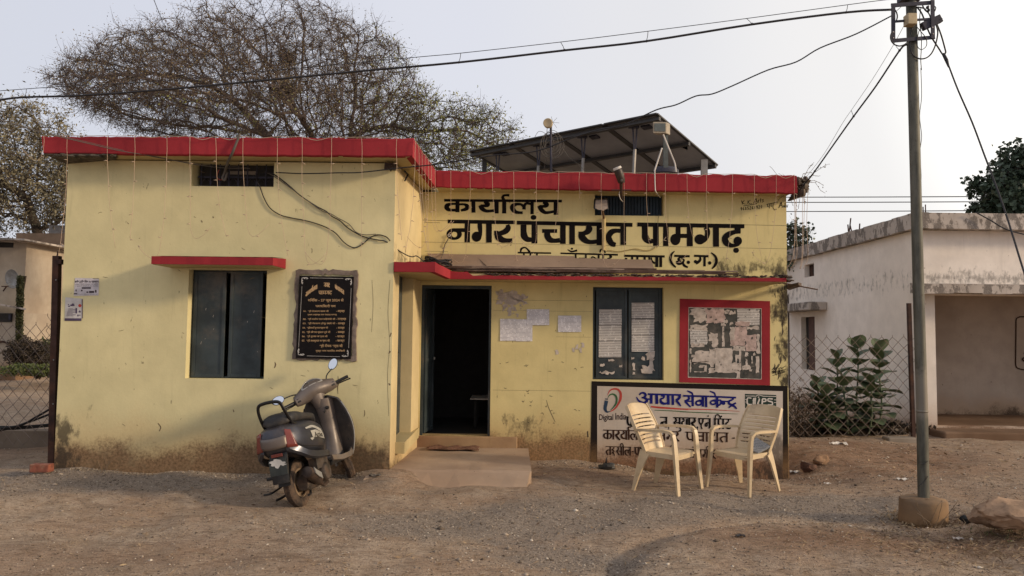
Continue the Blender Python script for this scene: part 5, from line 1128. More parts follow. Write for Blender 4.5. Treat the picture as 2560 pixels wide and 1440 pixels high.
# ------------------------------------------------------------------ plastic chairs
M['plastic'] = simple('cream_plastic',(.56,.43,.265),.38,0,.10,5,(.30,.20,.12),.35,.08,.45)
def chair(label, loc, yaw, tilt=0):
    c = thing('plastic_chair', label, 'chair', loc, 'cream plastic chairs in front of the painted panel', (0,tilt,yaw))
    def bk(u,v):          # u across -1..1, v 0 seat..1 top : x forward
        w = (.215+.035*math.sin(v*math.pi*.9)-.0*v)*(1-.06*v); curve = .045*(u*u)
        return Vector((-.17-.235*v**1.2+curve-.0, u*w, .405+.49*v))
    nu,nv = 12,44; slots = [(.155+.083*k,.155+.083*k+.022) for k in range(8)]
    mb = MB(); idx = {}
    vs = [];
    for j in range(nv+1): vs.append(j/nv)
    for a_,b_ in slots: vs += [a_,b_]
    vs = sorted(set(round(v,4) for v in vs if not any(abs(v-s)<.006 and round(v,4) not in (round(s,4),) for sl in slots for s in sl)))
    us = [-1,-.90,-.82,-.5,-.25,0,.25,.5,.82,.90,1]
    def vid(i,j):
        if (i,j) not in idx:
            u,v = us[i],vs[j]; p = bk(u,v)
            if v>.93: p.z -= .025*(abs(u)**3)*((v-.93)/.07)
            idx[(i,j)] = len(mb.v); mb.v.append(p)
        return idx[(i,j)]
    for i in range(len(us)-1):
        for j in range(len(vs)-1):
            vm = (vs[j]+vs[j+1])/2; um = (us[i]+us[i+1])/2
            if abs(um)<.8 and any(a_<vm<b_ for a_,b_ in slots): continue
            mb.f.append((vid(i,j),vid(i+1,j),vid(i+1,j+1),vid(i,j+1)))
    b = part('backrest', mb, M['plastic'], c, smooth=50, local=True); so_ = b.modifiers.new('thick','SOLIDIFY'); so_.thickness = .009; so_.offset = 0
    for s in (-1,1):
        part('back_rim', MB().sweep([bk(s,v)+Vector((-.008,0,0)) for v in [k/10 for k in range(10)]+[.96]],(1,0,0),.036,.012), M['plastic'], c, smooth=40, local=True)
    def seat(u,v):
        x = -.19+.43*v; w = .20+.03*v; y = (2*u-1)*w
        z = .415+.012*math.cos((2*u-1)*1.6)*0 -.018*math.cos((2*u-1)*math.pi/2)*math.sin(min(1,v*1.1)*math.pi*.9) - (.03*((v-.85)/.15)**2 if v>.85 else 0)
        return (x,y,z)
    s_ = part('seat', MB().grid(seat,10,12), M['plastic'], c, smooth=True, local=True); q = s_.modifiers.new('thick','SOLIDIFY'); q.thickness=.008; q.offset=-1
    part('seat_apron', MB().sweep([(-.17,-.205,.395),(.12,-.222,.39),(.21,-.215,.385),(.238,-.17,.383),(.243,0,.383),(.238,.17,.383),(.21,.215,.385),(.12,.222,.39),(-.17,.205,.395)],(0,0,1),.05,.007), M['plastic'], c, smooth=40, local=True)
    for s in (-1,1):
        arm = [(-.24,s*.235,.635),(-.15,s*.262,.645),(0,s*.275,.652),(.12,s*.275,.655),(.185,s*.272,.648),(.218,s*.268,.62)]
        part('armrest', MB().sweep(arm,(0,1,0),[.032,.046,.052,.052,.05,.046],[.022,.026,.027,.027,.028,.028]), M['plastic'], c, smooth=50, local=True)
        part('front_leg', MB().sweep([(.214,s*.268,.625),(.228,s*.266,.56),(.24,s*.262,.42),(.262,s*.272,.2),(.285,s*.285,.0)],(.35,1,0),[.046,.046,.052,.046,.036],[.028,.031,.034,.030,.022]), M['plastic'], c, smooth=50, local=True)
        part('rear_leg', MB().sweep([(-.13,s*.222,.41),(-.165,s*.228,.32),(-.215,s*.242,.14),(-.25,s*.255,.0)],(1,.3*s,0),[.14,.105,.062,.040],[.012,.018,.018,.016]), M['plastic'], c, smooth=50, local=True)
    return c
def on_ground(px,py,Y): p = P(px,py,Y); return (p.x,p.y,gz1(p.x,p.y)+.002)
ch1 = chair('left cream plastic chair, back to the emblem and facing right', on_ground(1664,1219,8.05), R(-38))
ch2 = chair('right cream plastic chair with a folded newspaper on its seat', on_ground(1862,1217,8.17), R(180+34))
for c in (ch1,ch2):
    for ch in [o for o in c.children]: pass
# newspaper
M['news'] = printed('newsprint',(.36,.35,.33),(.10,.10,.10),80,70,.7)
c_ = ch2.location; npb = MB(); base = Vector(c_)+Vector((.15,.06,.42))
q = [P(1873,1124,8.12),P(1896,1133,8.02),P(1926,1118,8.05),P(1891,1096,8.2)]
npb.hexa([v for v in q]+[v+Vector((0,.012,.014)) for v in q]); npb.hexa([v+Vector((.004,.02,-.012)) for v in q]+[v+Vector((.002,.012,-.001)) for v in q])
single('newspaper', npb, M['news'], 'folded grey newspaper lying on the right chair', 'newspaper')

# ------------------------------------------------------------------ scooter
rp_ = P(754,1262,6.75); 
sct = thing('motor_scooter','dark grey dusty motor scooter leaning on its side stand, handlebar turned left','scooter',(rp_.x,rp_.y,gz1(rp_.x,rp_.y)-.004),rot=(R(-13),0,R(81)))
sct.rotation_mode = 'XYZ'
M['sdark'] = simple('scooter_grey_paint',(.050,.052,.064),.32,.5,.25,3,(.14,.10,.07),.55,.05,.5)
M['sbrown'] = simple('scooter_dusty_panel',(.14,.115,.10),.42,.25,.25,3,(.19,.135,.095),.6,.05,.5)
M['sinner'] = simple('scooter_inner_shield',(.05,.045,.042),.45,.1,.3,2.5,(.17,.125,.09),.75,.05,.4)
M['rubber'] = simple('tyre_rubber',(.030,.022,.018),.92,0,.3,12,(.16,.10,.062),.75,.6)
M['seatv'] = simple('seat_vinyl',(.022,.021,.022),.55,0,.2,6,(.08,.065,.05),.4,.1)
M['rim'] = simple('bronze_rim',(.28,.20,.13),.5,.35,.2,9,(.14,.09,.06),.5,.1)
M['engine'] = simple('greasy_engine',(.06,.05,.042),.6,.4,.5,12,(.12,.075,.05),.6,.4)
M['blackp'] = simple('black_plastic',(.016,.015,.015),.45,0,.2,8,(.07,.055,.04),.4,.08)
M['lampred'] = simple('red_tail_lens',(.17,.038,.028),.25,0,.1,8,spec=.5,bump=0)
M['mirror'] = simple('mirror_glass',(.75,.77,.8),.04,1.0,.02,3,bump=0)
M['silver'] = simple('silver_sticker',(.42,.40,.36),.4,.3,.1,20,bump=0)
def sup(cx,cz,hw,hh,n=24,e=2.6,y0=0):
    out=[]
    for j in range(n):
        a=2*math.pi*j/n; c,s=math.cos(a),math.sin(a); out.append((y0+hw*math.copysign(abs(c)**(2/e),c), cz+hh*math.copysign(abs(s)**(2/e),s)))
    return out
def loft_x(mb, secs, e=2.6, n=24):
    rs=[]
    for x,zb,ztp,hw in secs: rs.append([(x,yy,zz) for yy,zz in sup(0,(zb+ztp)/2,hw,(ztp-zb)/2,n,e)])
    return mb.rings(rs)
def wheel(name, cx, mat4=None, r=.215, w=.092):
    def tf(v): return mat4@v if mat4 else v
    prof = [(-.028,.128),(-.042,.150),(-.047,.178),(-.040,.200),(-.024,.212),(0,.216),(.024,.212),(.040,.200),(.047,.178),(.042,.150),(.028,.128),(-.028,.128)]
    mb = MB().lathe((cx,0,r),(0,1,0),prof,48,False)
    # tread blocks
    for k in range(60):
        a = 2*math.pi*k/60
        for s in (-1,1):
            c_ = Vector((cx+math.cos(a+s*.02)*.213, s*.018, r+math.sin(a+s*.02)*.213)); tt = Vector((-math.sin(a),s*.5,math.cos(a))).normalized(); rr2=Vector((math.cos(a),0,math.sin(a)))
            mb.bar(c_-tt*.012,c_+tt*.012,.009,.008,rr2)
    mb.xf(tf); ty = part(name, mb, M['rubber'], sct, smooth=45, local=True)
    mb = MB().lathe((cx,0,r),(0,1,0),[(-.034,.112),(-.036,.132),(-.028,.134),(-.02,.118),(.02,.118),(.028,.134),(.036,.132),(.034,.112),(.0,.105),(-.034,.112)],40,False)
    mb.lathe((cx,0,r),(0,1,0),[(-.045,.02),(-.045,.035),(-.02,.045),(.02,.045),(.045,.035),(.045,.02)],20)
    for k in range(5):
        a=2*math.pi*k/5+.3; mb.bar((cx+.035*math.cos(a),0,r+.035*math.sin(a)),(cx+.115*math.cos(a),0,r+.115*math.sin(a)),.05,.022,(0,1,0))
    mb.lathe((cx,0,r),(0,1,0),[(-.012,.04),(-.006,.112),(.006,.112),(.012,.04)],30)
    mb.xf(tf); part('rim', mb, M['rim'], ty, smooth=45, local=True); return ty
wheel('rear_wheel',0.0)
steer = R(38); piv = Vector((1.0,0,0)); axis_s = Vector((-.42,0,.90)).normalized()
SM = Matrix.Translation(Vector((1.16,0,.22)))@Matrix.Rotation(steer,4,axis_s)@Matrix.Translation(-Vector((1.16,0,.22)))
wheel('front_wheel',1.235,SM)
# tail and side panels
body = [(-.47,.60,.70,.075),(-.43,.55,.745,.135),(-.36,.515,.775,.175),(-.22,.475,.79,.205),(-.05,.445,.79,.222),(.12,.43,.785,.222),(.26,.415,.77,.205),(.38,.40,.74,.175),(.48,.38,.68,.13),(.54,.37,.60,.09)]
bd = part('body_panel', loft_x(MB(),body,2.7,28), M['sdark'], sct, smooth=60, local=True)
# flared lower skirt on right and left side
for s in (-1,1):
    mb = MB(); rs=[]
    for x,z,y,h in ((-.44,.575,.13,.03),(-.34,.525,.20,.035),(-.18,.47,.232,.035),(0,.44,.243,.035),(.18,.42,.238,.033),(.32,.405,.215,.03),(.44,.385,.17,.025)):
        rs.append([(x,s*(y-.02),z-h),(x,s*(y+.010),z-h*.6),(x,s*(y+.006),z+h),(x,s*(y-.03),z+h)])
    part('side_skirt', mb.rings(rs), M['sdark'], sct, smooth=50, local=True)
    # round grey accent on flank front
part('seat', loft_x(MB(),[(-.32,.775,.835,.10),(-.27,.77,.868,.135),(-.14,.77,.885,.148),(.02,.768,.878,.150),(.12,.765,.855,.146),(.26,.755,.842,.135),(.38,.735,.825,.115),(.46,.70,.79,.08),(.49,.69,.75,.04)],2.9,26), M['seatv'], sct, smooth=60, local=True)
mb = MB(); mb.tube(spline([(-.10,.135,.76),(-.22,.135,.78),(-.34,.125,.90),(-.38,.105,.975),(-.40,.05,.995),(-.40,-.05,.995),(-.38,-.105,.975),(-.34,-.125,.90),(-.22,-.135,.78),(-.10,-.135,.76)],5),.0155,10)
part('grab_rail', mb, simple('black_rail',(.013,.012,.012),.35,.2), sct, smooth=True, local=True)
# tail panel, lamps
def tail(y,z,dx=0): 
    # tail surface x at (y,z)
    return -.475+ .9*(abs(y)/.20)**2.2*.13 - dx + .0*z
mb = MB().grid(lambda u,v:(tail((2*u-1)*.125,0,.018)+.03*(v-.5)**2, (2*u-1)*.125, .575+.10*v+.01*(2*u-1)**2),10,4)
tp_ = part('tail_centre_panel', mb, M['sbrown'], sct, smooth=True, local=True); tp_.modifiers.new('t','SOLIDIFY').thickness=.012
for s in (-1,1):
    def lampf(u,v): 
        y = s*(.118+.085*u*(1-.45*v)); z = .575+.165*v-.015*u
        return (tail(y,z,.018)+.015*v, y, z)
    lm = part('tail_lamp', MB().grid(lampf,6,5), M['lampred'], sct, smooth=True, local=True); lm.modifiers.new('t','SOLIDIFY').thickness=.014
mb = MB()
for k in range(4): mb.box(-.40+k*.018,-.393+k*.018,-.05,.05,.781+k*.0015,.787+k*.0015)
part('vent_slots', mb, M['blackp'], sct, local=True)
# mudguard, plate
mb = MB(); rs=[]
for k in range(9):
    u=k/8; z=.56-.29*u; x=-.36-.06*math.sin(u*1.7)-.015*u; w=.090-.012*u; rs.append([(x,-w,z),(x-.012,-w*.8,z),(x-.016,0,z),(x-.012,w*.8,z),(x,w,z),(x+.02,w,z),(x+.012,0,z),(x+.02,-w,z)])
part('rear_mudguard', mb.rings(rs), M['blackp'], sct, smooth=50, local=True)
part('reflector', MB().box(-.428,-.415,-.055,.055,.505,.535), M['lampred'], sct, local=True, bevel=.004)
mb=MB(); 
def plate(u,v): return (-.4405-.012*v-.003*math.sin(u*6), -.083+.166*u, .345+.14*(1-v))
npl = part('number_plate', MB().grid(plate,3,3), simple('plate_dark',(.035,.04,.036),.5), sct, local=True); npl.modifiers.new('t','SOLIDIFY').thickness=.006
stk=[]; random.seed(21)
for k in range(26):
    a=2*math.pi*k/26; r_=1.0+random.uniform(-.32,.15); stk.append((-.4475,-.005+.085*r_*math.cos(a),.45+.04*r_*math.sin(a)+.01*math.cos(a)))
part('torn_sticker', MB().poly(stk), simple('torn_white_sticker',(.55,.52,.47),.8,bump=0), npl, local=True, norm=False)
random.seed(5)
# engine, exhaust, shock
mb = MB(); loft_x(mb,[(-.10,.15,.28,.05),(.0,.13,.33,.075),(.15,.13,.36,.085),(.30,.14,.34,.07),(.40,.17,.30,.05)],3,14); mb.xf(lambda v:(v.x,v.y-.09,v.z))
mb.lathe((.22,-.17,.25),(0,-1,0),((0,.085),(.03,.085),(.05,.07),(.055,.02)),18); mb.box(.05,.30,-.20,-.12,.30,.40)
for k in range(6): mb.box(.30+k*.022,.31+k*.022,-.16,-.02,.16,.34)
part('engine', mb, M['engine'], sct, smooth=40, local=True)
mb = MB().tube([(.34,-.14,.14),(.2,-.16,.13),(.05,-.185,.19)],[.018,.018,.02],8).tube([(.08,-.185,.195),(.04,-.19,.215),(-.20,-.205,.30),(-.26,-.205,.315),(-.27,-.205,.317)],[.03,.052,.056,.05,.02],14)
part('exhaust', mb, simple('burnt_exhaust',(.05,.038,.032),.55,.5,.4,9,(.13,.075,.05),.6), sct, smooth=45, local=True)
part('heat_shield', MB().sweep([(.02,-.245,.24),(-.1,-.255,.28),(-.2,-.262,.315)],(0,.2,1),.06,.006), M['steel'], sct, smooth=45, local=True)
part('air_box', MB().box(-.12,.14,.07,.17,.26,.42), M['blackp'], sct, local=True, bevel=.02)
part('shock_absorber', MB().tube([(-.02,.11,.24),(-.06,.11,.50)],.026,10), M['blackp'], sct, smooth=True, local=True)
part('rear_fender_inner', MB().grid(lambda u,v:(.0+.245*math.cos(R(10)+u*R(165)), -.06+.12*v, .215+.245*math.sin(R(10)+u*R(165))),16,3), M['blackp'], sct, smooth=True, local=True)
# floorboard + legshield
part('floorboard', MB().hexa([(.44,-.17,.27),(.98,-.16,.27),(.98,.16,.27),(.44,.17,.27),(.44,-.20,.325),(.99,-.185,.325),(.99,.185,.325),(.44,.20,.325)]), M['blackp'], sct, local=True, bevel=.02)
part('floor_side_trim', MB().sweep([(.40,-.205,.35),(.62,-.212,.318),(.85,-.205,.315),(1.0,-.185,.36)],(0,.3,1),.05,.02), M['sbrown'], sct, smooth=50, local=True)
part('floor_side_trim', MB().sweep([(.40,.205,.35),(.62,.212,.318),(.85,.205,.315),(1.0,.185,.36)],(0,-.3,1),.05,.02), M['sbrown'], sct, smooth=50, local=True)
def shx(v): return 1.06-.11*v
def shw(v): return (.165+.105*math.sin(min(1,v*1.12)*math.pi*.82+.25))
def shield(u,v):
    s=2*u-1; z=.30+.66*v; w = shw(v) if v<.86 else shw(.86)*math.sqrt(max(0,1-((v-.86)/.15)**2))+.0
    return (shx(v)-.085*abs(s)**2.2+.0, s*w, z)
o_ = part('inner_leg_shield', MB().grid(shield,18,16), M['sinner'], sct, smooth=True, local=True); o_.modifiers.new('t','SOLIDIFY').thickness=.02
def nose(u,v):
    s=2*u-1; z=.33+.62*v; w = (shw(v) if v<.86 else shw(.86)*math.sqrt(max(0,1-((v-.86)/.15)**2)))*.99
    return (shx(v)-.075*abs(s)**2.2+.012+.13*(1-s*s)*(1-.35*v), s*w, z)
part('front_apron', MB().grid(nose,18,14), M['sdark'], sct, smooth=True, local=True)
for s_e in (0,1):
    part('shield_trim_rimlight', MB().tube([Vector(shield(s_e,v/14))+Vector((-.008,0,0)) for v in range(13)],.007,6), M['steel'] if s_e==0 else M['blackp'], sct, smooth=True, local=True)  # right edge in pale steel paints the rim light, left edge stays black
mb=MB(); rs=[]
for z,x,w,d in ((.32,.86,.095,.10),(.42,.90,.085,.09),(.55,.92,.078,.08),(.70,.91,.085,.085),(.84,.89,.10,.095),(.93,.88,.11,.10)):
    rs.append([(x+.10,-w,z),(x+.02,-w*.96,z),(x-d*.35,-w*.6,z),(x-d*.5,0,z),(x-d*.35,w*.6,z),(x+.02,w*.96,z),(x+.10,w,z)])
part('shield_spine', mb.rings(rs,True,True), M['sbrown'], sct, smooth=60, local=True)
part('bag_hook', MB().tube([(.85,-.03,.80),(.825,-.03,.80),(.815,-.03,.785)],.008,6).lathe((.86,-.055,.83),(-1,0,0),((0,.02),(.02,.018),(.024,.008)),12), M['blackp'], sct, smooth=40, local=True)
mb=MB()
for (yy,zz) in ((-.03,.70),(-.20,.72),(-.215,.60),(-.19,.46),(-.05,.56),(.2,.6)): mb.lathe((shx((zz-.3)/.66)-.10,yy,zz),(-1,0,0),((0,.009),(.006,.007)),8)
part('trim_screws', mb, M['blackp'], sct, local=True)
# fork, front fender (steered)
def SX(mb): return mb.xf(lambda v: SM@v)
ff = part('front_fender', SX(MB().grid(lambda u,v:(1.235+.25*math.cos(R(-5)+u*R(165)), (-.065+.13*v), .225+.25*math.sin(R(-5)+u*R(165))-.02*(2*v-1)**2),18,6)), M['sdark'], sct, smooth=True, local=True); ff.modifiers.new('t','SOLIDIFY').thickness=.008
part('fork', SX(MB().tube([(1.235,.075,.215),(1.17,.07,.45),(1.10,.03,.60)],.017,8).tube([(1.235,-.075,.215),(1.17,-.07,.45),(1.10,-.03,.60)],.017,8).tube([(1.12,0,.55),(.94,0,.95)],.026,8)), M['steel'], sct, smooth=40, local=True)
# handlebar cowl
mb=MB(); rs=[]
for y,x,z,rx_,rz_ in ((-.235,.862,1.015,.02,.02),(-.225,.865,1.018,.045,.042),(-.17,.878,1.025,.058,.055),(-.11,.90,1.04,.088,.066),(-.05,.915,1.05,.118,.078),(0,.92,1.052,.125,.08),(.05,.915,1.05,.118,.078),(.11,.90,1.04,.088,.066),(.17,.878,1.025,.058,.055),(.225,.865,1.018,.045,.042),(.235,.862,1.015,.02,.02)):
    ring=[]
    for j in range(20):
        a=2*math.pi*j/20; ring.append((x+rx_*1.12*math.cos(a), y, z+rz_*1.28*math.sin(a)))
    rs.append(ring)
mb.rings(rs)
cw = part('handlebar_cowl', SX(mb), M['sbrown'], sct, smooth=60, local=True)
mb=MB(); rs=[]
for z,x,w,d in ((1.03,.90,.125,.10),(.98,.895,.095,.085),(.93,.90,.075,.075),(.88,.91,.066,.068),(.85,.915,.06,.06)):
    rs.append([(x+d*math.cos(2*math.pi*j/18)*1.0, w*math.sin(2*math.pi*j/18), z) for j in range(18)])
part('cowl_neck', SX(mb.rings(rs)), M['sbrown'], sct, smooth=60, local=True)
def dialp(r,u,out=0):  # oval on the rider side/top face of the cowl
    a=2*math.pi*u; y=.105*r*math.cos(a); q=.048*r*math.sin(a); return Vector((.845+q*.72-out*.65-.0, y, 1.132+q*.60+out*.78-(y/.105)**2*.028))
mb=MB().rings([[dialp(1.18,j/28,-.012) for j in range(28)],[dialp(1.16,j/28,.008) for j in range(28)],[dialp(1.0,j/28,.009) for j in range(28)],[dialp(.97,j/28,.002) for j in range(28)]],True,False)
part('dial_rim', SX(mb), M['silver'], sct, smooth=40, local=True)
part('dial_glass', SX(MB().poly([dialp(1.0,j/28,.0035) for j in range(28)])), simple('dial_glass',(.06,.055,.05),.12,spec=.6,bump=0), sct, local=True)
for s in (-1,1):
    part('grip', SX(MB().tube([(.862,s*.225,1.015),(.845,s*.30,1.015),(.828,s*.375,1.013)],[.017,.017,.018],12)), M['blackp'], sct, smooth=40, local=True)
    part('brake_lever', SX(MB().tube(spline([(.895,s*.20,1.0),(.905,s*.26,.995),(.885,s*.33,.99),(.878,s*.385,.985),(.875,s*.392,.985)],4),[.008]*16+[.011],6)), M['blackp'], sct, smooth=True, local=True)
    sw_ = part('switch_block', SX(MB().box(.815,.845,min(s*.17,s*.215),max(s*.17,s*.215),.995,1.04)), M['blackp'], sct, local=True, bevel=.006)
    st = spline([(.88,s*.165,1.06),(.875,s*.17,1.10),(.87,s*.20,1.135),(.868,s*.27,1.165)] if s<0 else [(.88,s*.165,1.06),(.875,s*.18,1.085),(.872,s*.24,1.10),(.87,s*.31,1.105)],4)
    part('mirror_stem', SX(MB().tube(st,.0065,6)), M['blackp'], sct, smooth=True, local=True)
    mc = Vector((.868,s*.30,1.205)) if s<0 else Vector((.868,s*.37,1.115))
    nd = Vector((-1,.30 if s<0 else -.10,.18)).normalized()
    ax1 = Vector((0,1,0)); ax1=(ax1-nd*ax1.dot(nd)).normalized(); ax2 = nd.cross(ax1)
    tl_=R(35) if s<0 else 0
    b1 = ax1*math.cos(tl_)+ax2*math.sin(tl_); b2=ax2*math.cos(tl_)-ax1*math.sin(tl_)
    mr = lambda k,o: [mc+nd*o+b1*.067*k*math.cos(a)+b2*.045*k*math.sin(a) for a in [2*math.pi*j/24 for j in range(24)]]
    mh = part('mirror_housing', SX(MB().rings([mr(.4,-.03),mr(.8,-.022),mr(1.0,-.006),mr(1.0,.004),mr(.9,.005)])), M['blackp'], sct, smooth=40, local=True)
    part('mirror_glass', SX(MB().poly(mr(.90,.0065))), M['mirror'], mh, local=True, norm=False)
# stand, pedals, kick
part('side_stand', MB().tube([(.30,.10,.16),(.30,.20,.06),(.32,.235,-.035)],[.012,.011,.014],7), M['blackp'], sct, smooth=40, local=True)
for cs in ([(.08,.10,.15),(-.02,.15,.12),(-.12,.18,.11)],[(.08,-.08,.13),(-.02,-.12,.10),(-.1,-.13,.10)]): part('centre_stand', MB().tube(cs,.012,7), M['blackp'], sct, smooth=40, local=True)
part('footpeg', MB().tube([(.05,.16,.30),(.02,.30,.30)],[.014,.016],7), M['blackp'], sct, smooth=40, local=True)
part('kick_lever', MB().tube(spline([(.20,.16,.24),(.05,.20,.20),(-.12,.22,.18),(-.14,.29,.18)],3),.010,7), M['blackp'], sct, smooth=40, local=True)
# flank stickers and seams (right side)
def seam(pts): return MB().tube(spline([(x,flank0(x,z),z) for x,z in pts],4),.0035,5)
def flank0(x,z): return flank(x,z,.0)
def flank(x,z,o=.0035):
    # side surface y of the body loft at x,z (right = negative y)
    for (xa,ba,ta,wa),(xb,bb,tb_,wb) in zip(body[:-1],body[1:]):
        if xa<=x<=xb:
            u=(x-xa)/(xb-xa); b_=ba+(bb-ba)*u; t_2=ta+(tb_-ta)*u; w=wa+(wb-wa)*u; q_=min(.98,abs((z-(b_+t_2)/2)/((t_2-b_)/2))); return -(w*(1-q_**2.7)**(1/2.7)+o)
    return -.2
part('panel_seam', seam([(-.34,.60),(-.2,.555),(0,.53),(.2,.50),(.34,.48)]), M['blackp'], sct, smooth=True, local=True)
part('panel_seam', seam([(.30,.70),(.34,.62),(.35,.52),(.36,.45)]), M['blackp'], sct, smooth=True, local=True)
def strip_on(pts0,pts1,n=10):
    mb=MB(); 
    for i in range(n):
        u0,u1=i/n,(i+1)/n
        def at_(p,u): k=u*(len(p)-1); a=min(int(k),len(p)-2); f=k-a; return (p[a][0]+(p[a+1][0]-p[a][0])*f,p[a][1]+(p[a+1][1]-p[a][1])*f)
        c4=[at_(pts0,u0),at_(pts0,u1),at_(pts1,u1),at_(pts1,u0)]
        mid=[((c4[0][0]+c4[3][0])/2,(c4[0][1]+c4[3][1])/2),((c4[1][0]+c4[2][0])/2,(c4[1][1]+c4[2][1])/2)]
        V_=lambda p:(p[0],flank(*p),p[1])
        mb.quad(V_(c4[0]),V_(c4[1]),V_(mid[1]),V_(mid[0])); mb.quad(V_(mid[0]),V_(mid[1]),V_(c4[2]),V_(c4[3]))
    return mb
part('flank_sticker', strip_on([(-.08,.705),(.08,.715),(.26,.66),(.36,.58)],[(-.08,.692),(.08,.69),(.25,.625),(.34,.575)]), M['silver'], sct, local=True, norm=False)
fs = part('flank_sticker', strip_on([(.0,.665),(.12,.662),(.26,.62),(.36,.565)],[(.02,.60),(.12,.592),(.26,.565),(.36,.548)]), M['silver'], sct, local=True, norm=False)
part('flank_sticker', strip_on([(-.04,.60),(.02,.60)],[(.0,.575),(.05,.59)],3), M['silver'], sct, local=True, norm=False)
mb=MB(); V_,F_c=font_poly('Activa',.01); n0=len(mb.v)
for u,v in V_: x=.06+.22*u; z=.645-.022*u-.05*v; mb.v.append(Vector((x,flank(x,z,.006),z)))
mb.f+=[tuple(i+n0 for i in f) for f in F_c]; part('sticker_lettering', mb, M['blackp'], fs, local=True, norm=False)

for ch in sct.children_recursive:
    if ch.type!='MESH' or ch.name.split('.')[0] in ('tyre','rim','rear_wheel','rear_fender_inner'): continue
    for v in ch.data.vertices:
        if v.co.x<-.05: v.co.x = -.05+(v.co.x+.05)*.64
sct.scale = (.97,.97,.97)
# ------------------------------------------------------------------ rocks, bricks, litter things
def rock(name, px,py,Y, sx,sy,sz, mat_, label, cat, seed=0, sub=3, j=.22, rot=0, sink=.15, facet=False):
    import bmesh
    rnd = random.Random(seed); bm = bmesh.new(); bmesh.ops.create_icosphere(bm,subdivisions=sub,radius=1)
    dirs=[(Vector((rnd.gauss(0,1),rnd.gauss(0,1),rnd.gauss(0,1))).normalized(),rnd.uniform(.5,.85)) for _ in range(14)]
    for v in bm.verts:
        c = v.co.copy()
        for d,k in dirs:
            q=c.dot(d)
            if q>k: c -= d*(q-k)*.92
        c *= 1+.16*mnoise.fractal(c*2.3+Vector((seed,0,0)),1.0,2.0,5)
        c *= 1+.02*math.sin(c.x*5+seed)*math.sin(c.y*6+1)*math.cos(c.z*5)+.02*math.sin(c.x*17+c.z*13)*math.sin(c.y*15)+rnd.uniform(-1,1)*j*.10
        v.co = Vector((c.x*sx,c.y*sy,c.z*sz))
    me = bpy.data.meshes.new(name); bm.to_mesh(me); bm.free(); me.materials.append(mat_)
    me.polygons.foreach_set('use_smooth',[True]*len(me.polygons)); me.set_sharp_from_angle(angle=R(28))
    p = P(px,py,Y); o = link(name,me,label=label,cat=cat,loc=(p.x,p.y,gz1(p.x,p.y)+sz*(1-sink))); o.rotation_euler=(0,0,rot); return o
M['boulder'] = simple('brown_sandstone',(.30,.19,.115),.95,0,.35,7,(.13,.08,.05),.6,1.0,local=False)
rock('boulder',2530,1345,5.95,.34,.25,.15,M['boulder'],'big brown boulder lying right of the pole footing','boulder',17,4,.25,.25,.12)
single('plastic_bag', MB().ball(P(2420,1300,6.55),.06,.05,.035,9,6,.3), M['black'], 'crumpled black plastic scrap beside the big boulder', 'plastic bag', smooth=30)
rock('rubble_lump',2020,1167,9.6,.11,.08,.085,simple('dark_brick',(.11,.055,.035),.95,0,.4,14,(.05,.03,.02),.5,.8,local=False),'dark broken brick lump at the building corner','rubble',8,4,.3)
rock('rubble_lump',2053,1160,9.75,.13,.09,.09,simple('tan_brick',(.25,.15,.085),.95,0,.4,14,(.12,.07,.045),.5,.8,local=False),'lighter lump of mortared brick beside the dark one','rubble',9,4,.3)
p_ = P(104,1180,7.72); br_ = single('brick', MB().box(p_.x-.10,p_.x+.10,p_.y-.05,p_.y+.05,p_.z,p_.z+.085), simple('red_brick',(.20,.065,.04),.95,0,.35,14,(.3,.2,.13),.4,.5,local=False), 'broken red brick lying at the foot of the left fence post', 'brick', bevel=.01)
rock('stone_block',88,1172,7.85,.07,.06,.05,M['cement'],'pale stone against the red brick at the left fence post','stone',12,2,.3)
p_ = P(2255,1120,11.9); single('concrete_block', MB().hexa([(p_.x-.26,p_.y-.1,p_.z-.05),(p_.x+.25,p_.y-.1,p_.z-.05),(p_.x+.25,p_.y+.15,p_.z-.05),(p_.x-.26,p_.y+.15,p_.z-.05),(p_.x-.25,p_.y-.08,p_.z+.17),(p_.x+.23,p_.y-.08,p_.z+.17),(p_.x+.23,p_.y+.15,p_.z+.17),(p_.x-.25,p_.y+.15,p_.z+.17)]), M['cement'], 'grey concrete block at the base of the right fence post', 'concrete block', bevel=.02)
bgp = thing('plastic_bag','crumpled dark grey bag on the ground by the left edge of the painted panel','plastic bag',on_ground(1519,1173,9.1))
c_ = bgp.location; mb=MB().ball(c_+Vector((0,0,.03)),.10,.07,.045,11,7,.22); part('bag_body', mb, simple('grey_film',(.045,.042,.038),.5,0,.4,12,local=False), bgp, smooth=35)
part('bag_tip', MB().tube([c_+Vector((-.02,0,.06)),c_+Vector((-.015,0,.12)),c_+Vector((-.005,0,.145))],[.014,.008,.003],6), M['cable'], bgp, smooth=True)
lts = ((1985,1138,9.7,.05,'white crumpled paper scrap by the building corner','white'),(2095,1108,11.0,.10,'pale flattened wrapper on the red soil heap','white'),(2395,1345,6.0,.03,'bit of white and pink litter near the boulder','oldpaper'),(2255,1195,8.8,.05,'white scrap lying left of the pole','white'),(937,1207,7.75,.05,'grey flattened wrapper at the platform corner','cablegrey'),(1850,1343,5.9,.03,'small dark twig scrap in the foreground soil','cable'),(2068,1190,8.9,.03,'small white chip near the brick lumps','white'))
for px,py,Y,s_,lb,mn in lts:
    c_ = Vector(on_ground(px,py,Y)); mb=MB(); mb.grid(lambda u,v:(c_.x+(u-.5)*s_*2.4,c_.y+(v-.5)*s_*1.4,c_.z+.012+s_*.25*math.sin(u*9+px)*math.cos(v*7)),6,4); o=single('litter_scrap',mb,M[mn],lb,'litter'); o.modifiers.new('t','SOLIDIFY').thickness=.004
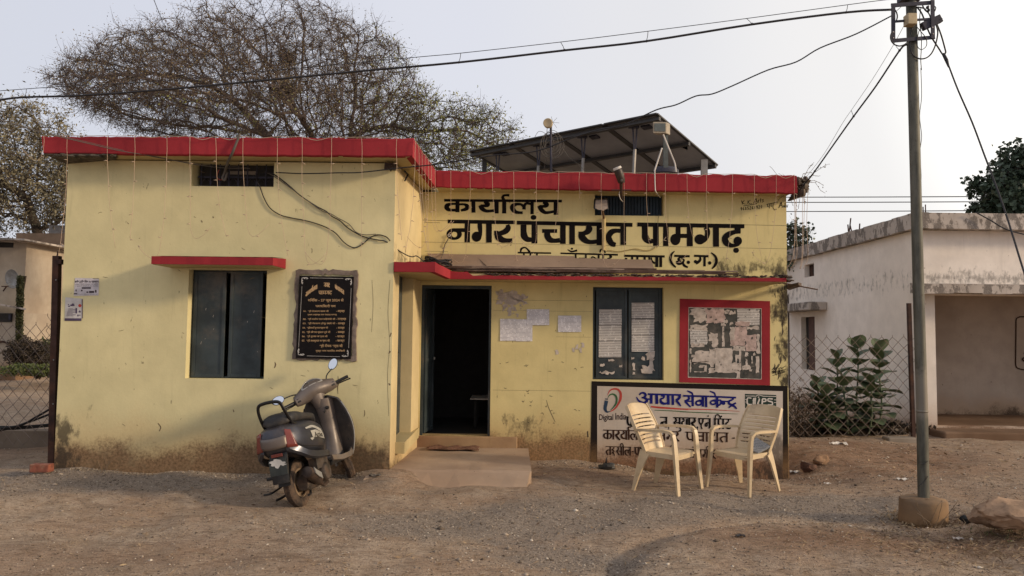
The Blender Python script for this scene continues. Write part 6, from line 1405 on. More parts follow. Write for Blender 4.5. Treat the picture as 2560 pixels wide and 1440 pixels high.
# ------------------------------------------------------------------ chain link fences
def chain(px0,px1,pyt,pyb,Y0,Y1,cell,r,par,matn,sag=0):
    a = P(px0,pyb,Y0); b = P(px1,pyb,Y1); ta=P(px0,pyt,Y0); tb_=P(px1,pyt,Y1)
    Lg = (b-a).length; H = ((ta.z-a.z)+(tb_.z-b.z))/2; n = int(Lg/cell); m_ = int(H/cell)
    V=[];Fq=[]
    def pt(u,v): p = a.lerp(b,u/n); q = ta.lerp(tb_,u/n); r_=p.lerp(q,v/m_); return r_+Vector((.006*math.sin(v*1.7+u),.012*math.sin(u*.7+v*.5),.008*math.sin(u*1.3)))
    segs=[]
    for i in range(n):
        for j in range(m_):
            if (i+j)%2==0: segs.append((pt(i,j),pt(i+1,j+1)))
            else: segs.append((pt(i+1,j),pt(i,j+1)))
    for i in range(0,n+1):
        if (i+m_)%2==0: segs.append((pt(i,m_),pt(i,m_)+Vector((0,0,cell*.35))))
    S0=np.array([tuple(s[0]) for s in segs]); S1=np.array([tuple(s[1]) for s in segs])
    V,Fq=seg_tubes(S0,S1,np.full(len(segs),r),np.full(len(segs),r),4)
    me=fast_mesh('mesh_wire',V-np.array(WORLD[par]),Fq,matn); return link('mesh_wire',me,par)
def seg_tubes(p0,p1,r0,r1,n=4):
    d = p1-p0; l = np.linalg.norm(d,axis=1,keepdims=True); d = d/np.maximum(l,1e-6)
    ref = np.where(np.abs(d[:,2:3])>.9, np.array([[1.,0,0]]), np.array([[0,0,1.]])); u = np.cross(d,ref); u/=np.maximum(np.linalg.norm(u,axis=1,keepdims=True),1e-6); v=np.cross(d,u)
    N=len(p0); V=np.zeros((N,2*n,3)); 
    for k in range(n):
        a=2*math.pi*k/n; o=u*math.cos(a)+v*math.sin(a); V[:,k]=p0+o*r0[:,None]; V[:,n+k]=p1+o*r1[:,None]
    base=(np.arange(N)*2*n)[:,None]; Fs=[]
    for k in range(n):
        k2=(k+1)%n; Fs.append(base+np.array([[k,k2,n+k2,n+k]]))
    return V.reshape(-1,3), np.concatenate(Fs)
M['fencewire'] = simple('fence_wire',(.17,.13,.105),.7,.3,.3,12,bump=0)
def post(px0,py0,px1,py1,Y,w,par,matn):
    part('post', MB().bar(P(px0,py0,Y),P(px1,py1,Y),w,w,(0,1,0)), matn, par, bevel=.003)
fp = P(2240,1092,12.0)
rf = thing('chain_link_fence','sagging chain link fence between the office corner and the rusty post on the right','fence',tuple(fp))
post(2283,1095,2272,758,12.0,.058,rf,M['rust'])
chain(1972,2286,842,1090,11.9,12.0,.088,.0042,rf,M['fencewire'])
lp_ = P(131,1165,8.05)
lf = thing('chain_link_fence','chain link fence with a dark iron post at the left end of the office','fence',tuple(lp_))
post(131,1168,143,640,8.05,.068,lf,M['rust'])
part('post_arm', MB().bar(P(148,655,8.05),P(160,655,8.05),.10,.05).bar(P(143,640,8.05),P(145,628,8.05),.01,.01), M['rust'], lf)
part('post_bolts', MB().ball(P(140,700,8.01),.009,n=6,m=4).ball(P(134,900,8.01),.009,n=6,m=4).ball(P(133,1010,8.01),.009,n=6,m=4), M['steel'], lf)
chain(-260,131,812,1112,8.7,8.2,.075,.0032,lf,M['fencewire'])
chain(118,162,790,1010,8.3,8.15,.08,.003,lf,M['fencewire'])
# low kerb wall behind the left fence, and pipes
ka = P(-300,1105,8.9); kb = P(128,1105,8.9)
single('low_kerb', MB().box(ka.x,kb.x,9.6,9.8,-.3,P(60,1076,9.6).z), plaster('kerb_concrete',(.22,.17,.125),(.15,.11,.08),streak=.2,grime=.6), 'low concrete kerb behind the left chain link fence', 'kerb', bevel=.012)
for k,(a,b,c,d,lb) in enumerate(((0,1076,138,1030,'upper black pipe lying slanted behind the left fence'),(-40,1068,140,1060,'black pipe lying level behind the left fence'),(-60,1074,130,1064,'lowest black pipe on the kerb behind the left fence'),(40,1066,142,1012,'steepest black pipe leaning towards the left fence post'))):
    single('pipe', MB().tube(spline([P(a-120,b+12,9.15),P(a,b,9.2),P((a+c)/2,(b+d)/2+3,9.25),P(c,d,9.3)],4),.014,7), M['black'], lb, 'pipe', smooth=True, group='black pipes behind the left fence')

# ------------------------------------------------------------------ white building on the right
YW = 13.0
W = thing('white_building','weathered white building with a dark open veranda behind the pole','building',tuple(P(2400,1100,YW)))
wz1 = P(2400,531,YW-.3).z; wz0 = P(2400,571,YW-.3).z
cx = P(2292,800,YW).x; zg=-.35; fx = 19
M['wp'] = plaster('weathered_whitewash',(.86,.77,.68),(.77,.68,.59),-.2,zs=.32,stain=(.20,.115,.07),streak=.3,grime=.6,mould=[(P(2300,700,13).x,25,P(2400,703,13).z,P(2400,688,13).z,.55)])
M['parapet'] = plaster('stained_parapet',(.52,.45,.39),(.40,.34,.29),streak=1.0,grime=1.0,extra=True)
far_y = 24.0
vy1 = P(2450,738,YW).z; vx0 = P(2340,900,YW).x; vz0 = P(2450,1068,YW).z
mb=MB(); wall_holes(mb,cx,fx,zg,wz0,YW,[(vx0,fx-.4,vz0-.0,vy1)],.25); part('front_wall',mb,M['wp'],W)
# side wall with window + vent (plane x=cx)
def SW(px,py): return PX(px,py,cx)
w1 = [SW(2005,925),SW(2038,790)]; 
mb=MB(); holes=[]
def side_holes(mb,x,y0,y1,z0,z1,hs,th):
    ys=sorted({y0,y1,*[h[0] for h in hs],*[h[1] for h in hs]}); zs=sorted({z0,z1,*[h[2] for h in hs],*[h[3] for h in hs]})
    for a,b in zip(ys[:-1],ys[1:]):
        for c,d in zip(zs[:-1],zs[1:]):
            if any(a>=h[0]-1e-6 and b<=h[1]+1e-6 and c>=h[2]-1e-6 and d<=h[3]+1e-6 for h in hs): continue
            mb.quad((x,a,c),(x,b,c),(x,b,d),(x,a,d))
    for a,b,c,d in hs:
        mb.quad((x,a,c),(x+th,a,c),(x+th,a,d),(x,a,d)); mb.quad((x,b,c),(x,b,d),(x+th,b,d),(x+th,b,c)); mb.quad((x,a,d),(x+th,a,d),(x+th,b,d),(x,b,d)); mb.quad((x,a,c),(x,b,c),(x+th,b,c),(x+th,a,c))
ha=(SW(2038,900).y,SW(2004,900).y,SW(2020,925).z,SW(2020,792).z); hb=(SW(2035,675).y,SW(2011,675).y,SW(2023,692).z,SW(2023,660).z)
side_holes(mb,cx,YW+.003,far_y,zg,wz0,[ha,hb],.2); part('side_wall',mb,M['wp'],W,norm=False)
part('window', MB().box(cx+.12,cx+.15,ha[0]+.003,ha[1]-.003,ha[2]+.003,ha[3]-.003), M['dark'], W, label='narrow dark window in the side wall')
sw2=part('window_frame', MB().box(cx+.06,cx+.119,ha[0]+.003,ha[0]+.5,ha[2]+.003,ha[3]-.003), simple('brown_frame',(.10,.05,.035),.8,local=False), W)
part('ventilator', MB().box(cx+.12,cx+.15,hb[0]+.003,hb[1]-.003,hb[2]+.003,hb[3]-.003), M['rust'], W)
a=SW(2052,762); b=SW(1975,770)
part('window_shade', MB().box(cx-.42,cx-.002,a.y-.35,b.y,SW(2030,778).z,SW(2030,758).z), M['parapet'], W, bevel=.02, label='stained concrete shade over the side window')
mb=MB()
n=40
for i in range(n):
    y0,y1=YW-.28+(far_y-YW)*i/n, YW-.28+(far_y-YW)*(i+1)/n; j=random.uniform(-.012,.012); mb.hexa([(cx-.13,y0,wz0+j),(cx+.1,y0,wz0),(cx+.1,y1,wz0),(cx-.13,y1,wz0+j),(cx-.13,y0,wz1+j),(cx+.1,y0,wz1),(cx+.1,y1,wz1),(cx-.13,y1,wz1+j)])
for i in range(20):
    x0,x1=cx+.101+(fx-cx)*i/20, cx+.101+(fx-cx)*(i+1)/20; j=random.uniform(-.008,.008); mb.hexa([(x0,YW-.28,wz0+j),(x1,YW-.28,wz0+j),(x1,YW+.2,wz0),(x0,YW+.2,wz0),(x0,YW-.28,wz1+j),(x1,YW-.28,wz1+j),(x1,YW+.2,wz1),(x0,YW+.2,wz1)])
part('parapet',mb,M['parapet'],W,label='flaking stained parapet band')
part('roof_slab', MB().box(cx+.102,fx,YW+.21,far_y,wz0+.02,wz0+.12), M['cement'], W)
mb=MB(); s0=P(2310,705,YW-.45); s1=P(2600,712,YW-.45); 
for i in range(24):
    x0=s0.x+(fx-s0.x)*i/24; x1=s0.x+(fx-s0.x)*(i+1)/24; j=random.uniform(-.02,.015); mb.hexa([(x0,YW-.45,vy1+.01+j),(x1,YW-.45,vy1+.01+j*.5),(x1,YW-.002,vy1+.02),(x0,YW-.002,vy1+.02),(x0,YW-.45,s0.z-.03),(x1,YW-.45,s0.z-.03),(x1,YW-.002,s0.z+.01),(x0,YW-.002,s0.z+.01)])
part('veranda_shade',mb,M['parapet'],W,label='crumbling concrete shade over the veranda')
mb=MB(); mb.box(vx0-.2,fx,YW-.55,YW+2.6,zg-.1,vz0-.02); part('veranda_floor',mb,plaster('veranda_concrete',(.22,.14,.09),(.15,.09,.055),streak=.3,grime=.8),W,bevel=.03)
bwm = plaster('veranda_wall_paint',(.50,.41,.33),(.41,.33,.26),vz0-.0,zs=.05,stain=(.07,.045,.03),streak=.3,grime=.6)
part('veranda_back_wall',MB().quad((vx0-.1,YW+2.3,vz0-.05),(fx,YW+2.3,vz0-.05),(fx,YW+2.3,wz0),(vx0-.1,YW+2.3,wz0)),bwm,W)
part('veranda_side_wall',MB().box(vx0-.12,vx0-.002,YW+.251,YW+2.29,vz0-.02,wz0),bwm,W)
part('veranda_ceiling',MB().box(vx0-.2,fx,YW+.252,YW+2.5,vy1+.3,vy1+.4),bwm,W)
ink=Ink(crop(0,0,1,YW+2.29),YW+2.29); ink.draw('L2575,792,3 2548,792,3|2550,792,3 2541,797,3 2540,812,3|L2540,810,3 2539,905,3|2539,900,3 2541,918,3 2556,924,3|L2554,924,3 2600,926,3|2560,885,4 2566,880,4 2564,892,4 2556,898,4 2568,908,4')
part('painted_outline',ink.mb,M['brownink'],W,norm=False)
mb=MB()
for (px,pyb_,dz) in ((2308,531,.10),(2314,531,.14),(2120,590,.2),(2123,588,.13),(2134,584,.12),(2147,577,.08)):
    if px>2200: c=P(px,pyb_,YW); mb.tube([c-Vector((0,0,.1)),c+Vector((.0,0,dz))],.010,5)
    else: c=PX(px,pyb_,cx); mb.tube([c-Vector((0,0,.15)),c+Vector((0,random.uniform(-.2,.2),dz*1.8))],.014,5)
part('rebar_stubs',mb,M['rust'],W)
single('drooping_wire', MB().tube(spline([P(2440,531,YW-.35),P(2475,550,YW-.35),P(2520,575,YW-.4),P(2600,595,YW-.4)],5),.012,5), M['cable'], 'black wire drooping over the white building parapet at the right', 'wire', smooth=True)

# ------------------------------------------------------------------ houses far left
ly = 24.0
lb = thing('neighbour_house','cream neighbouring house with a thin roof slab and lean-to at the far left','house',tuple(P(30,930,ly)))
M['cream'] = plaster('cream_wall',(.42,.35,.27),(.35,.28,.21),.0,zs=.5,stain=(.16,.09,.05),streak=.5)
gl=-.2
x1_=P(57,800,ly).x
part('wall',MB().box(x1_-9,x1_,ly,ly+6,gl,P(40,607,ly).z),M['cream'],lb)
part('roof_slab',MB().hexa([(x1_-9.3,ly-.8,P(0,600,ly).z+.0),(x1_+.45,ly-.8,P(70,608,ly).z),(x1_+.45,ly+6,P(70,608,ly).z),(x1_-9.3,ly+6,P(0,600,ly).z),(x1_-9.3,ly-.8,P(0,583,ly).z+.05),(x1_+.45,ly-.8,P(70,604,ly).z),(x1_+.45,ly+6,P(70,602,ly).z),(x1_-9.3,ly+6,P(0,580,ly).z)]),M['parapet'],lb)
part('ventilator',MB().box(P(-30,610,ly).x,P(34,610,ly).x,ly-.02,ly+.1,P(20,619,ly).z,P(20,604,ly).z),M['dark'],lb)
lt=thing('lean_to','low cream lean-to with a slanting sheet roof in front of the neighbouring house','shed',tuple(P(20,930,22)))
xl1=P(42,850,22).x
part('wall',MB().box(xl1-7,xl1,22,23.9,gl,P(40,782,22).z),M['cream'],lt)
part('roof_sheet',MB().hexa([P(-260,715,21.6),P(64,775,21.6),P(64,775,23.8),P(-260,715,23.8),P(-260,711,21.6),P(64,771,21.6),P(64,771,23.8),P(-260,711,23.8)]),M['parapet'],lt)
part('window',MB().box(P(-40,800,22).x,P(31,800,22).x,21.97,22.05,P(0,805,22).z,P(0,783,22).z),M['dark'],lt)
part('wall_lamp',MB().box(P(26,800,22).x,P(32,800,22).x,21.9,21.97,P(30,800,22).z,P(30,786,22).z),M['darkiron'],lt)
ar=MB(); cc_=P(2,915,21.95); ar.tube([cc_+Vector((.42*math.cos(a),0,.72*math.sin(a))) for a in [R(k*10) for k in range(0,19)]],.03,5); part('door_arch',ar,M['rust'],lt)
ds=thing('satellite_dish','grey satellite dish on the cream neighbouring wall','satellite dish',tuple(P(42,715,ly-.4)))
c_=P(33,697,ly-.55); part('dish',MB().lathe(c_,(-.35,-1,-.2),((-.06,.01),(-.03,.18),(.02,.30),(.035,.31),(.01,.29),(-.03,.15)),20,False),M['steel'],ds,smooth=True)
part('arm',MB().tube([c_+Vector((.05,.05,-.1)),P(50,712,ly-.3),P(56,706,ly-.02)],.02,5).tube([c_+Vector((-.02,-.35,-.18)),c_+Vector((.1,-.02,-.28))],.014,5),M['steel'],ds)
single('wall_bracket',MB().bar(P(4,716,ly-.15),P(24,716,ly-.15),.03,.03).bar(P(8,728,ly-.15),P(16,716,ly-.15),.03,.03),M['rust'],'small rusty bracket left of the satellite dish','bracket')
cb=thing('compound_building','grey-white two-level building with a mouldy parapet behind the left fence','building',tuple(P(110,925,27)))
yb2=27.0; xL=P(40,700,yb2).x; xR=P(400,700,yb2).x
M['greywall']=plaster('pale_grey_wall',(.36,.33,.31),(.30,.27,.25),streak=.5); M['tanwall']=plaster('tan_wall',(.36,.26,.18),(.28,.20,.135),.0,zs=.6,stain=(.13,.08,.05),streak=.6,grime=.8,mould=[(P(76,800,yb2).x,P(88,800,yb2).x,0,P(82,760,yb2).z,.75)])
part('upper_wall',MB().box(xL,xR,yb2,yb2+5,P(100,718,yb2).z,P(100,617,yb2).z),M['greywall'],cb)
part('lower_wall',MB().box(xL,xR,yb2+.05,yb2+5,gl,P(100,724,yb2).z),M['tanwall'],cb)
part('ledge',MB().box(xL,xR,yb2-.3,yb2+.04,P(100,725,yb2).z,P(100,715,yb2).z),M['parapet'],cb)
M['mouldy']=plaster('mouldy_parapet',(.17,.12,.09),(.10,.075,.055),streak=.9,grime=1)
part('parapet',MB().box(xL,xR,yb2-.12,yb2+.1,P(100,613,yb2).z,P(100,584,yb2).z),M['mouldy'],cb)
part('coping',MB().box(xL,xR,yb2-.2,yb2-.005,P(100,618,yb2).z,P(100,613,yb2).z),M['greywall'],cb)
part('roof_hut',MB().box(P(122,570,yb2+1).x,P(300,570,yb2+1).x,yb2+1,yb2+3,P(100,590,yb2).z,P(140,563,yb2+1).z),M['greywall'],cb)

# ------------------------------------------------------------------ foliage materials
def leafmat(name,c1,c2,rough=.6):
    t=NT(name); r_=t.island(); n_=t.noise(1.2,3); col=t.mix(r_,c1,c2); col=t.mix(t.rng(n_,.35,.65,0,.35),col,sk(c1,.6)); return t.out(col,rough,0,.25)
M['lf_thorn']=leafmat('dry_thorn_leaves',(.13,.095,.055),(.24,.185,.09),.8)
M['lf_thorn2']=leafmat('greenish_thorn_leaves',(.13,.14,.045),(.27,.26,.09),.8)
M['lf_left']=leafmat('dusty_leaves',(.13,.105,.065),(.25,.22,.13),.8)
M['lf_dark']=leafmat('dark_round_leaves',(.030,.048,.030),(.075,.10,.06),.5)
M['lf_cal']=leafmat('milkweed_leaves',(.06,.085,.042),(.145,.185,.105),.55)
M['lf_vine']=leafmat('vine_leaves',(.045,.05,.02),(.12,.11,.045),.7)
M['lf_bush']=leafmat('dark_bush_leaves',(.03,.022,.018),(.08,.06,.04),.8)
M['lf_weed']=leafmat('weed_leaves',(.05,.065,.018),(.13,.15,.05),.7)
M['bark']=simple('grey_bark',(.085,.062,.053),.9,0,.35,5,bump=0,local=False); M['bark2']=simple('brown_bark',(.07,.05,.035),.9,0,.35,6,bump=0,local=False)
def leaf_cards(C, size, aspect=.45, up=.2, rng=RNG):
    N=len(C); d=rng.normal(0,1,(N,3)); d[:,2]+=up; d/=np.linalg.norm(d,axis=1,keepdims=True); e=rng.normal(0,1,(N,3)); e-=d*(e*d).sum(1,keepdims=True); e/=np.linalg.norm(e,axis=1,keepdims=True)
    s=size*rng.uniform(.6,1.3,(N,1)); V=np.stack([C-d*s*.5,C+e*s*aspect*.5+d*s*.05,C+d*s*.5,C-e*s*aspect*.5+d*s*.05],1).reshape(-1,3)
    return V,np.arange(4*N).reshape(-1,4)
def colonize(att, roots, step, kill, iters, rng, infl=4.0):
    nodes=[np.array(r,float) for r in roots]; par=list(range(-1,len(roots)-1))
    A=att.copy(); best=np.full(len(A),1e9); bi=np.zeros(len(A),int)
    new=list(range(len(nodes)))
    NP=np.array(nodes)
    for it in range(iters):
        for k in new:
            d=((A-NP[k])**2).sum(1); m=d<best; best[m]=d[m]; bi[m]=k
        keep=best>kill*kill
        A=A[keep]; best=best[keep]; bi=bi[keep]
        if len(A)==0: break
        act=best<infl*infl
        if not act.any(): break
        dirs=A[act]-NP[bi[act]]; dirs/=np.linalg.norm(dirs,axis=1,keepdims=True)
        acc=np.zeros((len(NP),3)); np.add.at(acc,bi[act],dirs); ids=np.unique(bi[act]); new=[]; add=[]
        for k in ids:
            v=acc[k]; l=np.linalg.norm(v)
            if l<.2: v=rng.normal(0,1,3); l=np.linalg.norm(v)
            q=NP[k]+(v/l+rng.normal(0,.16,3))*step
            add.append(q); par.append(int(k)); new.append(len(NP)+len(add)-1)
        NP=np.vstack([NP,np.array(add)])
        if len(NP)>16000: break
    return NP,np.array(par)
def radii(NP,par,tip,expo=2.4,mx=.3):
    r=np.zeros(len(NP)); ch=np.zeros(len(NP),int)
    for i in range(len(NP)-1,-1,-1):
        if r[i]==0: r[i]=tip**expo
        if par[i]>=0: r[par[i]]+=r[i]
    return np.minimum(r**(1/expo),mx)
def tree(name,label,att,roots,step,kill,iters,tip,expo,barkm,leafm,ntw,twl,nleaf,lsize,seed,rmax=.25,leaf2=None,split=None,asp=.45,twr=.0035,infl=4.0,thick=.03):
    rng=np.random.default_rng(seed); NP,par=colonize(att,roots,step,kill,iters,rng,infl); r=radii(NP,par,tip,expo,rmax)
    base=NP[0]; o=thing(name,label,'tree',tuple(base))
    i=np.arange(1,len(NP)); p0=NP[par[i]]; p1=NP[i]; r0=np.minimum(r[par[i]],r[i]*1.5); r1=r[i]
    big=r1>thick
    V,Fq=seg_tubes(p0[big]-(p1[big]-p0[big])*.03,p1[big],r0[big],r1[big],7); link('trunk',fast_mesh('trunk',V-base,Fq,barkm,True),o)
    V,Fq=seg_tubes(p0[~big],p1[~big],r0[~big],r1[~big],4); e=link('branches',fast_mesh('branches',V-base,Fq,barkm),o); e['kind']='stuff'
    thin=np.where(r<tip*3.2)[0]
    S0=[];S1=[];R0=[];R1=[];LP=[]
    src=rng.choice(thin,ntw); p=NP[src].copy(); dprev=NP[src]-NP[np.maximum(par[src],0)]; dprev/=np.maximum(np.linalg.norm(dprev,axis=1,keepdims=True),1e-6)
    d=dprev*.7+rng.normal(0,.6,(ntw,3)); d/=np.linalg.norm(d,axis=1,keepdims=True); ln=twl*rng.uniform(.4,1.3,(ntw,1))
    for k in range(3):
        q=p+d*ln/3; S0.append(p);S1.append(q); R0.append(np.full(ntw,twr*(1-.25*k))); R1.append(np.full(ntw,twr*(1-.25*(k+1)))); LP.append(q); d=d+rng.normal(0,.28,(ntw,3)); d/=np.linalg.norm(d,axis=1,keepdims=True); p=q
    V,Fq=seg_tubes(np.concatenate(S0),np.concatenate(S1),np.concatenate(R0),np.concatenate(R1),3); e=link('twigs',fast_mesh('twigs',V-base,Fq,barkm),o); e['kind']='stuff'
    LPc=np.concatenate(LP); C=LPc[rng.integers(0,len(LPc),nleaf)]+rng.normal(0,twl*.16,(nleaf,3))
    if split is not None:
        m_=split(C,rng); 
        for mm_,lm_ in ((m_,leaf2),(~m_,leafm)):
            V,Fq=leaf_cards(C[mm_],lsize*(1.5 if lm_ is leaf2 else 1),asp,rng=rng); e=link('foliage',fast_mesh('foliage',V-base,Fq,lm_),o); e['kind']='stuff'
    else:
        V,Fq=leaf_cards(C,lsize,asp,rng=rng); e=link('foliage',fast_mesh('foliage',V-base,Fq,leafm),o); e['kind']='stuff'
    return NP,r
def px_att(outline_top,outline_bot,x0,x1,Y,dep,N,seed,bias=None):
    rng=np.random.default_rng(seed); out=[]
    tx,ty=zip(*outline_top); bx,by=zip(*outline_bot)
    while len(out)<N:
        px=rng.uniform(x0,x1); a=np.interp(px,tx,ty); b=np.interp(px,bx,by); py=rng.uniform(a,b)
        f=math.sqrt(max(.05,1-((px-(x0+x1)/2)/((x1-x0)/2))**2)); g=math.sqrt(max(.1,(py-a)/(b-a+1e-6)))
        Yd=Y+rng.uniform(-1,1)*dep*f*g
        out.append(tuple(P(px,py,Y)+Vector((0,Yd-Y,0)) ))
    return np.array(out)
# the big thorny tree behind the office
YT=18.0
att=px_att([(185,215),(215,180),(275,140),(350,100),(430,85),(490,85),(560,45),(620,30),(680,62),(740,28),(820,30),(870,60),(960,85),(1010,125),(1040,180),(1055,230)],[(185,235),(220,262),(280,300),(360,350),(1055,420)],185,1055,YT,4.2,7000,3)
att2=px_att([(1000,235),(1090,245),(1150,262),(1220,278),(1265,300),(1285,335)],[(1000,430),(1285,440)],1000,1285,YT-1,1.6,1900,5)
bx_=P(800,900,YT); root=[(bx_.x,YT,0),(bx_.x+.1,YT,.8),(bx_.x+.05,YT,1.5),(bx_.x,YT+.1,2.1),(bx_.x-.05,YT,2.6),(bx_.x-.1,YT,3.1),(bx_.x-.1,YT,3.6),(bx_.x-.2,YT,4.1),(bx_.x-.2,YT,4.6)]
def sp_(C,rng):
    xx=P(980,400,YT).x; zz_=P(0,300,YT).z
    pr=np.clip((C[:,0]-xx+.8)/2.2,0,1)*.9+np.clip((zz_-C[:,2])/2.5,0,1)*.5; return rng.random(len(C))<pr
tree('thorn_tree','big bare thorny tree with a wide flat crown rising behind the left block',np.vstack([att,att2]),root,.25,.235,140,.0065,2.3,M['bark'],M['lf_thorn'],24000,.42,80000,.040,2,.24,M['lf_thorn2'],sp_,twr=.0056,infl=3.0)
# left tree
att=px_att([(-400,250),(-60,262),(0,250),(60,262),(110,275),(165,330),(200,400),(260,430)],[(-400,560),(260,560)],-400,260,29,4,1500,8)
bl=P(70,930,29); tree('leafy_tree','sparse dusty grey-green tree behind the neighbouring houses on the left',att,[(bl.x,29,0),(bl.x,29,1.5),(bl.x,29,3.0),(bl.x+.1,29,4.2)],.5,.42,80,.012,2.3,M['bark2'],M['lf_left'],9000,.8,52000,.13,9,.28,twr=.008,infl=5)
# right tree
att=px_att([(2465,470),(2485,415),(2520,392),(2570,385),(2640,372),(2780,374),(2850,430)],[(2465,485),(2500,600),(2850,620)],2465,2850,22,2.6,1300,12)
brr=P(2620,1000,22); tree('round_leaved_tree','dense dark green tree above the white building parapet at the right edge',att,[(brr.x,22,0),(brr.x,22,1.5),(brr.x,22,3),(brr.x,22,4)],.35,.30,60,.010,2.3,M['bark2'],M['lf_dark'],9000,.42,42000,.15,14,.2,asp=.75,twr=.007)
att=px_att([(1955,600),(1975,570),(1990,558),(2008,600),(2012,640)],[(1955,668),(2012,664)],1955,2012,19,.6,160,15)
bs=P(1975,1000,19); tree('small_tree','small ragged tree peeping over the roofline right of the office corner',att,[(bs.x,19,0),(bs.x,19,1.2),(bs.x,19,2.4)],.2,.15,30,.008,2.3,M['bark2'],M['lf_dark'],700,.3,1500,.10,16,.08,asp=.7,twr=.005)
# dry twigs on right roof corner
def sprig(name,label,base,n,ln,lm,ls,nl,spread=1.0,up=.5,seed=0,r=.0035,cat='plant',droop=0,asp=.5,bm=None):
    rng=np.random.default_rng(seed); b=np.array(base); S0=[];S1=[];C=[]
    for k in range(n):
        p=b+rng.normal(0,.05,3)*np.array([spread,spread,.2]); d=rng.normal(0,.6,3)*spread+np.array([0,0,up]); d/=np.linalg.norm(d)
        for j in range(5):
            q=p+d*ln/5*rng.uniform(.7,1.2); S0.append(p);S1.append(q); C.append(q); d=d+rng.normal(0,.22,3)+np.array([0,0,-droop*.2]); d/=np.linalg.norm(d); p=q
    o=thing(name,label,cat,tuple(b)); V,Fq=seg_tubes(np.array(S0),np.array(S1),np.full(len(S0),r),np.full(len(S0),r*.7),4); e=link('stems',fast_mesh('stems',V-b,Fq,bm or M['bark2']),o)
    if n>4: e['kind']='stuff'
    if nl:
        C=np.array(C)[rng.integers(0,len(C),nl)]+rng.normal(0,ls*.7,(nl,3)); V,Fq=leaf_cards(C,ls,asp,rng=rng); e=link('foliage',fast_mesh('foliage',V-b,Fq,lm),o); e['kind']='stuff'
    return o
M['drybark']=simple('dry_twig',(.16,.11,.07),.9,bump=0)
sprig('dry_creeper','dry twiggy creeper on the broken right roof corner',tuple(P(1996,462,9.4)),22,.34,M['lf_thorn'],.02,160,1.3,.0,31,.0035,droop=.8,bm=M['drybark'])
sprig('dry_creeper','few thin bare twigs sticking up above the right roof edge',tuple(P(1950,440,9.5)),4,.28,M['lf_thorn'],.02,0,2.2,.8,32,.0028,bm=M['drybark'])
# vines, bushes far left
def blobplant(name,label,pxc,pyc,Y,rx_,ry_,rz_,n,ls,lm,seed,cat='bush',asp=.5):
    rng=np.random.default_rng(seed); c=np.array(P(pxc,pyc,Y)); d=rng.normal(0,1,(n,3)); d/=np.linalg.norm(d,axis=1,keepdims=True); rr2=rng.uniform(.35,1.05,(n,1))**.6; bump_=1+.25*np.sin(d[:,0:1]*7+seed)*np.cos(d[:,2:3]*6+d[:,1:2]*5); C=c+d*rr2*bump_*np.array([rx_,ry_,rz_])
    o=thing(name,label,cat,(c[0],c[1],c[2]-rz_)); b=np.array([c[0],c[1],c[2]-rz_]); V,Fq=leaf_cards(C,ls,asp,rng=rng); e=link('foliage',fast_mesh('foliage',V-b,Fq,lm),o); e['kind']='stuff'
    S0=np.repeat(b[None],40,0)+rng.normal(0,.05,(40,3)); S1=C[rng.integers(0,n,40)]; V,Fq=seg_tubes(S0,S1,np.full(40,.012),np.full(40,.005),4); e=link('stems',fast_mesh('stems',V-b,Fq,M['bark2']),o); e['kind']='stuff'; return o
blobplant('bush','dark purplish dry bush at the foot of the vine-covered corner',70,885,20,.55,.5,.42,5200,.07,M['lf_bush'],41)
blobplant('bush','green weedy shrub beside the dark bush behind the left fence',125,890,21,.55,.5,.45,2600,.10,M['lf_weed'],42)
blobplant('bush','low pale green weeds spreading in front of the dark bush',95,925,19,1.0,.4,.16,2200,.08,M['lf_weed'],43)
rng=np.random.default_rng(44); v0=np.array([tuple(P(47+random.uniform(-8,8)+(900-py)*.02,py,21.9+random.uniform(-.1,.1))) for py in rng.uniform(690,905,2600)])
vo=thing('climbing_vine','narrow green vine climbing the corner of the lean-to and cream house','vine',tuple(P(45,910,21.9))); bse=np.array(WORLD[vo]); V,Fq=leaf_cards(v0,.10,.6,rng=rng); e=link('foliage',fast_mesh('foliage',V-bse,Fq,M['lf_vine']),vo); e['kind']='stuff'
part('stem',MB().tube([P(42,905,21.95),P(47,820,21.95),P(55,740,21.95),P(64,690,21.95)],.03,6),M['bark2'],vo)
C=[];S0=[];S1=[]
for k in range(9):
    px=60+k*7; p=P(px,622,26.9); n_=int(random.uniform(5,14))
    for j in range(n_):
        q=p+Vector((random.uniform(-.04,.12),-.02,-.13)); S0.append(tuple(p));S1.append(tuple(q)); C+= [tuple(q+Vector((random.gauss(0,.08),random.gauss(0,.03),random.gauss(0,.06)))) for _ in range(4)]; p=q
hv_=thing('climbing_vine','hanging dry creeper trailing down the grey upper wall','vine',tuple(P(80,700,26.9))); bse=np.array(WORLD[hv_]); V,Fq=leaf_cards(np.array(C),.12,.6,rng=rng); e=link('foliage',fast_mesh('foliage',V-bse,Fq,M['lf_vine']),hv_); e['kind']='stuff'; V,Fq=seg_tubes(np.array(S0),np.array(S1),np.full(len(S0),.015),np.full(len(S0),.012),4); e=link('stems',fast_mesh('stems',V-bse,Fq,M['bark2']),hv_)
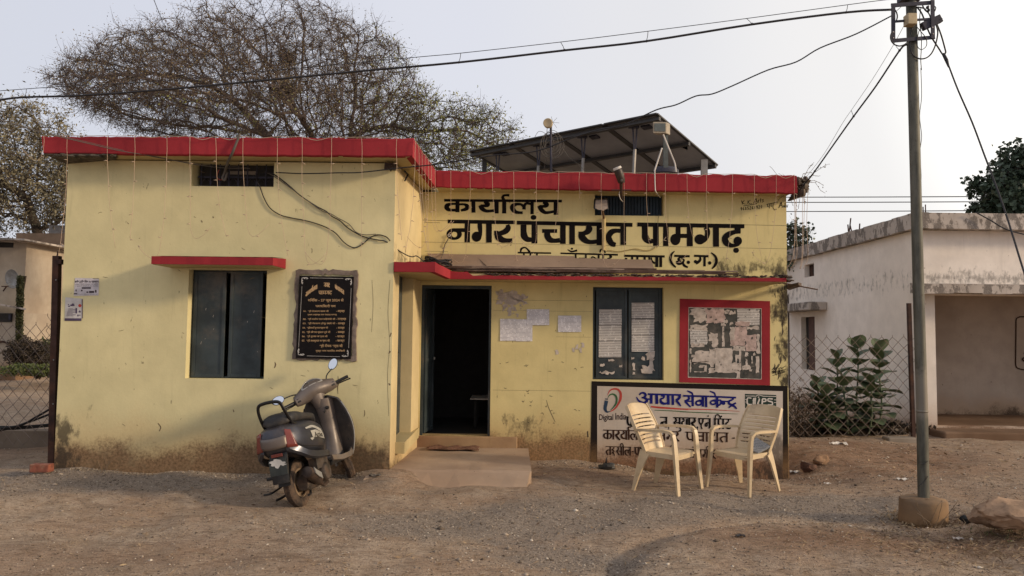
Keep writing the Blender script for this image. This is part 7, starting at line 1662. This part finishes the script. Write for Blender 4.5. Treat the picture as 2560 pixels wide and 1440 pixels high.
# ------------------------------------------------------------------ milkweed plants behind the right fence
def milkweed(px,pyb,pyt,Y,label,nn,ls,seed,lean=0):
    rnd=random.Random(seed); b=P(px,pyb,Y); tp=P(px+lean,pyt,Y); o=thing('milkweed_plant',label,'plant',tuple(b),'broad-leaved milkweed plants behind the right fence')
    part('stem',MB().tube(spline([b,b.lerp(tp,.35)+Vector((rnd.uniform(-.05,.05),0,0)),b.lerp(tp,.7),tp],4),.014,6),M['lf_cal'],o)
    for k in range(nn):
        u=.12+.88*(k/(nn-1)); c=b.lerp(tp,u); a0=k*math.pi/2+rnd.uniform(-.35,.35); s=ls*(1.15-.45*abs(u-.45)*1.6)*rnd.uniform(.85,1.15)
        for h_ in (0,math.pi):
            a=a0+h_; el=.15+.75*max(0,u-.55)/.45+rnd.uniform(-.15,.2); d=Vector((math.cos(a)*math.cos(el),math.sin(a)*math.cos(el),math.sin(el))); w=d.cross(Vector((0,0,1))).normalized(); nn_=w.cross(d)
            def lf(uu,vv):
                t_=uu; wd=.45*s*math.sin(math.pi*min(1,t_*.92+.06))**.7; return c+d*(s*t_)-Vector((0,0,1))*(s*.28*t_*t_*(1-u*.6))+w*(2*vv-1)*wd+nn_*abs(2*vv-1)*wd*.28
            part('leaf',MB().grid(lf,5,4),M['lf_cal'],o,smooth=True,norm=False)
for a in ((2148,1082,872,13.0,'tallest middle milkweed plant behind the right fence',10,.40,1,-4),(2196,1082,880,12.8,'right milkweed plant with upright tip leaves behind the right fence',10,.38,2,4),(2098,1082,898,12.9,'slim milkweed plant left of the tallest one',9,.32,3,-6),(2052,1082,965,12.7,'short leftmost milkweed plant behind the right fence',9,.34,4,-8),(2120,1084,945,12.5,'leafy low milkweed stem in front of the tallest one',7,.36,5,-14),(2172,1084,960,12.5,'low milkweed stem between the two tall ones',7,.36,6,8),(2078,1084,985,12.4,'low dense milkweed stem near the leftmost plant',8,.36,7,-12)): milkweed(*a)
blobplant('dry_bush','dead dusty brush heap at the office corner behind the right fence',2000,1040,12.6,.28,.3,.5,1500,.05,leafmat('dead_brush',(.10,.07,.05),(.2,.15,.10)),51)
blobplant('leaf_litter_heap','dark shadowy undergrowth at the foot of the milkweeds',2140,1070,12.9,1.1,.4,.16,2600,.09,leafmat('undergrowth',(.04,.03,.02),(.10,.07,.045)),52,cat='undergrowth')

# ------------------------------------------------------------------ gravel, leaf litter
def scatter_stones(name,label,X,Y_a,s,matn,seed):
    rng=np.random.default_rng(seed); N=len(X); base=np.array([(1,0,0),(-1,0,0),(0,1,0),(0,-1,0),(0,0,1),(0,0,-1)],float); Fb=np.array([(0,2,4),(2,1,4),(1,3,4),(3,0,4),(2,0,5),(1,2,5),(3,1,5),(0,3,5)])
    Z=gz(X,Y_a); V=base[None]*(s[:,None,None]*rng.uniform(.5,1.2,(N,6,1))); a=rng.uniform(0,6.28,N); ca,sa=np.cos(a)[:,None],np.sin(a)[:,None]; x=V[...,0]*ca-V[...,1]*sa; y=V[...,0]*sa+V[...,1]*ca; V=np.stack([x,y,V[...,2]*.6],-1); V+=np.stack([X,Y_a,Z+s*.15],-1)[:,None]
    return link(name,fast_mesh(name,V.reshape(-1,3),(Fb[None]+np.arange(N)[:,None,None]*6).reshape(-1,3),matn),label=label,kind='stuff',cat=name.replace('_',' '))
t=NT('gravel_stone'); r_=t.island(); col=t.mix(r_,(.075,.055,.04),(.40,.32,.245)); col=t.mix(t.rng(t.m_('FRACT',t.m_('MULTIPLY',r_,17.3)),.90,.95,0,.8),col,(.62,.54,.44)); M['gravel']=t.out(col,.95,0,.15)
rng=np.random.default_rng(77)
NS=120000; Yg=4.6+ (rng.random(NS)**1.3)*6.5; Xg=(rng.random(NS)*2-1)*Yg*.76
# keep more on gravelly parts
def maskat(X,Y): 
    i=np.clip(np.searchsorted(gx,X),0,nx-1); j=np.clip(np.searchsorted(gy,Y),0,ny-1); return np.clip(mask[j,i],0,1.2)
keep=(rng.random(NS)<(.22+.75*maskat(Xg,Yg))); inside=((Xg>wl_x0)&(Xg<ret_x2)&(Yg>L-.02))|((Xg>=ret_x2-.1)&(Xg<wr_x1)&(Yg>RW-.02))|((Xg>xa-.3)&(Xg<xb+.05)&(Yg>7.55)); keep&=~inside
Xg,Yg=Xg[keep],Yg[keep]; sg=np.abs(rng.normal(0,.0042,len(Xg)))+.0022; sg=np.where(rng.random(len(Xg))<.015,sg*2.6,sg)
scatter_stones('gravel','loose fine gravel strewn over the earth yard',Xg,Yg,sg,M['gravel'],1)
n=2600; Xs=rng.uniform(wl_x0+.2,xa-.15,n); Ys=L-.02-np.abs(rng.normal(0,.07,n))
t=NT('pale_chip'); col=t.mix(t.island(),(.16,.12,.085),(.38,.31,.23)); M['chips']=t.out(col,.95,0,.15)
scatter_stones('stone_chips','strip of pale stone chips along the foot of the left wall',Xs,Ys,np.abs(rng.normal(0,.005,n))+.003,M['chips'],2)
n=1500; Xs=rng.uniform(px_x(1345,RW),wr_x1+.6,n); Ys=RW-.03-np.abs(rng.normal(0,.22,n))
scatter_stones('stone_chips','rubble chips along the foot of the painted panel',Xs,Ys,np.abs(rng.normal(0,.006,n))+.003,M['gravel'],3)
n=1700; Xs=rng.uniform(2.6,8,n); Ys=rng.uniform(5.4,12,n)
scatter_stones('stone_chips','scattered rubble and clods right of the office',Xs,Ys,np.abs(rng.normal(0,.008,n))+.004,M['gravel'],4)
# dry leaves and straw
t=NT('dry_litter'); r_=t.island(); col=t.mix(r_,(.10,.055,.03),(.40,.29,.17)); M['litter']=t.out(col,.9,0,.15)
def litter(name,label,X,Y_a,ln,wd,seed,up=.2,dz=.006):
    rng=np.random.default_rng(seed); N=len(X); Z=gz(X,Y_a)+dz; C=np.stack([X,Y_a,Z],-1); a=rng.uniform(0,6.28,N); d=np.stack([np.cos(a),np.sin(a),rng.normal(0,up,N)],-1); w=np.stack([-np.sin(a),np.cos(a),rng.normal(0,.3,N)],-1); l=(ln*rng.uniform(.4,1.3,N))[:,None]; ww=(wd*rng.uniform(.5,1.2,N))[:,None]
    C[:,2]+=np.abs(d[:,2])*l[:,0]*.5
    V=np.stack([C-d*l/2,C+w*ww/2+np.array([0,0,.003]),C+d*l/2,C-w*ww/2],1).reshape(-1,3); return link(name,fast_mesh(name,V,np.arange(4*N).reshape(-1,4),M['litter']),label=label,kind='stuff',cat=name.replace('_',' '))
n=650; Yd=4.7+rng.random(n)*4.5; Xd=(rng.random(n)*2-1)*Yd*.74
k_=~(((Xd<ret_x2)&(Yd>L-.05))|((Xd>xa-.3)&(Xd<xb+.1)&(Yd>7.5))); litter('dry_leaves','small dry leaves scattered over the yard',Xd[k_],Yd[k_],.05,.016,5)
n=500; Yd=4.7+rng.random(n)*4; Xd=(rng.random(n)*2-1)*Yd*.74; k_=~(((Xd<ret_x2)&(Yd>L-.05))|((Xd>xa-.3)&(Xd<xb+.1)&(Yd>7.5))); litter('straw','thin straw bits scattered over the yard',Xd[k_],Yd[k_],.085,.004,6)
c_=G(2440,1380); n=2600; Xd=rng.normal(c_.x+.15,.7,n); Yd=rng.normal(5.75,.42,n); litter('straw','dry grass and straw matted round the boulder and pole footing',Xd,Yd,.07,.005,7,.35)
n=500; a_=rng.uniform(0,6.28,n); rr3=rad+np.abs(rng.normal(0,.12,n)); litter('dry_leaves','dry leaves and twigs banked against the pole footing',pb.x+rr3*np.cos(a_),pb.y+rr3*np.sin(a_),.05,.014,8,.4)
n=260; Xd=rng.uniform(4.2,8,n); Yd=rng.uniform(9,12.5,n); litter('dry_leaves','pale leaf scraps on the soil below the right fence',Xd,Yd,.09,.03,9,.2)
# stalks at wall foot and at footing
sprig('weed_tuft','tiny dry weed standing at the foot of the left wall',tuple(Vector(on_ground(262,1172,7.9))),6,.16,M['lf_thorn'],.015,20,.5,.9,61,.003,bm=M['drybark'])
sprig('weed_tuft','thin dry stalks climbing the front of the pole footing',tuple(Vector((pb.x-.05,pb.y-rad-.02,pb.z))),9,.3,M['lf_thorn'],.015,14,.8,.9,62,.003,bm=M['drybark'])
sprig('weed_tuft','sparse green-grey weeds at the foot of the boulder',tuple(Vector(on_ground(2510,1345,5.95))),26,.10,M['lf_weed'],.014,260,2.4,.7,63,.0015)
